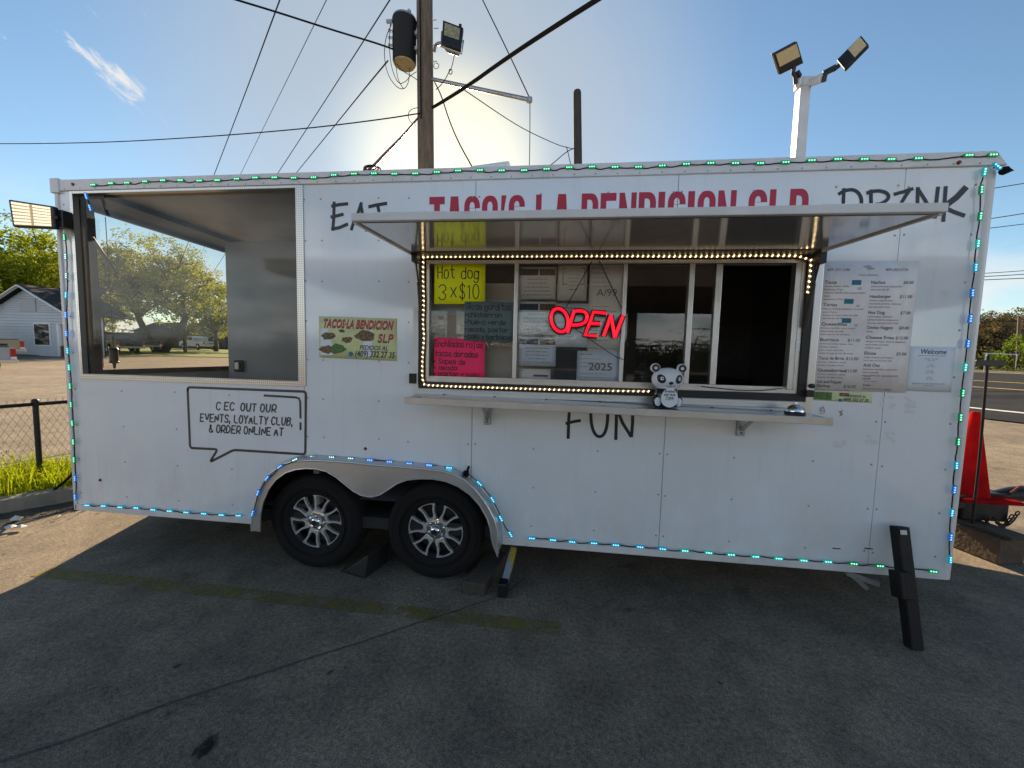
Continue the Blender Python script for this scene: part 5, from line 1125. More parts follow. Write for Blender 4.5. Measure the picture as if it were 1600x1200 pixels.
writ(T, 'fine_print', M['print_lt'], lambda B: (lines(B, pl, x0+.08*w, x1-.15*w, z1-.05*h, 1, .02, .006, 2, (.5, .6)), lines(B, pl, x0+.1*w, x1-.1*w, z1-.10*h, 4, .028, .004, 3), lines(B, pl, x0+.1*w, x1-.1*w, z0+.5*h, 8, .03, .004, 4)))
T, pl, x0, x1, z0, z1 = sheet_px('notice_sheet', 'crumpled white sheet behind the lit word sign', 'notice', (868, 474, 921, 543), M['paper2'], 'notices in the window', YP-.0005); writ(T, 'print', M['print_lt'], lambda B: lines(B, pl, x0+.02, x1-.02, z1-.03, 7, .03, .005, 9))
T, pl, x0, x1, z0, z1 = sheet_px('notice_sheet', 'pale sheet printed 2025 at the foot of the second pane', 'notice', (902, 548, 966, 597), M['paper2'], 'notices in the window', YP-.004)
w, h = x1-x0, z1-z0
writ(T, 'print', M['print_grey'], lambda B: print_text(B, '2025', x0+.56*w, z0+.37*h, .046, pl, width=.56*w, bold=.022, align='c'))
writ(T, 'fine_print', M['print_lt'], lambda B: (lines(B, pl, x0+.06*w, x1-.6*w, z1-.13*h, 1, .02, .008, 2, (.7, .9)), lines(B, pl, x0+.06*w, x1-.1*w, z1-.27*h, 3, .025, .004, 3), lines(B, pl, x0+.08*w, x1-.1*w, z0+.24*h, 3, .022, .004, 5)))
x0, z1 = W(867, 545, .07); x1, z0 = W(901, 598, .07); B = MB(); B.box(x0, x1+.03, .062, .16, z0-.02, z1); B.single('storage_box', M['navy_box'], 'dark navy box standing behind the pane left of the 2025 sheet', 'box', ((x0+x1)/2, .1, z0-.02))
x0, z1 = W(918, 540, .07); x1, z0 = W(966, 552, .07); B = MB(); B.box(x0, x1, .060, .12, z0-.02, z1); B.single('paper_stack', M['paper'], 'low stack of white paper behind the lit word sign', 'paper', ((x0+x1)/2, .1, z0-.02))
# neon style OPEN sign hung on two cords in front of the glass
YO = -.012
T = thing('open_sign', 'lit red OPEN sign hung tilted on two cords in the window', 'sign', (W(918, 530, YO)[0], YO, W(918, 530, YO)[1]))
O_ = lambda x, y: (640+x/4.0, 320+y/4.0)
def opx(*p): return [W(*O_(x, y), YO) for x, y in p]
def ell(cx, cy, rx, ry, sh, n=22): return [(cx+rx*math.cos(t)+sh*(-ry*math.sin(t)), cy+ry*math.sin(t)) for t in [6.2832*i/n for i in range(n+1)]]
LET = [[ell(938, 722, 52, 72, -.14)], [[(986, 800), (1006, 735), (1028, 664)], smooth_pts([(1028, 666), (1085, 664), (1112, 690), (1100, 735), (1060, 752), (1012, 752)], 2)],
       [[(1228, 680), (1148, 672), (1128, 735), (1094, 816), (1170, 820)], [(1126, 742), (1190, 745)]], [[(1210, 822), (1236, 752), (1256, 690)], [(1256, 690), (1268, 760), (1280, 832)], [(1280, 832), (1306, 760), (1334, 690)]]]
for ch, sts in zip('OPEN', LET):
    B = MB(); B2 = MB()
    for st in sts:
        pp = opx(*st); B.tube([(x, YO-.012, z) for x, z in pp], .0115, 10); B2.tube([(x, YO-.001, z) for x, z in pp], .0195, 8)
    bo = B2.part('letter_back', M['black'], T, smooth=60); B.part('lit_letter', M['neon_red'], bo, smooth=60)
for a, b in (((1140, 352), (978, 640)), ((1186, 352), (1322, 645))):
    p, q = opx(a, b); B = MB(); n = 40
    for i in range(n):
        c = Vector((p[0], YO-.002, p[1])).lerp(Vector((q[0], YO-.006, q[1])), (i+.5)/n); d = Vector((q[0]-p[0], 0, q[1]-p[1])).normalized(); s = Vector((.6*(1 if i % 2 else -1), 0, 0))
        B.bar(c-d*.006+s*.003, c+d*.006-s*.003, .0052, .0052)
    B.part('cord', M['black'], T)
pp = opx((1030, 768), (1110, 830), (1200, 890), (1270, 940), (1335, 968)); B = MB(); B.tube([(x, YO-.004, z) for x, z in smooth_pts(pp, 2)], .0022, 6); B.part('power_lead', M['cable'], T)
# warm rope light round the serving window
T = thing('rope_light', 'warm white rope light running round the serving window frame', 'rope light', (3.85, -.03, 1.33))
YR = -.022
runs = [[(2.706, 2.138), (2.705, 2.0), (2.712, 1.86), (2.706, 1.72), (2.716, 1.64), (2.704, 1.5), (2.705, 1.335), (2.75, 1.325), (3.3, 1.326), (3.7, 1.327), (4.13, 1.336)], [(2.706, 2.142), (3.2, 2.143), (3.85, 2.142), (4.4, 2.136), (4.7, 2.142), (4.982, 2.136), (4.984, 2.05), (4.978, 1.93)]]
B = MB(); B.mi = 0
def along(pts, step):
    out = []; acc = 0; 
    for a, b in zip(pts, pts[1:]):
        a, b = Vector((a[0], 0, a[1])), Vector((b[0], 0, b[1])); L = (b-a).length; t = acc
        while t < L: out.append((a.lerp(b, t/L), (b-a)/L)); t += step
        acc = t-L
    return out
for r in runs: B.tube([(x, YR, z) for x, z in smooth_pts(r, 1)], .0065, 8)
B.part('clear_tube', M['rope_tube'], T, smooth=60)
B = MB(); i = 0
for r in runs:
    for p, d in along(smooth_pts(r, 1), .0300):
        i += 1; s = Vector((0, 0, 1)) if abs(d.x) > .5 else Vector((1, 0, 0)); q = p+Vector((0, YR-.0085, 0)); B.bar(q-d*.0032-s*.0052, q+d*.0032+s*.0052, .0055, .005, up=(0, 1, 0))
B.part('bulb', M['rope_on'], T, kind='stuff')
# ---- the colour LED module string round the trailer
LED = thing('led_light_string', 'string of green and blue LED modules running round the trailer edges and wheel arch', 'light string', (2.95, -.02, .3))
def led_mesh(k):
    B = MB(); 
    pr = [(-.027, 0), (-.022, .0085), (.022, .0085), (.027, 0), (.022, -.0085), (-.022, -.0085)]; B.prism([pr], -.0075, .002)
    B.mi = 1
    for x in (-.0135, 0, .0135): B.lathe([(.0001, -.0105), (.0035, -.010), (.0048, -.0072)], (x, 0, 0), 'y', 8)
    return B.mesh('led_module', [M['ledb_'+k], M['led_'+k]])
LM = {k: led_mesh(k) for k in ('green', 'teal', 'cyan', 'blue', 'pale')}
mods = []
topx = [147, 174.6, 200, 228, 256, 283.5, 313, 341, 371, 400, 430, 460, 491, 522.5, 554, 585, 617, 649.5, 683, 716, 750, 784, 819, 854]
ty = lambda px: 291-(px-147)*.0335 if px < 500 else 279-(px-500)*.0350
x = None
top = [W(p, 290-(p-147)*.0318, -.016) for p in topx]
xx = top[-1][0]
while xx < 5.60: xx += .1345; top.append((xx, 2.659+.003*math.sin(xx*5)))
top[-1] = (5.73, 2.664); top.append((5.845, 2.668))
top = [(a, 2.655+.005*math.sin(a*9)+(.006 if a > 2 else 0)-(.012 if a < .35 else 0)) for a, c in top]
for a, c in top: mods.append((a, -.017, c, 0, 'green'))
cab = [[(a, -.017, c) for a, c in top]]
def run(pxs_, cols, y, orient=None):
    pts = [W(px, py, y) for px, py in pxs_]
    for i, (a, c) in enumerate(pts):
        p, q = pts[max(i-1, 0)], pts[min(i+1, len(pts)-1)]; ang = -math.atan2(q[1]-p[1], q[0]-p[0]); mods.append((a, y, c, ang+rnd(-.05, .05), cols[i] if i < len(cols) else cols[-1]))
    cab.append([(a, y, c) for a, c in pts])
L_ = ['green', 'pale', 'pale', 'cyan', 'blue', 'blue', 'cyan', 'teal', 'green', 'green', 'green', 'green', 'green', 'blue', 'blue']
run([(102, 371), (104, 401), (105, 431), (104.5, 461), (104, 492), (105, 521), (107, 548), (109.5, 574), (111, 603), (112.5, 632), (114.5, 661), (116, 690), (117, 718), (118.5, 747), (118.5, 776)], L_, -.016)
run([(136, 307), (142, 325)], ['blue', 'blue'], -.014)
run([(137.5, 789), (163, 790), (189, 792), (214, 793), (240.5, 796), (266, 798), (292, 800), (319.5, 802), (347, 804), (373.5, 805)], ['cyan'], -.016)
Z3 = lambda p: (380+p[0]*.275, 690+p[1]*.275)
run([Z3(p) for p in ((56, 405), (86, 290), (137, 207), (210, 141), (297, 101))], ['blue', 'blue', 'blue', 'blue', 'pale'], -.104)
run([Z3(p) for p in ((400, 84), (505, 87), (613, 94), (722, 103), (833, 113), (945, 122), (1058, 131), (1172, 147))], ['pale', 'pale', 'pale', 'blue', 'blue', 'blue', 'blue', 'cyan'], -.020)
run([Z3(p) for p in ((1272, 178), (1343, 236), (1418, 328), (1465, 435), (1520, 525))], ['cyan'], -.020)
del mods[-5]
run([(831, 840.5), (864, 843), (894, 846), (928, 848), (962, 851), (1000, 854), (1035, 857), (1070, 860), (1107, 863), (1142, 866), (1180, 869), (1216, 872), (1255, 875), (1293, 877), (1333, 880), (1374, 883.5), (1457, 892)], ['cyan']*7+['teal']*7+['green']*3, -.016)
run([(1537, 269), (1532, 297), (1530.5, 338), (1526.5, 381), (1523, 418), (1518, 458), (1515, 498), (1511, 537), (1507, 574), (1503, 614), (1499.6, 652), (1496, 690), (1493, 727), (1490, 765), (1486, 801), (1484.5, 839), (1483.5, 874)], ['teal', 'green', 'green', 'teal', 'cyan', 'blue', 'blue', 'blue', 'teal', 'green', 'green', 'green', 'cyan', 'blue', 'cyan', 'blue', 'cyan'], -.018)
for a, y, c, ang, k in mods: put('led_module', LM[k], LED, (a, y, c), (0, ang, 0))
for c in cab:
    pts = []
    for p, q in zip(c, c[1:]):
        p, q = Vector(p), Vector(q); pts += [p, p.lerp(q, .35)+Vector((rnd(-.004, .004), .002, rnd(-.014, .001))), p.lerp(q, .65)+Vector((rnd(-.004, .004), .002, rnd(-.010, .001)))]
    pts.append(Vector(c[-1])); B = MB(); B.tube(smooth_pts([tuple(p) for p in pts], 1), .0032, 6); B.part('cable', M['cable'], LED, smooth=70)
q = W(1555, 262, -.02); e = W(1566, 268, -.02); B = MB(); B.tube([(5.86, -.015, 2.60), (q[0], -.03, q[1]), (e[0], -.03, e[1])], .004, 6); B.part('cable', M['cable'], LED)
B = MB(); c = Vector((e[0], -.03, e[1])); B.lathe([(.001, -.02), (.020, -.012), (.022, .006), (.008, .03), (.001, .045)], c, 'x', 6); B.part('end_connector', M['cable'], LED)
q = W(729, 739, -.02); B = MB(); B.box(q[0]-.018, q[0]+.012, -.04, -.005, q[1]-.02, q[1]+.012); B.bar((q[0], -.02, q[1]), (q[0]+.015, -.02, q[1]+.045), .014); B.part('end_connector', M['cable'], LED)
put('led_module', LM['cyan'], LED, (W(1553, 262, -.02)[0], -.032, W(1553, 262, -.02)[1]), (0, .7, 0))
# ---- posters stuck to the skin
YW = -.0035
x0, z1 = W(1281, 408, YW); x1, z0 = W(1434, 408, YW); _, z0 = W(1415, 614, YW); x0 = W(1266, 611, YW)[0]*.5+x0*.5; x1 = .5*(x1+W(1417, 614, YW)[0])
M['poster'] = mat('marbled_poster', (0.86, 0.82, 0.82), 0.5, var=0.20, vscale=4.0, stain=((0.74, 0.75, 0.58), 3.6, 0.54))
T, pl = card('menu_poster', 'large marbled menu poster with three teal price stickers, right of the serving window', 'menu', x0, x1, z0, z1, YW, M['poster'], curl=.004)
w, h = x1-x0, z1-z0
def at(u, v): return x0+u*w, z1-v*h
LFT = [('Tacos', .150, None, ('Asada, Pastor, Pollo', 'Barbacoa, Tripa', 'cilantro, cebolla, lime, queso fresco', 'salsa', 'quesataco, 3 for 10')), ('Tortas', .322, None, ('lettuce, tomato, jalapeno, avocado', 'queso fresco', 'choice of meat, fries on side', 'add one for $1.00 extra')), ('Quesadillas', .470, None, ('cheese, tortilla, sour cream', 'guacamole and salsa', 'add meat for $1.00 extra')),
       ('Burritos', .592, '$11.00', ('choice of meat, beans, rice', 'cheese, lettuce', 'sour cream and salsa', 'make it large for $1.00 more')), ('Tacos de Birria', .735, '$12.00', ('cheese, cilantro, onion', 'choice of salsa, lime')), ('Quesabirrias', .830, '$13.00', ('cheese, cilantro, onion', 'choice of salsa, lime')), ('Salt and Pepper', .920, None, ()), ('Shrimp', .952, '$16.00', ('lettuce, rice, tomato, fries', 'tortillas'))]
RGT_ = [('Nachos', .150, '$8.00', ('choice of meat, jalapenos', 'add extra $1.00')), ('Hamburger', .256, '$11.00', ('cheese, mayonnaise,', 'mustard, pickles, lettuce,', 'served with fries')), ('Hot Dog', .378, '$7.00', ('mayonnaise, mustard,', 'grilled onions, jalapenos', 'cheese, served with fries')), ('Chicken Nuggets', .492, '$8.00', ('fries',)), ('Cheese Fries', .568, '$12.00', ('choice of meat, cheese, jalapeno,', 'sour cream, avocado', 'tomato, onion')), ('Elote', .690, '$5.00', ('mayo, cheese, and pepper', 'in a cup, or on the cob')), ('Add Ons', .782, None, ('jalapenos, avocado, mushroom', 'extra meat $2', 'extra cheese $1, guacamole $2', 'rice $2'))]
def heads():
    for L, u in ((LFT, .065), (RGT_, .535)):
        for t, v, pr, sub in L: B = MB(); a = at(u, v+.022); print_text(B, t, a[0], a[1], .0175, pl, bold=.014, width=min(.0122*len(t), (.30 if len(t) < 13 else .265)*w)); B.part('heading_lettering', M['print_dark'], T, recalc=False)
    B = MB(); a = at(.55, .955); print_text(B, 'Sodas', a[0], a[1], .012, pl, bold=.01); B.part('heading_lettering', M['print_dark'], T, recalc=False)
def prices():
    for L, u in ((LFT, .475), (RGT_, .965)):
        for t, v, pr, sub in L:
            if pr: B = MB(); a = at(u, v+.022); print_text(B, pr, a[0], a[1], .0165, pl, align='r', shear=.15, bold=.012); B.part('price_lettering', M['price'], T, recalc=False)
    for v in (.19, .322, .470): B = MB(); a = at(.44, v+.026); print_text(B, '.00', a[0], a[1], .0125, pl, align='r'); B.part('price_lettering', M['price'], T, recalc=False)
def descr(B):
    for L, u in ((LFT, .065), (RGT_, .535)):
        for t, v, pr, sub in L:
            for i, s in enumerate(sub): a = at(u, v+.047+.0245*i); print_text(B, s, a[0], a[1], .0088, pl, width=min(.0064*len(s), .42*w), bold=.012)
    for i, s in enumerate(('Mexican sodas, water', 'juice and coffee')): a = at(.55, .978+.014*i-.006*i); print_text(B, s, a[0], a[1], .0065, pl, width=.3*w)
    for i, s in enumerate(('regular $2', 'large $3', 'refills not included')): a = at(.55, .885+.018*i); print_text(B, s, a[0], a[1], .0065, pl)
    a = at(.19, .075); print_text(B, '409-727-1246', a[0], a[1], .014, pl, align='c', shear=.2, bold=.008, width=.23*w); a = at(.78, .075); print_text(B, '409-550-0736', a[0], a[1], .014, pl, align='c', shear=.2, bold=.008, width=.23*w)
    a = at(.5, .112); print_text(B, "Taco's La Bendicion", a[0], a[1], .010, pl, align='c', shear=.2, bold=.004, width=.2*w)
heads(); prices()
B = MB(); descr(B); B.part('description_lettering', M['print_red'], T, recalc=False, kind='stuff')
for px, py in ((1337.5, 441.5), (1325.5, 471), (1322, 501)):
    q = W(px, py, YW); B = MB(); rect(B, pl, q[0]-.024, q[0]+.024, q[1]-.0135, q[1]+.0135, .0018); B.part('price_sticker', M['teal_sq'], T, recalc=False)
a = at(.5, .05); B = MB()
for k in range(5): leaf = [(a[0]+.028*math.cos(t+.5*k)*(.3+.25*k), a[1]+.014*math.sin(t)*(1-.1*k)) for t in [6.283*i/8 for i in range(8)]]; B.flat([pl(x, z, .0005+.0002*k) for x, z in leaf])
B.part('emblem', M['print_lt'], T, recalc=False)
x0, z1 = W(1423, 541, YW); x1, z0 = W(1486, 613, YW)
T, pl = card('welcome_sheet', 'small white Welcome sheet taped beside the menu poster', 'notice', x0, x1, z0, z1, YW, M['paper2'], curl=.003); w, h = x1-x0, z1-z0
writ(T, 'print', M['print_dark'], lambda B: (print_text(B, 'Welcome', x0+.5*w, z1-.16*h, .026, pl, width=.58*w, bold=.014, align='c', shear=.18), lines(B, pl, x0+.18*w, x1-.18*w, z1-.205*h, 1, .01, .0022, 2, (.95, 1)),
      [print_text(B, t, x0+.48*w, z1-v*h, .006, pl, align='c') for t, v in (('Monday - Thursday', .28), ('9am - 9pm', .32), ('Friday', .41), ('9am - 10pm', .45), ('Saturday', .55), ('9am - 10pm', .59), ('Sunday', .69), ('9am - 8pm', .73))], print_text(B, 'thank you for your visit, please order', x0+.48*w, z1-.83*h, .006, pl, align='c', width=.74*w), print_text(B, 'at the window', x0+.48*w, z1-.87*h, .006, pl, align='c')))
def banner(px0, py0, px1, py1, label, group, clip=False):
    x0, z1 = W(px0, py0, YW+.001); x1, z0 = W(px1, py1, YW+.001); w, h = x1-x0, z1-z0
    T, pl = card('phone_banner', label, 'banner', x0, x1, z0, z1, YW+.0015, M['banner'], group, tilt=-.018, curl=.002)
    a = lambda u, v: (x0+u*w, z1-v*h)
    if not clip:
        for dy, m, l in ((.006, M['print_dark'], .0004), (.0, M['banner_red'], .0008)):
            writ(T, 'banner_lettering', m, lambda B: print_text(B, 'TACOS·LA BENDICION', x0+.05*w, z1-.25*h-dy, .19*h, pl, width=.89*w, bold=.028, shear=.22, lift=l))
            writ(T, 'banner_lettering', m, lambda B: print_text(B, 'SLP', x0+.755*w, z1-.56*h-dy, .19*h, pl, width=.19*w, bold=.012, shear=.22, lift=l))
        B = MB()
        rect(B, pl, x0+.02*w, x0+.69*w, z1-.93*h, z1-.30*h, .0003); B.part('food_backdrop', M['paper2'], T, recalc=False)
        rg = random.Random(5)
        for cx, cy, r in ((.12, .48, .10), (.37, .54, .08), (.60, .44, .13), (.10, .80, .10), (.24, .78, .12), (.30, .34, .045)):
            B = MB(); 
            for k in range(3): B.flat([pl(x0+cx*w+r*w*(1-.25*k)*math.cos(t)*rg.uniform(.7, 1.15), z1-cy*h+r*h*1.1*(1-.25*k)*math.sin(t)*rg.uniform(.6, 1.1), .0006+.0003*k) for t in [6.283*i/14 for i in range(14)]])
            B.part('food_picture', M['print_food'] if cx != .24 else M['green_print'], T, recalc=False)
        py_, pd_ = .70, .90
    else:
        B = MB(); rect(B, pl, x0+.04*w, x0+.34*w, z1-.9*h, z1-.1*h, .0003); B.part('food_picture', M['green_print'], T, recalc=False); B = MB(); rect(B, pl, x0+.46*w, x0+.62*w, z1-.45*h, z1-.08*h, .0003); B.part('food_picture', M['print_food'], T, recalc=False)
        py_, pd_ = .42, .88
    hh = h if not clip else h*2.3
    writ(T, 'banner_lettering', M['print_dark'], lambda B: (print_text(B, 'PEDIDOS AL', *a(.53 if not clip else .60, py_+.06), .10*hh, pl, width=(.36 if not clip else .30)*w, bold=.022, shear=.15, lift=.0009), rect(B, pl, x0+.56*w, x0+.90*w, z1-(py_+.085)*h-.002, z1-(py_+.085)*h, .0009) if not clip else None, print_text(B, '(409) 332 27 35', *a(.47 if not clip else .52, pd_+.03), .135*hh, pl, width=(.50 if not clip else .42)*w, bold=.024, shear=.15, lift=.0009)))
    B = MB(); c = a(.415 if not clip else .48, pd_-.02); B.flat([pl(c[0]+.030*w*math.cos(t), c[1]+.030*w*math.sin(t), .0012) for t in [6.283*i/16 for i in range(16)]]); B.part('phone_mark', M['teal_sq'], T, recalc=False)
banner(498, 495, 620, 563, 'lime green phone-order banner left of the serving window', 'phone banners')
banner(1268, 611, 1362, 629, 'lower strip of a lime green phone banner showing under the menu poster', 'phone banners', True)
# ---- panda jar and call bell on the counter
def panda():
    yb = -.125; bx = W(1041, 620, yb)[0]; zb = cz(bx)+.004; T = thing('panda_jar', 'clear plastic panda jar with a white panda head, on the serving counter', 'jar', (bx, yb, zb))
    s = .255/.255
    B = MB(); B.lathe([(.001, .004), (.058, .004), (.066, .02), (.066, .07), (.060, .10), (.052, .112)], (bx, yb, zb), 'z', 28)
    B.ball((bx-.055, yb-.02, zb+.038), .030, .030, .036); B.ball((bx+.055, yb-.02, zb+.038), .030, .030, .036); bd = B.part('body', M['panda_body'], T, smooth=60)
    B = MB(); B.box(bx-.045, bx+.05, yb-.03, yb+.03, zb+.006, zb+.05); B.bar((bx-.03, yb, zb+.055), (bx+.04, yb-.02, zb+.075), .05, .01); B.part('money_inside', mat('folded_notes', (.10, .11, .09), .8, var=.5, vscale=40), T)
    B = MB(); B.ball((bx, yb-.004, zb+.163), .088, .070, .066, 28, 16); hd = B.part('head', M['panda_w'], T, smooth=60)
    B = MB(); B.lathe([(.052, .108), (.060, .113), (.052, .120)], (bx, yb, zb), 'z', 28); B.part('neck_ring', M['panda_w'], T, smooth=60)
    for s in (-1, 1):
        c = Vector((bx+s*.073, yb-.012, zb+.226)); B = MB(); B.lathe([(.001, -.014), (.022, -.014), (.027, -.006), (.027, .008), (.02, .014), (.001, .014)], c, 'y', 22); e = B.part('ear', M['panda_w'], T, smooth=40)
        B = MB(); B.lathe([(.0095, -.0172), (.0215, -.0172), (.0215, -.013)], c, 'y', 20); B.part('ear_ring', M['decal'], e)
        # eye patch lies on the curved head
        B = MB(); cx, czz = bx+s*.048, zb+.166
        def onhead(x, z, l): 
            q = 1-((x-bx)/.088)**2-((z-(zb+.163))/.066)**2; return Vector((x, yb-.004-.070*math.sqrt(max(q, .02))-l, z))
        def disc(B, cx, cz_, rx, rz, rot, l):
            for r0, r1 in ((0, .5), (.5, 1)):
                for i in range(18):
                    t0, t1 = 6.283*i/18, 6.283*(i+1)/18
                    P = lambda r, t: onhead(cx+r*(rx*math.cos(t)*math.cos(rot)-rz*math.sin(t)*math.sin(rot)), cz_+r*(rx*math.cos(t)*math.sin(rot)+rz*math.sin(t)*math.cos(rot)), l)
                    B.add([P(r0, t0), P(r1, t0), P(r1, t1), P(r0, t1)] if r0 else [P(0, 0), P(r1, t0), P(r1, t1)], [(0, 1, 2, 3)] if r0 else [(0, 1, 2)])
        disc(B, cx, czz, .0205, .0265, -s*.45, .001); ep = B.part('eye_patch', M['decal'], hd, recalc=False)
        B = MB(); disc(B, cx+.003, czz+.002, .0085, .0105, 0, .002); B.part('eye', M['panda_w'], hd, recalc=False); B = MB(); disc(B, cx+.004, czz+.003, .004, .005, 0, .003); B.part('pupil', M['decal'], hd, recalc=False)
        B = MB(); B.ball((bx+s*.056, yb-.044, zb+.034), .019, .008, .026); B.part('foot_sole', M['panda_w'], T, smooth=60)
    B = MB(); disc(B, bx+.003, zb+.143, .0125, .0085, 0, .0015)
    for st in ([(0, .136), (0, .121)], smooth_pts([(-.021, .130), (-.012, .120), (0, .122), (.012, .120), (.021, .130)], 2)):
        st = [(bx+.003+x, zb+z) for x, z in st]; st = st if len(st) > 2 else [st[0], ((st[0][0]+st[1][0])/2, (st[0][1]+st[1][1])/2), st[1]]; ribbon(B, st, .0026, onhead, .002)
    B.part('nose_and_mouth', M['decal'], hd, recalc=False)
    tum = [(bx+r*math.cos(t)*(1-.12*math.sin(t)), zb+.062+.056*math.sin(t)) for t in [6.283*i/24 for i in range(24)] for r in (.046,)]
    def onb(x, z, l): return Vector((x, yb-.0685-l+.35*abs(x-bx)**1.5*1.2, z))
    B = MB(); cpt = (bx, zb+.062)
    for i in range(24): a, b = tum[i], tum[(i+1) % 24]; B.add([onb(*cpt, 0), onb(*a, 0), onb(*b, 0)], [(0, 1, 2)])
    lb = B.part('tummy_label', M['panda_w'], T, recalc=False)
    B = MB()
    for t, z, wd in (('Gracias', .092, .052), ('por sus', .074, .056), ('Tips', .056, .040)): hand(B, t, bx-wd/2, zb+z, .011, .0026, onb, width=wd, jit=.04, seed=len(t))
    ribbon(B, [(bx-.022, zb+.050), (bx, zb+.0495), (bx+.022, zb+.050)], .002, onb, .0006); B.part('handwriting', M['ink'], lb, recalc=False)
panda()
yb = -.14; bx = W(1243, 632, yb)[0]; zb = cz(bx)+.003; T = thing('call_bell', 'chrome service bell at the right end of the counter', 'bell', (bx, yb, zb))
B = MB(); B.lathe([(.001, 0), (.050, 0), (.050, .006), (.046, .010), (.001, .010)], (bx, yb, zb), 'z', 28); B.part('base', M['black'], T, smooth=40)
B = MB(); B.lathe([(.043, .014), (.042, .022), (.034, .038), (.018, .049), (.001, .052)], (bx, yb, zb), 'z', 28); B.part('dome', M['chrome'], T, smooth=60)
B = MB(); B.lathe([(.004, .05), (.004, .058), (.009, .059), (.008, .064), (.001, .066)], (bx, yb, zb), 'z', 14); B.part('button', M['chrome'], T, smooth=60)
pp = [W(*p, -.03) for p in ((1096, 604), (1125, 607), (1165, 611), (1200, 610), (1228, 606))]; B = MB(); B.tube([(x, -.025, z) for x, z in smooth_pts(pp, 2)], .0028, 6); B.single('loose_cord', M['cable'], 'thin black cord lying along the window sill right of the panda jar', 'cord', (pp[0][0], -.025, pp[0][1]))
# lantern hanging in the porch
c = aty(178, 556, .45); T = thing('hanging_lantern', 'dark bug-zapper lantern hanging on a cord inside the porch', 'lantern', (c.x, c.y, c.z-.06))
B = MB(); B.lathe([(.001, .075), (.026, .07), (.034, .055), (.029, .05), (.029, -.045), (.034, -.05), (.032, -.06), (.012, -.065), (.008, -.105), (.001, -.11)], c, 'z', 14); B.part('body', M['black'], T, smooth=40)
B = MB(); B.tube([(c.x, c.y, c.z+.07), (c.x-.004, c.y, 2.0), (c.x-.012, c.y, 2.60)], .0028, 6); B.part('cord', M['cable'], T)
B = MB(); q = aty(160, 545, .45); B.tube([(q.x, .45, 1.345), (q.x-.005, .45, 2.6)], .0022, 6); B.part('pull_cord', M['cable'], TR)
# ---- lit floodlight at the left corner
a = [aty(12, 311, -.16), aty(84, 322, -.10), aty(86, 357, -.10), aty(19, 354, -.16)]; T = thing('floodlight', 'lit flat floodlight clamped to the left corner of the trailer', 'floodlight', tuple(a[2]))
nrm = (a[1]-a[0]).cross(a[3]-a[0]).normalized(); nrm = nrm if nrm.dot(CAM-a[0]) < 0 else -nrm
B = MB(); B.hexa(a, [p+nrm*.035 for p in a]); hs = B.part('housing', M['black'], T, bevel=.008)
ce = (a[0]+a[1]+a[2]+a[3])/4; ins = [ce+(p-ce)*.86-nrm*.002 for p in a]
lens_w = mat('led_reflector', (.5, .40, .24), .4, emit=(1, .66, .28), estr=.10)
B = MB(); B.flat([ins[i] for i in (0, 1, 2, 3)]); B.part('lens', lens_w, hs, recalc=False)
B = MB()
for i in range(13):
    for j in range(7):
        if i == 6: continue
        u, v = (i+.5)/13, (j+.5)/7; p = (ins[0]*(1-u)+ins[1]*u)*(1-v)+(ins[3]*(1-u)+ins[2]*u)*v; ux = (ins[1]-ins[0]).normalized()*.0082; vx = (ins[3]-ins[0]).normalized()*.0062; q = p-nrm*.002; B.flat([q-ux-vx, q+ux-vx, q+ux+vx, q-ux+vx])
B.part('led_chip', M['lamp_on'], hs, recalc=False, kind='stuff')
B = MB(); e = (a[1]+a[2])/2; q = aty(93, 343, -.06); B.bar(e, q, .03, .02); B.part('bracket', M['black'], T)
B = MB(); q = aty(100, 345, -.03); B.box(q.x-.045, q.x+.05, -.075, -.012, q.z-.055, q.z+.06); B.part('junction_box', M['black'], T, bevel=.006)
# ---- rod with a T handle, cone, blocks at the tongue
a, b = aty(1543, 568, 1.02), aty(1520, 812, 1.10)
B = MB(); T = thing('steel_rod', 'thin dark steel rod with a T handle, standing by the red cone', 'rod', (b.x, b.y, b.z-.1))
B.tube([a, (a*.4+b*.6)+Vector((.006, 0, 0)), b-Vector((0, 0, .12))], .0095, 10); B.part('shaft', M['darkmetal'], T, smooth=60)
B = MB(); B.bar(a+Vector((-.10, 0, .004)), a+Vector((.10, 0, .004)), .05, .045); B.tube([a, a+Vector((0, 0, .07))], .012, 8); B.part('handle', M['black'], T, bevel=.008)
cb = aty(1530, 775, 1.27); ctop = aty(1521, 643, 1.27); T = thing('traffic_cone', 'faded red plastic cone standing on the trailer tongue', 'cone', (cb.x-.05, 1.27, cb.z)); cx_ = aty(1509, 775, 1.27).x; hh = ctop.z-cb.z
B = MB(); B.lathe([(.138, .02), (.134, .03), (.030, hh-.01), (.022, hh), (.012, hh), (.012, hh-.03)], (cx_, 1.27, cb.z), 'z', 32); B.part('body', M['cone'], T, smooth=40)
B = MB(); B.box(cx_-.19, cx_+.26, 1.08, 1.46, cb.z-.012, cb.z+.022); B.part('base', M['cone'], T, bevel=.015)
A0, A1, A2 = gpt(1497, 860), gpt(1558, 884), gpt(1568, 868)
B = MB(); d = Vector((A1.x-A0.x, A1.y-A0.y, 0)).normalized(); n = Vector((-d.y, d.x, 0)); p0 = Vector((A0.x, A0.y, 0))-d*.18; p1 = Vector((A1.x, A1.y, 0)); k = .26
B.hexa([p0, p1, p1+n*k, p0+n*k], [q+Vector((0, 0, .20)) for q in (p0, p1, p1+n*k, p0+n*k)]); B.single('timber_block', M['block'], 'big brown block under the trailer tongue', 'block', tuple((p0+p1)/2), bevel=.012)
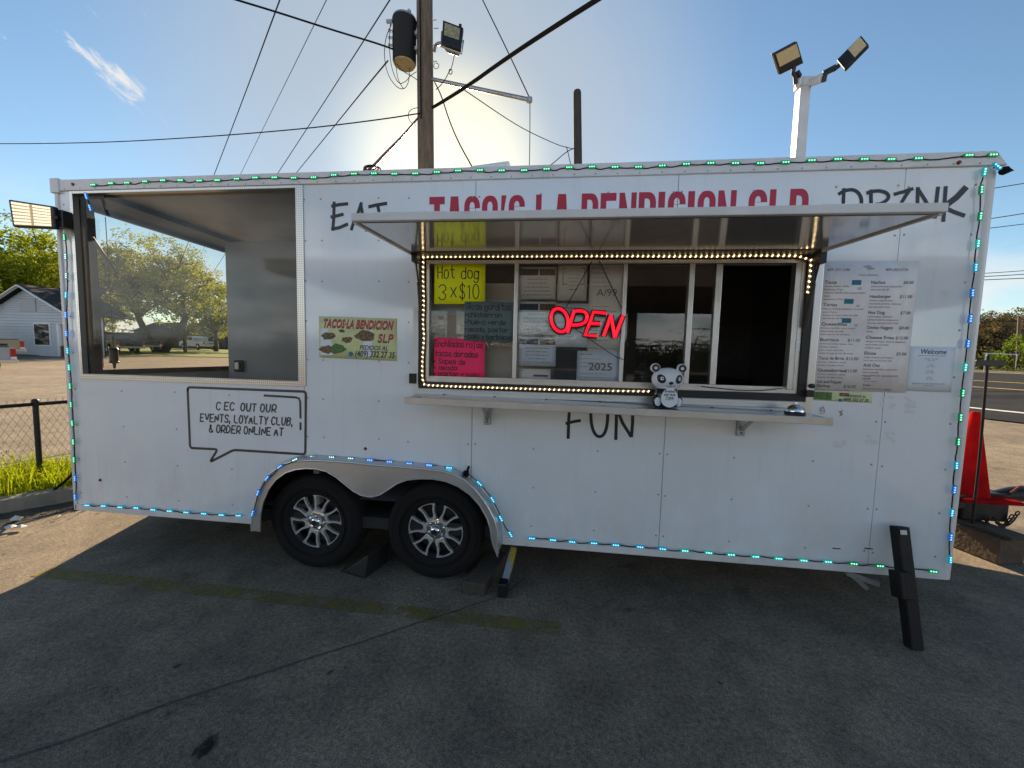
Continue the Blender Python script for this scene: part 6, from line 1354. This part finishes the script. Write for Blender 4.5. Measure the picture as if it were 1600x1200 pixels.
B = MB(); e0, e1 = p0+n*.05, p1+n*.05+d*.03; B.hexa([e0+Vector((0, 0, .203)), e1+Vector((0, 0, .203)), e1+n*.2+Vector((0, 0, .203)), e0+n*.2+Vector((0, 0, .203))], [e0+Vector((0, 0, .232)), e1+Vector((0, 0, .232)), e1+n*.2+Vector((0, 0, .232)), e0+n*.2+Vector((0, 0, .232))]); B.single('board', M['timber'], 'thin dark board lying on top of the brown block', 'board', tuple((e0+e1)/2+Vector((0, 0, .203))), bevel=.004)
# ---- black leaning timber at the right, chocks and stands under the trailer
t0, t1 = aty(1405, 822, -.055), gpt(1426, 1012); t1.z = 0; t1.y -= .01
T = thing('leaning_prop', 'black painted timber leaning against the right end of the trailer', 'prop', (t1.x, t1.y, 0)); ax = (t0-t1).normalized(); sx = Vector((1, .12, 0)); sx = (sx-ax*sx.dot(ax)).normalized(); sy = ax.cross(sx)
def pq(c, wx, wy): return [c-sx*wx-sy*wy, c+sx*wx-sy*wy, c+sx*wx+sy*wy, c-sx*wx+sy*wy]
lo = pq(t1+ax*.012, .034, .026); lo = [Vector((p.x, p.y, max(.0, p.z-.012))) for p in lo]
B = MB(); B.hexa(lo, pq(t0, .036, .026)); B.part('post', M['timber_blk'], T, bevel=.006)
B = MB(); c = aty(1413, 912, -.17); B.hexa(pq(c-ax*.075-sx*.012, .040, .034), pq(c+ax*.065-sx*.012, .040, .034)); B.part('cleat', M['timber_blk'], T, bevel=.006)
B = MB(); c = aty(1412, 832, -.095); B.hexa(pq(c-ax*.012, .018, .001), pq(c+ax*.012, .018, .001)); B.part('worn_patch', M['litter'], T)
# a lever stand with a level, a timber and a rubber chock beside the wheels
p = gpt(786, 930); q = aty(803, 855, .10); B = MB(); T = thing('corner_stand', 'slanted yellow and silver stabiliser stand behind the right wheel', 'stand', tuple(p))
B.bar(p+Vector((0, 0, .03)), q, .045, .03); B.part('leg', M['galv'], T, bevel=.004)
B = MB(); e = p.lerp(q, .45); B.bar(e+Vector((.004, -.017, .012)), q+Vector((.004, -.017, .0)), .036, .012); B.part('painted_face', mat('yellow_paint', (.42, .30, .03), .5, var=.3, vscale=20), T)
B = MB(); B.box(p.x-.03, p.x+.03, p.y-.035, p.y+.04, 0, .09); B.part('foot', M['black'], T, bevel=.006)
A0 = gpt(722, 930); A1 = gpt(757, 932); B = MB(); dz = .085; k = Vector((.10, .42, 0)); p0, p1 = Vector((A0.x, A0.y, 0)), Vector((A1.x, A1.y, 0))
B.hexa([p0, p1, p1+k, p0+k], [v+Vector((rnd(-.004, .004), rnd(-.01, .01), dz+rnd(-.008, .006))) for v in (p0, p1, p1+k, p0+k)]); B.single('timber_chock', M['timber'], 'weathered timber chock against the right wheel', 'chock', tuple(p0), bevel=.010)
A0 = gpt(528, 893); A1 = gpt(570, 906); p0, p1 = Vector((A0.x, A0.y, 0)), Vector((A1.x, A1.y, 0)); k = Vector((.06, .22, 0)); B = MB()
B.hexa([p0, p1, p1+k, p0+k], [p0.lerp(p1, .30)+Vector((0, 0, .03)), p1+Vector((.02, .01, .17)), p1+k+Vector((.02, 0, .17)), p0.lerp(p1, .30)+k+Vector((0, 0, .03))]); B.single('wheel_chock', M['gasket'], 'black rubber wedge chock between the two wheels', 'chock', tuple(p0), bevel=.008)
# ---- chain link fence on the left
T = thing('chain_link_fence', 'low chain-link fence with dark steel posts behind the kerb', 'fence', (-1.80, 1.06, 0))
fa, fb = Vector((-1.98, -.05, 0)), Vector((-1.42, 2.7, 0)); fd_ = (fb-fa).normalized(); FH = .905; L = (fb-fa).length
f0 = fa-fd_*2.2; L += 2.2
B = MB(); B.tube([f0+Vector((0, 0, FH)), fa+Vector((0, 0, FH+.004)), fb+Vector((0, 0, FH))], .019, 10); B.part('top_rail', M['darkmetal'], T, smooth=60)
pt = aty(70, 690, 1.06)
for s in (.1, 2.2+1.0, 2.2+2.75):
    p = f0+fd_*s; B = MB(); B.tube([p, p+Vector((0, 0, FH+.03))], .023, 12); po = B.part('post', M['darkmetal'], T, smooth=60)
    B = MB(); B.lathe([(.03, 0), (.031, .02), (.02, .035), (.001, .04)], p+Vector((0, 0, FH+.02)), 'z', 12); B.part('post_cap', M['darkmetal'], po, smooth=60)
B = MB(); dm = .056; n = int(L/dm)+18; hh = FH-.02
nn = Vector((fd_.y, -fd_.x, 0))
for i in range(-17, n):
    for sgn in (1, -1):
        pts = []
        for j in range(17):
            s_ = i*dm+(dm*.5*j if sgn > 0 else dm*.5*(17-j)); z = .05+hh*j/16
            if 0 <= s_ <= L: pts.append(f0+fd_*s_+nn*(.004*(1 if (j+i) % 2 else -1)*sgn)+Vector((0, 0, z+.035)))
        if len(pts) > 1: B.tube(pts, .0015, 3, cap=False)
B.part('wire_mesh', M['galv'], T, kind='stuff', recalc=False)
B = MB(); B.tube([f0+Vector((0, 0, .34)), fb+Vector((0, 0, .33))], .004, 5); B.part('tension_wire', M['galv'], T)
pp = [tuple(aty(118, 735, .45)), tuple(aty(106, 748, .55)), tuple(aty(92, 760, .65)), tuple(aty(78, 769, .72)), tuple(aty(50, 772, .76))]; B = MB(); B.tube(smooth_pts(pp, 2), .011, 8); B.single('power_cord', M['cable'], 'thick black cable hanging from the trailer corner into the weeds', 'cable', pp[0], smooth=60)
# litter in the gutter, specks on the slab
for i, (px, py, s) in enumerate(((25, 817, .060), (18, 829, .050), (33, 828, .045), (94, 811, .02))):
    p = gpt(px, py); B = MB(); random.seed(300+i); vs = []
    for a in range(9): r = s*rnd(.6, 1.2); vs.append(p+Vector((r*math.cos(6.283*a/9), r*.7*math.sin(6.283*a/9), .022+rnd(0, .014))))
    B.add(vs+[p+Vector((rnd(-.01, .01), 0, .05*s/.05))], [(a, (a+1) % 9, 9) for a in range(9)]); o = B.single('litter', M['litter'], ('crumpled white paper scrap nearest the kerb', 'white paper scrap at the left picture edge in the gutter', 'flat white scrap in front of the crumpled paper', 'tiny white scrap in the gutter near the trailer corner')[i], 'litter', tuple(p), 'litter in the gutter')
random.seed(44); B = MB()
for _ in range(420):
    p = k0+kd*rnd(-2.2, 1.4)-kn*rnd(-.02, .30); s = rnd(.003, .012); p.z = .012
    B.add([p+Vector((s, 0, 0)), p+Vector((-.5*s, s, 0)), p+Vector((-.5*s, -s, 0)), p+Vector((0, 0, s*1.2))], [(0, 1, 3), (1, 2, 3), (2, 0, 3)])
B.single('gutter_grit', M['dirt'], kind='stuff', recalc=False)
for i, (px, py, s, lb) in enumerate(((516, 1052, .018, 'curled dead leaf on the slab below the right wheel'), (433, 1030, .012, 'small dead leaf on the slab below the left wheel'), (1125, 1069, .016, 'dark dead leaf on the slab under the counter'), (265, 1117, .014, 'pale dead leaf lying on the slab joint'), (776, 1071, .010, 'tiny dead leaf near the middle of the slab'), (166, 1084, .012, 'small dark leaf on the slab at the left'), (918, 965, .010, 'tiny pale leaf just past the end of the yellow stripe'), (330, 872, .012, 'small leaf in the shade left of the left wheel'))):
    p = gpt(px, py); B = MB(); random.seed(60+i); a = rnd(0, 3.1); u = Vector((math.cos(a), math.sin(a), 0)); v = Vector((-u.y, u.x, 0)); z = Vector((0, 0, 1))
    B.add([p-u*s*1.2+z*.004, p-v*s*.5+z*s*.5, p+u*s*1.2+z*.006, p+v*s*.5+z*s*.4, p+z*.003], [(0, 1, 4), (1, 2, 4), (2, 3, 4), (3, 0, 4)]); B.single('fallen_leaf', M['deadleaf'], lb, 'leaf', tuple(p), 'dead leaves on the slab', recalc=False)
p = gpt(322, 1168); B = MB(); random.seed(70)
for k in range(7):
    c = p+Vector((rnd(-.018, .018), rnd(-.03, .035), .004+.0004*k)); B.flat([c+Vector((rnd(.006, .018)*math.cos(t), rnd(.015, .04)*math.sin(t), 0)) for t in [6.283*i/10 for i in range(10)]])
B.single('oil_stain', worn('oil', (.02, .014, .01), .42), kind='structure', recalc=False)
# ================================================================== POLES, LAMPS AND OVERHEAD WIRES
YU = 5.0
pb = aty(667, 265, YU); pt_ = aty(663.5, 0, YU)
T = thing('utility_pole', 'weathered wooden utility pole rising behind the trailer roof', 'utility pole', (pb.x, YU, 0)); UP = T
B = MB(); B.tube([(pb.x+.01, YU, -.1), (pb.x, YU, 4), (pt_.x+.0, YU, 8), (pt_.x-.01, YU, 11.5)], [.165, .155, .148, .125], 28); B.part('shaft', M['wood_pole'], T, smooth=60)
a, b = aty(676, 124, YU-.05), aty(827, 156, YU-.9)
B = MB(); B.tube([a, b], .034, 10); B.lathe([(.001, -.05), (.05, -.03), (.05, .03), (.001, .05)], b, 'z', 10); B.part('pipe_arm', M['galv'], T, smooth=60)
B = MB(); q = aty(658, 85, YU-.16)
B.tube([aty(656, 0, YU-.155), aty(657, 60, YU-.16), aty(657, 110, YU-.165), aty(658, 185, YU-.165)], .012, 8); B.part('ground_lead', M['cable'], T)
for px, py in ((680, 70), (680, 96), (682, 44), (679, 31)):
    c = aty(px, py, YU-.08); B = MB(); B.tube([c-Vector((.05, 0, 0)), c+Vector((.035, 0, 0))], .010, 6); B.part('step_bolt', M['galv'], T)
c = aty(680, 103, YU-.08); B = MB(); B.tube([c+Vector((.05*math.cos(t)+.02, 0, .05*math.sin(t))) for t in [6.283*i/12 for i in range(13)]], .008, 6); B.part('eye_bolt', M['galv'], T)
# transformer
c0 = aty(634, 100, YU); r = .215; tz0, tz1 = aty(634, 104, YU).z, aty(634, 34, YU).z
T = thing('transformer', 'black can transformer hung on the left side of the wooden pole', 'transformer', (c0.x, YU-.02, tz0))
cx, cyy = c0.x, YU-.06
B = MB(); B.lathe([(.001, 0), (r*.92, 0), (r, .03), (r, tz1-tz0-.10), (r*1.03, tz1-tz0-.09), (r*1.03, tz1-tz0-.05)], (cx, cyy, tz0), 'z', 28); tk = B.part('tank', mat('transformer_black', (.008, .009, .012), .55, spec=.25, var=.35, vscale=7), T, smooth=40)
B = MB(); B.lathe([(.001, -.012), (r*.9, -.012), (r*.94, .0)], (cx, cyy, tz0), 'z', 28); B.part('tank_bottom', mat('faded_tan_paint', (.36, .30, .18), .7, var=.25, vscale=8), T, smooth=40)
B = MB(); B.lathe([(r*1.05, tz1-tz0-.05), (r*1.0, tz1-tz0-.01), (r*.5, tz1-tz0+.05), (.001, tz1-tz0+.06)], (cx, cyy, tz0), 'z', 28); B.part('lid', M['galv'], T, smooth=40)
B = MB(); B.lathe([(.03, 0), (.045, .02), (.03, .04), (.045, .06), (.03, .08), (.04, .10), (.015, .13), (.001, .14)], (cx+.10, cyy-.04, tz1), 'z', 12); B.part('bushing', M['galv'], T, smooth=40)
for i, z in enumerate((tz1-.22, tz1-.34, tz1-.47)):
    B = MB(); B.tube([(cx-r, cyy-.02, z), (cx-r-.09, cyy-.03, z+.01)], .022, 8); B.part('terminal', M['galv'], T, smooth=40)
for z in (tz0+.25, tz1-.28):
    B = MB(); B.box(cx+r-.03, cx+r+.12, cyy-.04, cyy+.08, z-.03, z+.03); B.part('hanger', M['galv'], T)
for k, (pp) in enumerate((((612, 37), (602, 60), (600, 90), (606, 118), (620, 137), (632, 140), (639, 128), (640, 106)), ((610, 36), (608, 70), (611, 105), (622, 132), (634, 128), (641, 118), (651, 112)), ((614, 45), (613, 75), (618, 100), (622, 126), (630, 138)), ((620, 100), (630, 112), (642, 118), (652, 125)))):
    pts = smooth_pts([tuple(aty(x, y, YU-.22)) for x, y in pp], 2); B = MB(); B.tube(pts, .0065, 6); B.part('drip_loop', M['cable'], T, smooth=70)
B = MB(); q = aty(608, 33, YU-.22); B.box(q.x-.05, q.x+.06, q.y-.02, q.y+.02, q.z-.03, q.z+.02); B.part('cut_out', M['galv'], T)
# floodlight on its curved arm
T = thing('pole_floodlight', 'square halide floodlight on a curved arm, right side of the wooden pole', 'floodlight', tuple(aty(705, 76, YU-.4)))
B = MB(); B.tube(smooth_pts([tuple(aty(x, y, yy)) for x, y, yy in ((679, 80, YU-.1), (680, 71, YU-.2), (686, 67, YU-.3), (695, 70, YU-.38), (703, 76, YU-.42))], 2), .028, 10); B.part('arm', M['galv'], T, smooth=60)
F = [aty(692, 31, YU-.36), aty(724, 43, YU-.36), aty(720, 76, YU-.55), aty(690, 66, YU-.55)]; nrm = (F[1]-F[0]).cross(F[3]-F[0]).normalized(); nrm = nrm if nrm.dot(CAM-F[0]) < 0 else -nrm
B = MB(); cF = sum(F, Vector())/4; bk = [cF+(p-cF)*.6+nrm*.22 for p in F]; B.hexa(F, [p+nrm*.06 for p in F]); B.hexa([p+nrm*.06 for p in F], bk); hs = B.part('housing', M['darkmetal'], T, bevel=.01)
def q4(u, v): return (F[0]*(1-u)+F[1]*u)*(1-v)+(F[3]*(1-u)+F[2]*u)*v
B = MB(); B.flat([q4(.10, .10)-nrm*.004, q4(.86, .10)-nrm*.004, q4(.86, .66)-nrm*.004, q4(.10, .66)-nrm*.004]); B.part('lens', M['lens2'], hs, recalc=False)
B = MB(); B.bar(q4(.84, -.06)-nrm*.0, q4(.86, .10), .05, .04); B.part('sensor', M['darkmetal'], hs)
B = MB(); B.tube([q4(-.05, .4)+nrm*.05, q4(-.05, 1.05)+nrm*.05, q4(1.05, 1.08)+nrm*.05, q4(1.05, .45)+nrm*.05], .013, 8); B.part('yoke', M['galv'], T)
B = MB(); B.tube(smooth_pts([tuple(aty(x, y, YU-.4)) for x, y in ((711, 76), (709, 92), (705, 108), (701, 113), (698, 120), (690, 132), (681, 140))], 2), .007, 6); B.part('lead', M['cable'], T)
B = MB(); q = aty(704, 112, YU-.4); B.tube([q+Vector((.03*math.cos(t), 0, .045*math.sin(t))) for t in [6.283*i/10 for i in range(11)]], .007, 6); B.part('lead', M['cable'], T)
# bare post behind the roof
y = 8.0; a = aty(902, 142, y); b = aty(903, 258, y); B = MB(); B.tube([(b.x+.03, y, 0), (b.x, y, b.z), (a.x, y, a.z-.05), (a.x, y, a.z)], [.115, .108, .10, .085], 24)
B.single('bare_pole', M['dark_pole'], 'short dark bare pole sticking up right of the wooden utility pole', 'pole', (b.x, y, 0), smooth=50)
# white lamp post with two LED heads
y = 4.0; a = aty(1255.5, 136, y); b = aty(1246, 245, y); lx = (a.x+b.x)/2
T = thing('lamp_post', 'square white lamp post with two LED floodlight heads, both unlit', 'lamp post', (lx, y, 0))
def sq(x, z, s): return [(x-s, y-s, z), (x+s, y-s, z), (x+s, y+s, z), (x-s, y+s, z)]
B = MB(); B.hexa(sq(lx, 0, .070), sq(lx, a.z, .070)); B.part('post', M['post_white'], T, bevel=.006)
B = MB(); B.box(lx-.085, lx+.085, y-.085, y+.085, a.z-.02, a.z+.10); B.part('cap', M['post_white'], T, bevel=.008)
e = aty(1284, 122, y-.25); B = MB(); B.bar((lx+.06, y-.03, a.z+.03), e, .075, .10); B.part('cross_arm', M['post_white'], T, bevel=.006)
e2 = aty(1244, 128, y-.12); B = MB(); B.bar((lx-.06, y-.03, a.z+.03), e2+Vector((.03, 0, 0)), .075, .10); B.part('cross_arm', M['post_white'], T, bevel=.006)
def head(F, split, nm='lamp_head', th=.055):
    c = sum(F, Vector())/4; n_ = (F[1]-F[0]).cross(F[3]-F[0]).normalized(); n_ = n_ if n_.dot(CAM-c) < 0 else -n_
    B = MB(); B.hexa(F, [p+n_*th for p in F]); hs = B.part(nm, M['darkmetal'], T, bevel=.012)
    g = lambda u, v: (F[0]*(1-u)+F[1]*u)*(1-v)+(F[3]*(1-u)+F[2]*u)*v
    B = MB(); B.flat([g(u, v)-n_*.003 for u, v in ((.07, .06), (.93, .06), (.93, split), (.07, split))]); B.part('lens', M['lens'], hs, recalc=False); return hs
H_ = lambda x, y_, yy: aty(1180+x/3.81, 30+y_/3.81, yy)
head([H_(110, 208, 3.55), H_(252, 132, 3.60), H_(290, 262, 3.85), H_(150, 332, 3.80)], .64)
head([H_(630, 94, 3.62), H_(676, 150, 3.50), H_(532, 298, 3.62), H_(484, 240, 3.74)], .55)
B = MB(); B.tube([H_(232, 290, 3.83), H_(225, 320, 3.84), H_(240, 345, 3.86), H_(240, 385, 3.87)], .028, 8); B.bar(H_(245, 315, 3.84), H_(262, 345, 3.88), .06, .05); B.part('knuckle', M['darkmetal'], T, smooth=40)
B = MB(); B.tube([H_(500, 275, 3.68), H_(470, 298, 3.70), H_(425, 318, 3.72), H_(412, 345, 3.74), H_(408, 372, 3.75)], .030, 8); B.bar(H_(480, 285, 3.69), H_(405, 325, 3.74), .05, .06); B.part('knuckle', M['darkmetal'], T, smooth=40)
# ---- wires, each in its own place in the air
def wire(label, pts, r, name='overhead_wire', m='cable', cat='wire', it=2, group='overhead wires', ext=(0, 0)):
    P = [aty(x, y, yy) for x, y, yy in pts]                    # ext: metres the wire runs on beyond its first and last point
    if ext[0]: P.insert(0, P[0]+(P[0]-P[1]).normalized()*ext[0])
    if ext[1]: P.append(P[-1]+(P[-1]-P[-2]).normalized()*ext[1])
    P = [tuple(p) for p in P]; B = MB(); B.tube(smooth_pts(P, it) if len(P) > 2 else P, r, 6); return B.single(name, M[m], label, cat, P[0], group, smooth=70)
wire('long slack wire crossing low over the left of the roof to the wooden pole', [(-60, 223, 9), (0, 225, 8.6), (160, 223, 7.6), (320, 214, 6.6), (480, 201, 5.8), (600, 186, 5.2), (656, 177, 4.85)], .012, ext=(14, 0))
wire('heavy black wire dropping from the top edge to the transformer', [(340, -10, 3.6), (370, 0, 3.7), (430, 18, 4.0), (520, 47, 4.5), (600, 71, 4.8), (626, 82, 4.8)], .016, ext=(12, 0))
wire('leftmost of the four slanting wires left of the transformer', [(445, -20, 6.5), (437, 0, 7), (387, 136, 12), (330, 285, 17)], .016, m='wire_grey', ext=(22, 30))
wire('thinnest slanting wire, second from the left of the four', [(520, -20, 6.5), (510, 0, 7), (443, 136, 12), (372, 280, 17)], .009, m='wire_grey', ext=(22, 30))
wire('third slanting wire from the left, reaching the top edge', [(622, -20, 6.5), (609, 0, 7), (522, 136, 12), (428, 280, 17)], .015, m='wire_grey', ext=(22, 30))
wire('slanting wire that starts at the transformer loops', [(606, 95, 4.8), (575, 132, 6.5), (520, 200, 10), (455, 280, 15)], .014, m='wire_grey', ext=(0, 30))
wire('thick twisted service cable coming down from the pole onto the roof edge', [(654, 183, 4.8), (640, 200, 3.9), (625, 217, 3.0), (600, 242, 1.9), (584, 260, 1.2), (577, 266, .9)], .017, 'service_cable', m='rust', cat='cable')
c = aty(578, 262, .85); B = MB()
for k in range(3): B.tube([c+Vector(((.055+.012*k)*math.cos(t), .02*k, (.020+.005*k)*math.sin(t))) for t in [6.283*i/14 for i in range(15)]], .006, 6, cap=False)
B.single('cable_coil', M['cable'], 'small coil of cable at the roof edge below the service cable', 'cable', tuple(c), smooth=70)
wire('thick dark cable slanting up from the pole to the top edge', [(676, 168, 4.86), (690, 160, 4.7), (730, 135, 4.2), (800, 85, 3.3), (880, 33, 2.6), (945, -8, 2.2)], .030, 'service_cable', cat='cable', ext=(0, 10))
wire('guy wire from the top edge down to the end of the pipe arm', [(748, -14, 4.6), (754, 0, 4.55), (790, 73, 4.3), (827, 152, 4.1)], .009, 'guy_wire', ext=(5, 0))
wire('thin drop wire hanging straight down from the end of the pipe arm', [(828, 160, 4.1), (828, 210, 4.1), (827, 270, 4.1)], .007, 'guy_wire', ext=(0, 3.4))
wire('curving black cable from the pole down behind the roof vent', [(679, 128, 4.8), (690, 150, 4.4), (700, 183, 4.0), (715, 220, 3.6), (740, 265, 3.2)], .010, ext=(0, 1.2))
wire('thin wire sagging from the pipe arm to the bare dark pole', [(700, 127, 4.75), (722, 138, 5.0), (780, 178, 6.0), (820, 203, 6.8), (870, 226, 7.6), (884, 230, 7.8), (898, 233, 7.9)], .009)
wire('thin wire slanting down left from the bare dark pole', [(896, 232, 7.9), (885, 237, 7.6), (868, 252, 7.2), (850, 266, 6.8)], .010, ext=(0, 5))
wire('short drip wire hanging beside the bare dark pole', [(885, 229, 7.8), (888, 240, 7.8), (890, 250, 7.8), (893, 262, 7.8)], .010, ext=(0, 3))
wire('small loop of wire at the left of the wooden pole', [(654, 168, 4.8), (643, 170, 4.75), (637, 178, 4.75), (640, 190, 4.75), (650, 196, 4.8)], .006)
for i, (p, r) in enumerate((([(1520, 299, 18), (1560, 293, 18.5), (1640, 280, 19)], .018), ([(1520, 345, 18), (1560, 340, 18.5), (1640, 327, 19)], .018), ([(1520, 359, 18), (1560, 355, 18.5), (1640, 345, 19)], .016),
                            ([(1500, 433, 33), (1545, 432, 33.5), (1640, 426, 34.5)], .03), ([(1500, 439, 33), (1545, 437, 33.5), (1640, 433, 34.5)], .03), ([(1500, 428, 33), (1545, 427, 33.5), (1640, 420, 34.5)], .026))):
    wire(('highest', 'second highest', 'third highest')[i]+' of the wires right of the trailer corner' if i < 3 else ('middle', 'lowest', 'upper')[i-3]+' of three distant wires over the road', p, r, m='wire_grey', ext=(25, 25))
# poles far off: the crossarm pole seen through the porch, two thin ones over the road
d = 40; q = ground_at(290, d); qt = atd(282.5, 402, d); T = thing('far_utility_pole', 'lone utility pole with a crossarm between the oaks, seen through the porch', 'utility pole', (q.x, q.y, q.z))
B = MB(); B.tube([q, (qt.x, qt.y, qt.z)], .17, 10, r2=.13); B.part('shaft', M['wood_pole'], T, smooth=60)
B = MB(); c = atd(283, 413, d); B.bar(c-Vector((1.5, .2, 0)), c+Vector((1.55, -.2, -.02)), .12, .14); B.part('cross_arm', M['wood_pole'], T)
B = MB()
for k in (-1.4, -.7, .7, 1.45): B.lathe([(.03, .05), (.06, .1), (.05, .2), (.001, .24)], c+Vector((k, 0, .02)), 'z', 8)
B.part('insulator', M['galv'], T, kind='stuff')
for px, dd, py in ((1592, 31, 495), (1563, 36, 500)):
    q = ground_at(px, dd); t = atd(px+1, py, dd); B = MB(); B.tube([q, t], .10, 8); B.single('roadside_pole', M['wood_pole'], 'thin pole among the roadside trees, '+('behind the green bush' if px > 1580 else 'left of the green bush'), 'pole', tuple(q), smooth=60)
a, b = atd(1538, 552, 29), atd(1592, 554, 29.5); T = thing('barrier_rail', 'pale horizontal barrier rail on the far verge of the road', 'barrier', (a.x, a.y, gz(a.x, a.y)))
B = MB(); B.bar(a, b, .06, .06); B.part('rail', M['line_white'], T)
for p in (a.lerp(b, .05), a.lerp(b, .95)): B = MB(); B.tube([(p.x, p.y, gz(p.x, p.y)), (p.x, p.y, p.z+.02)], .03, 8); B.part('post', M['galv'], T)
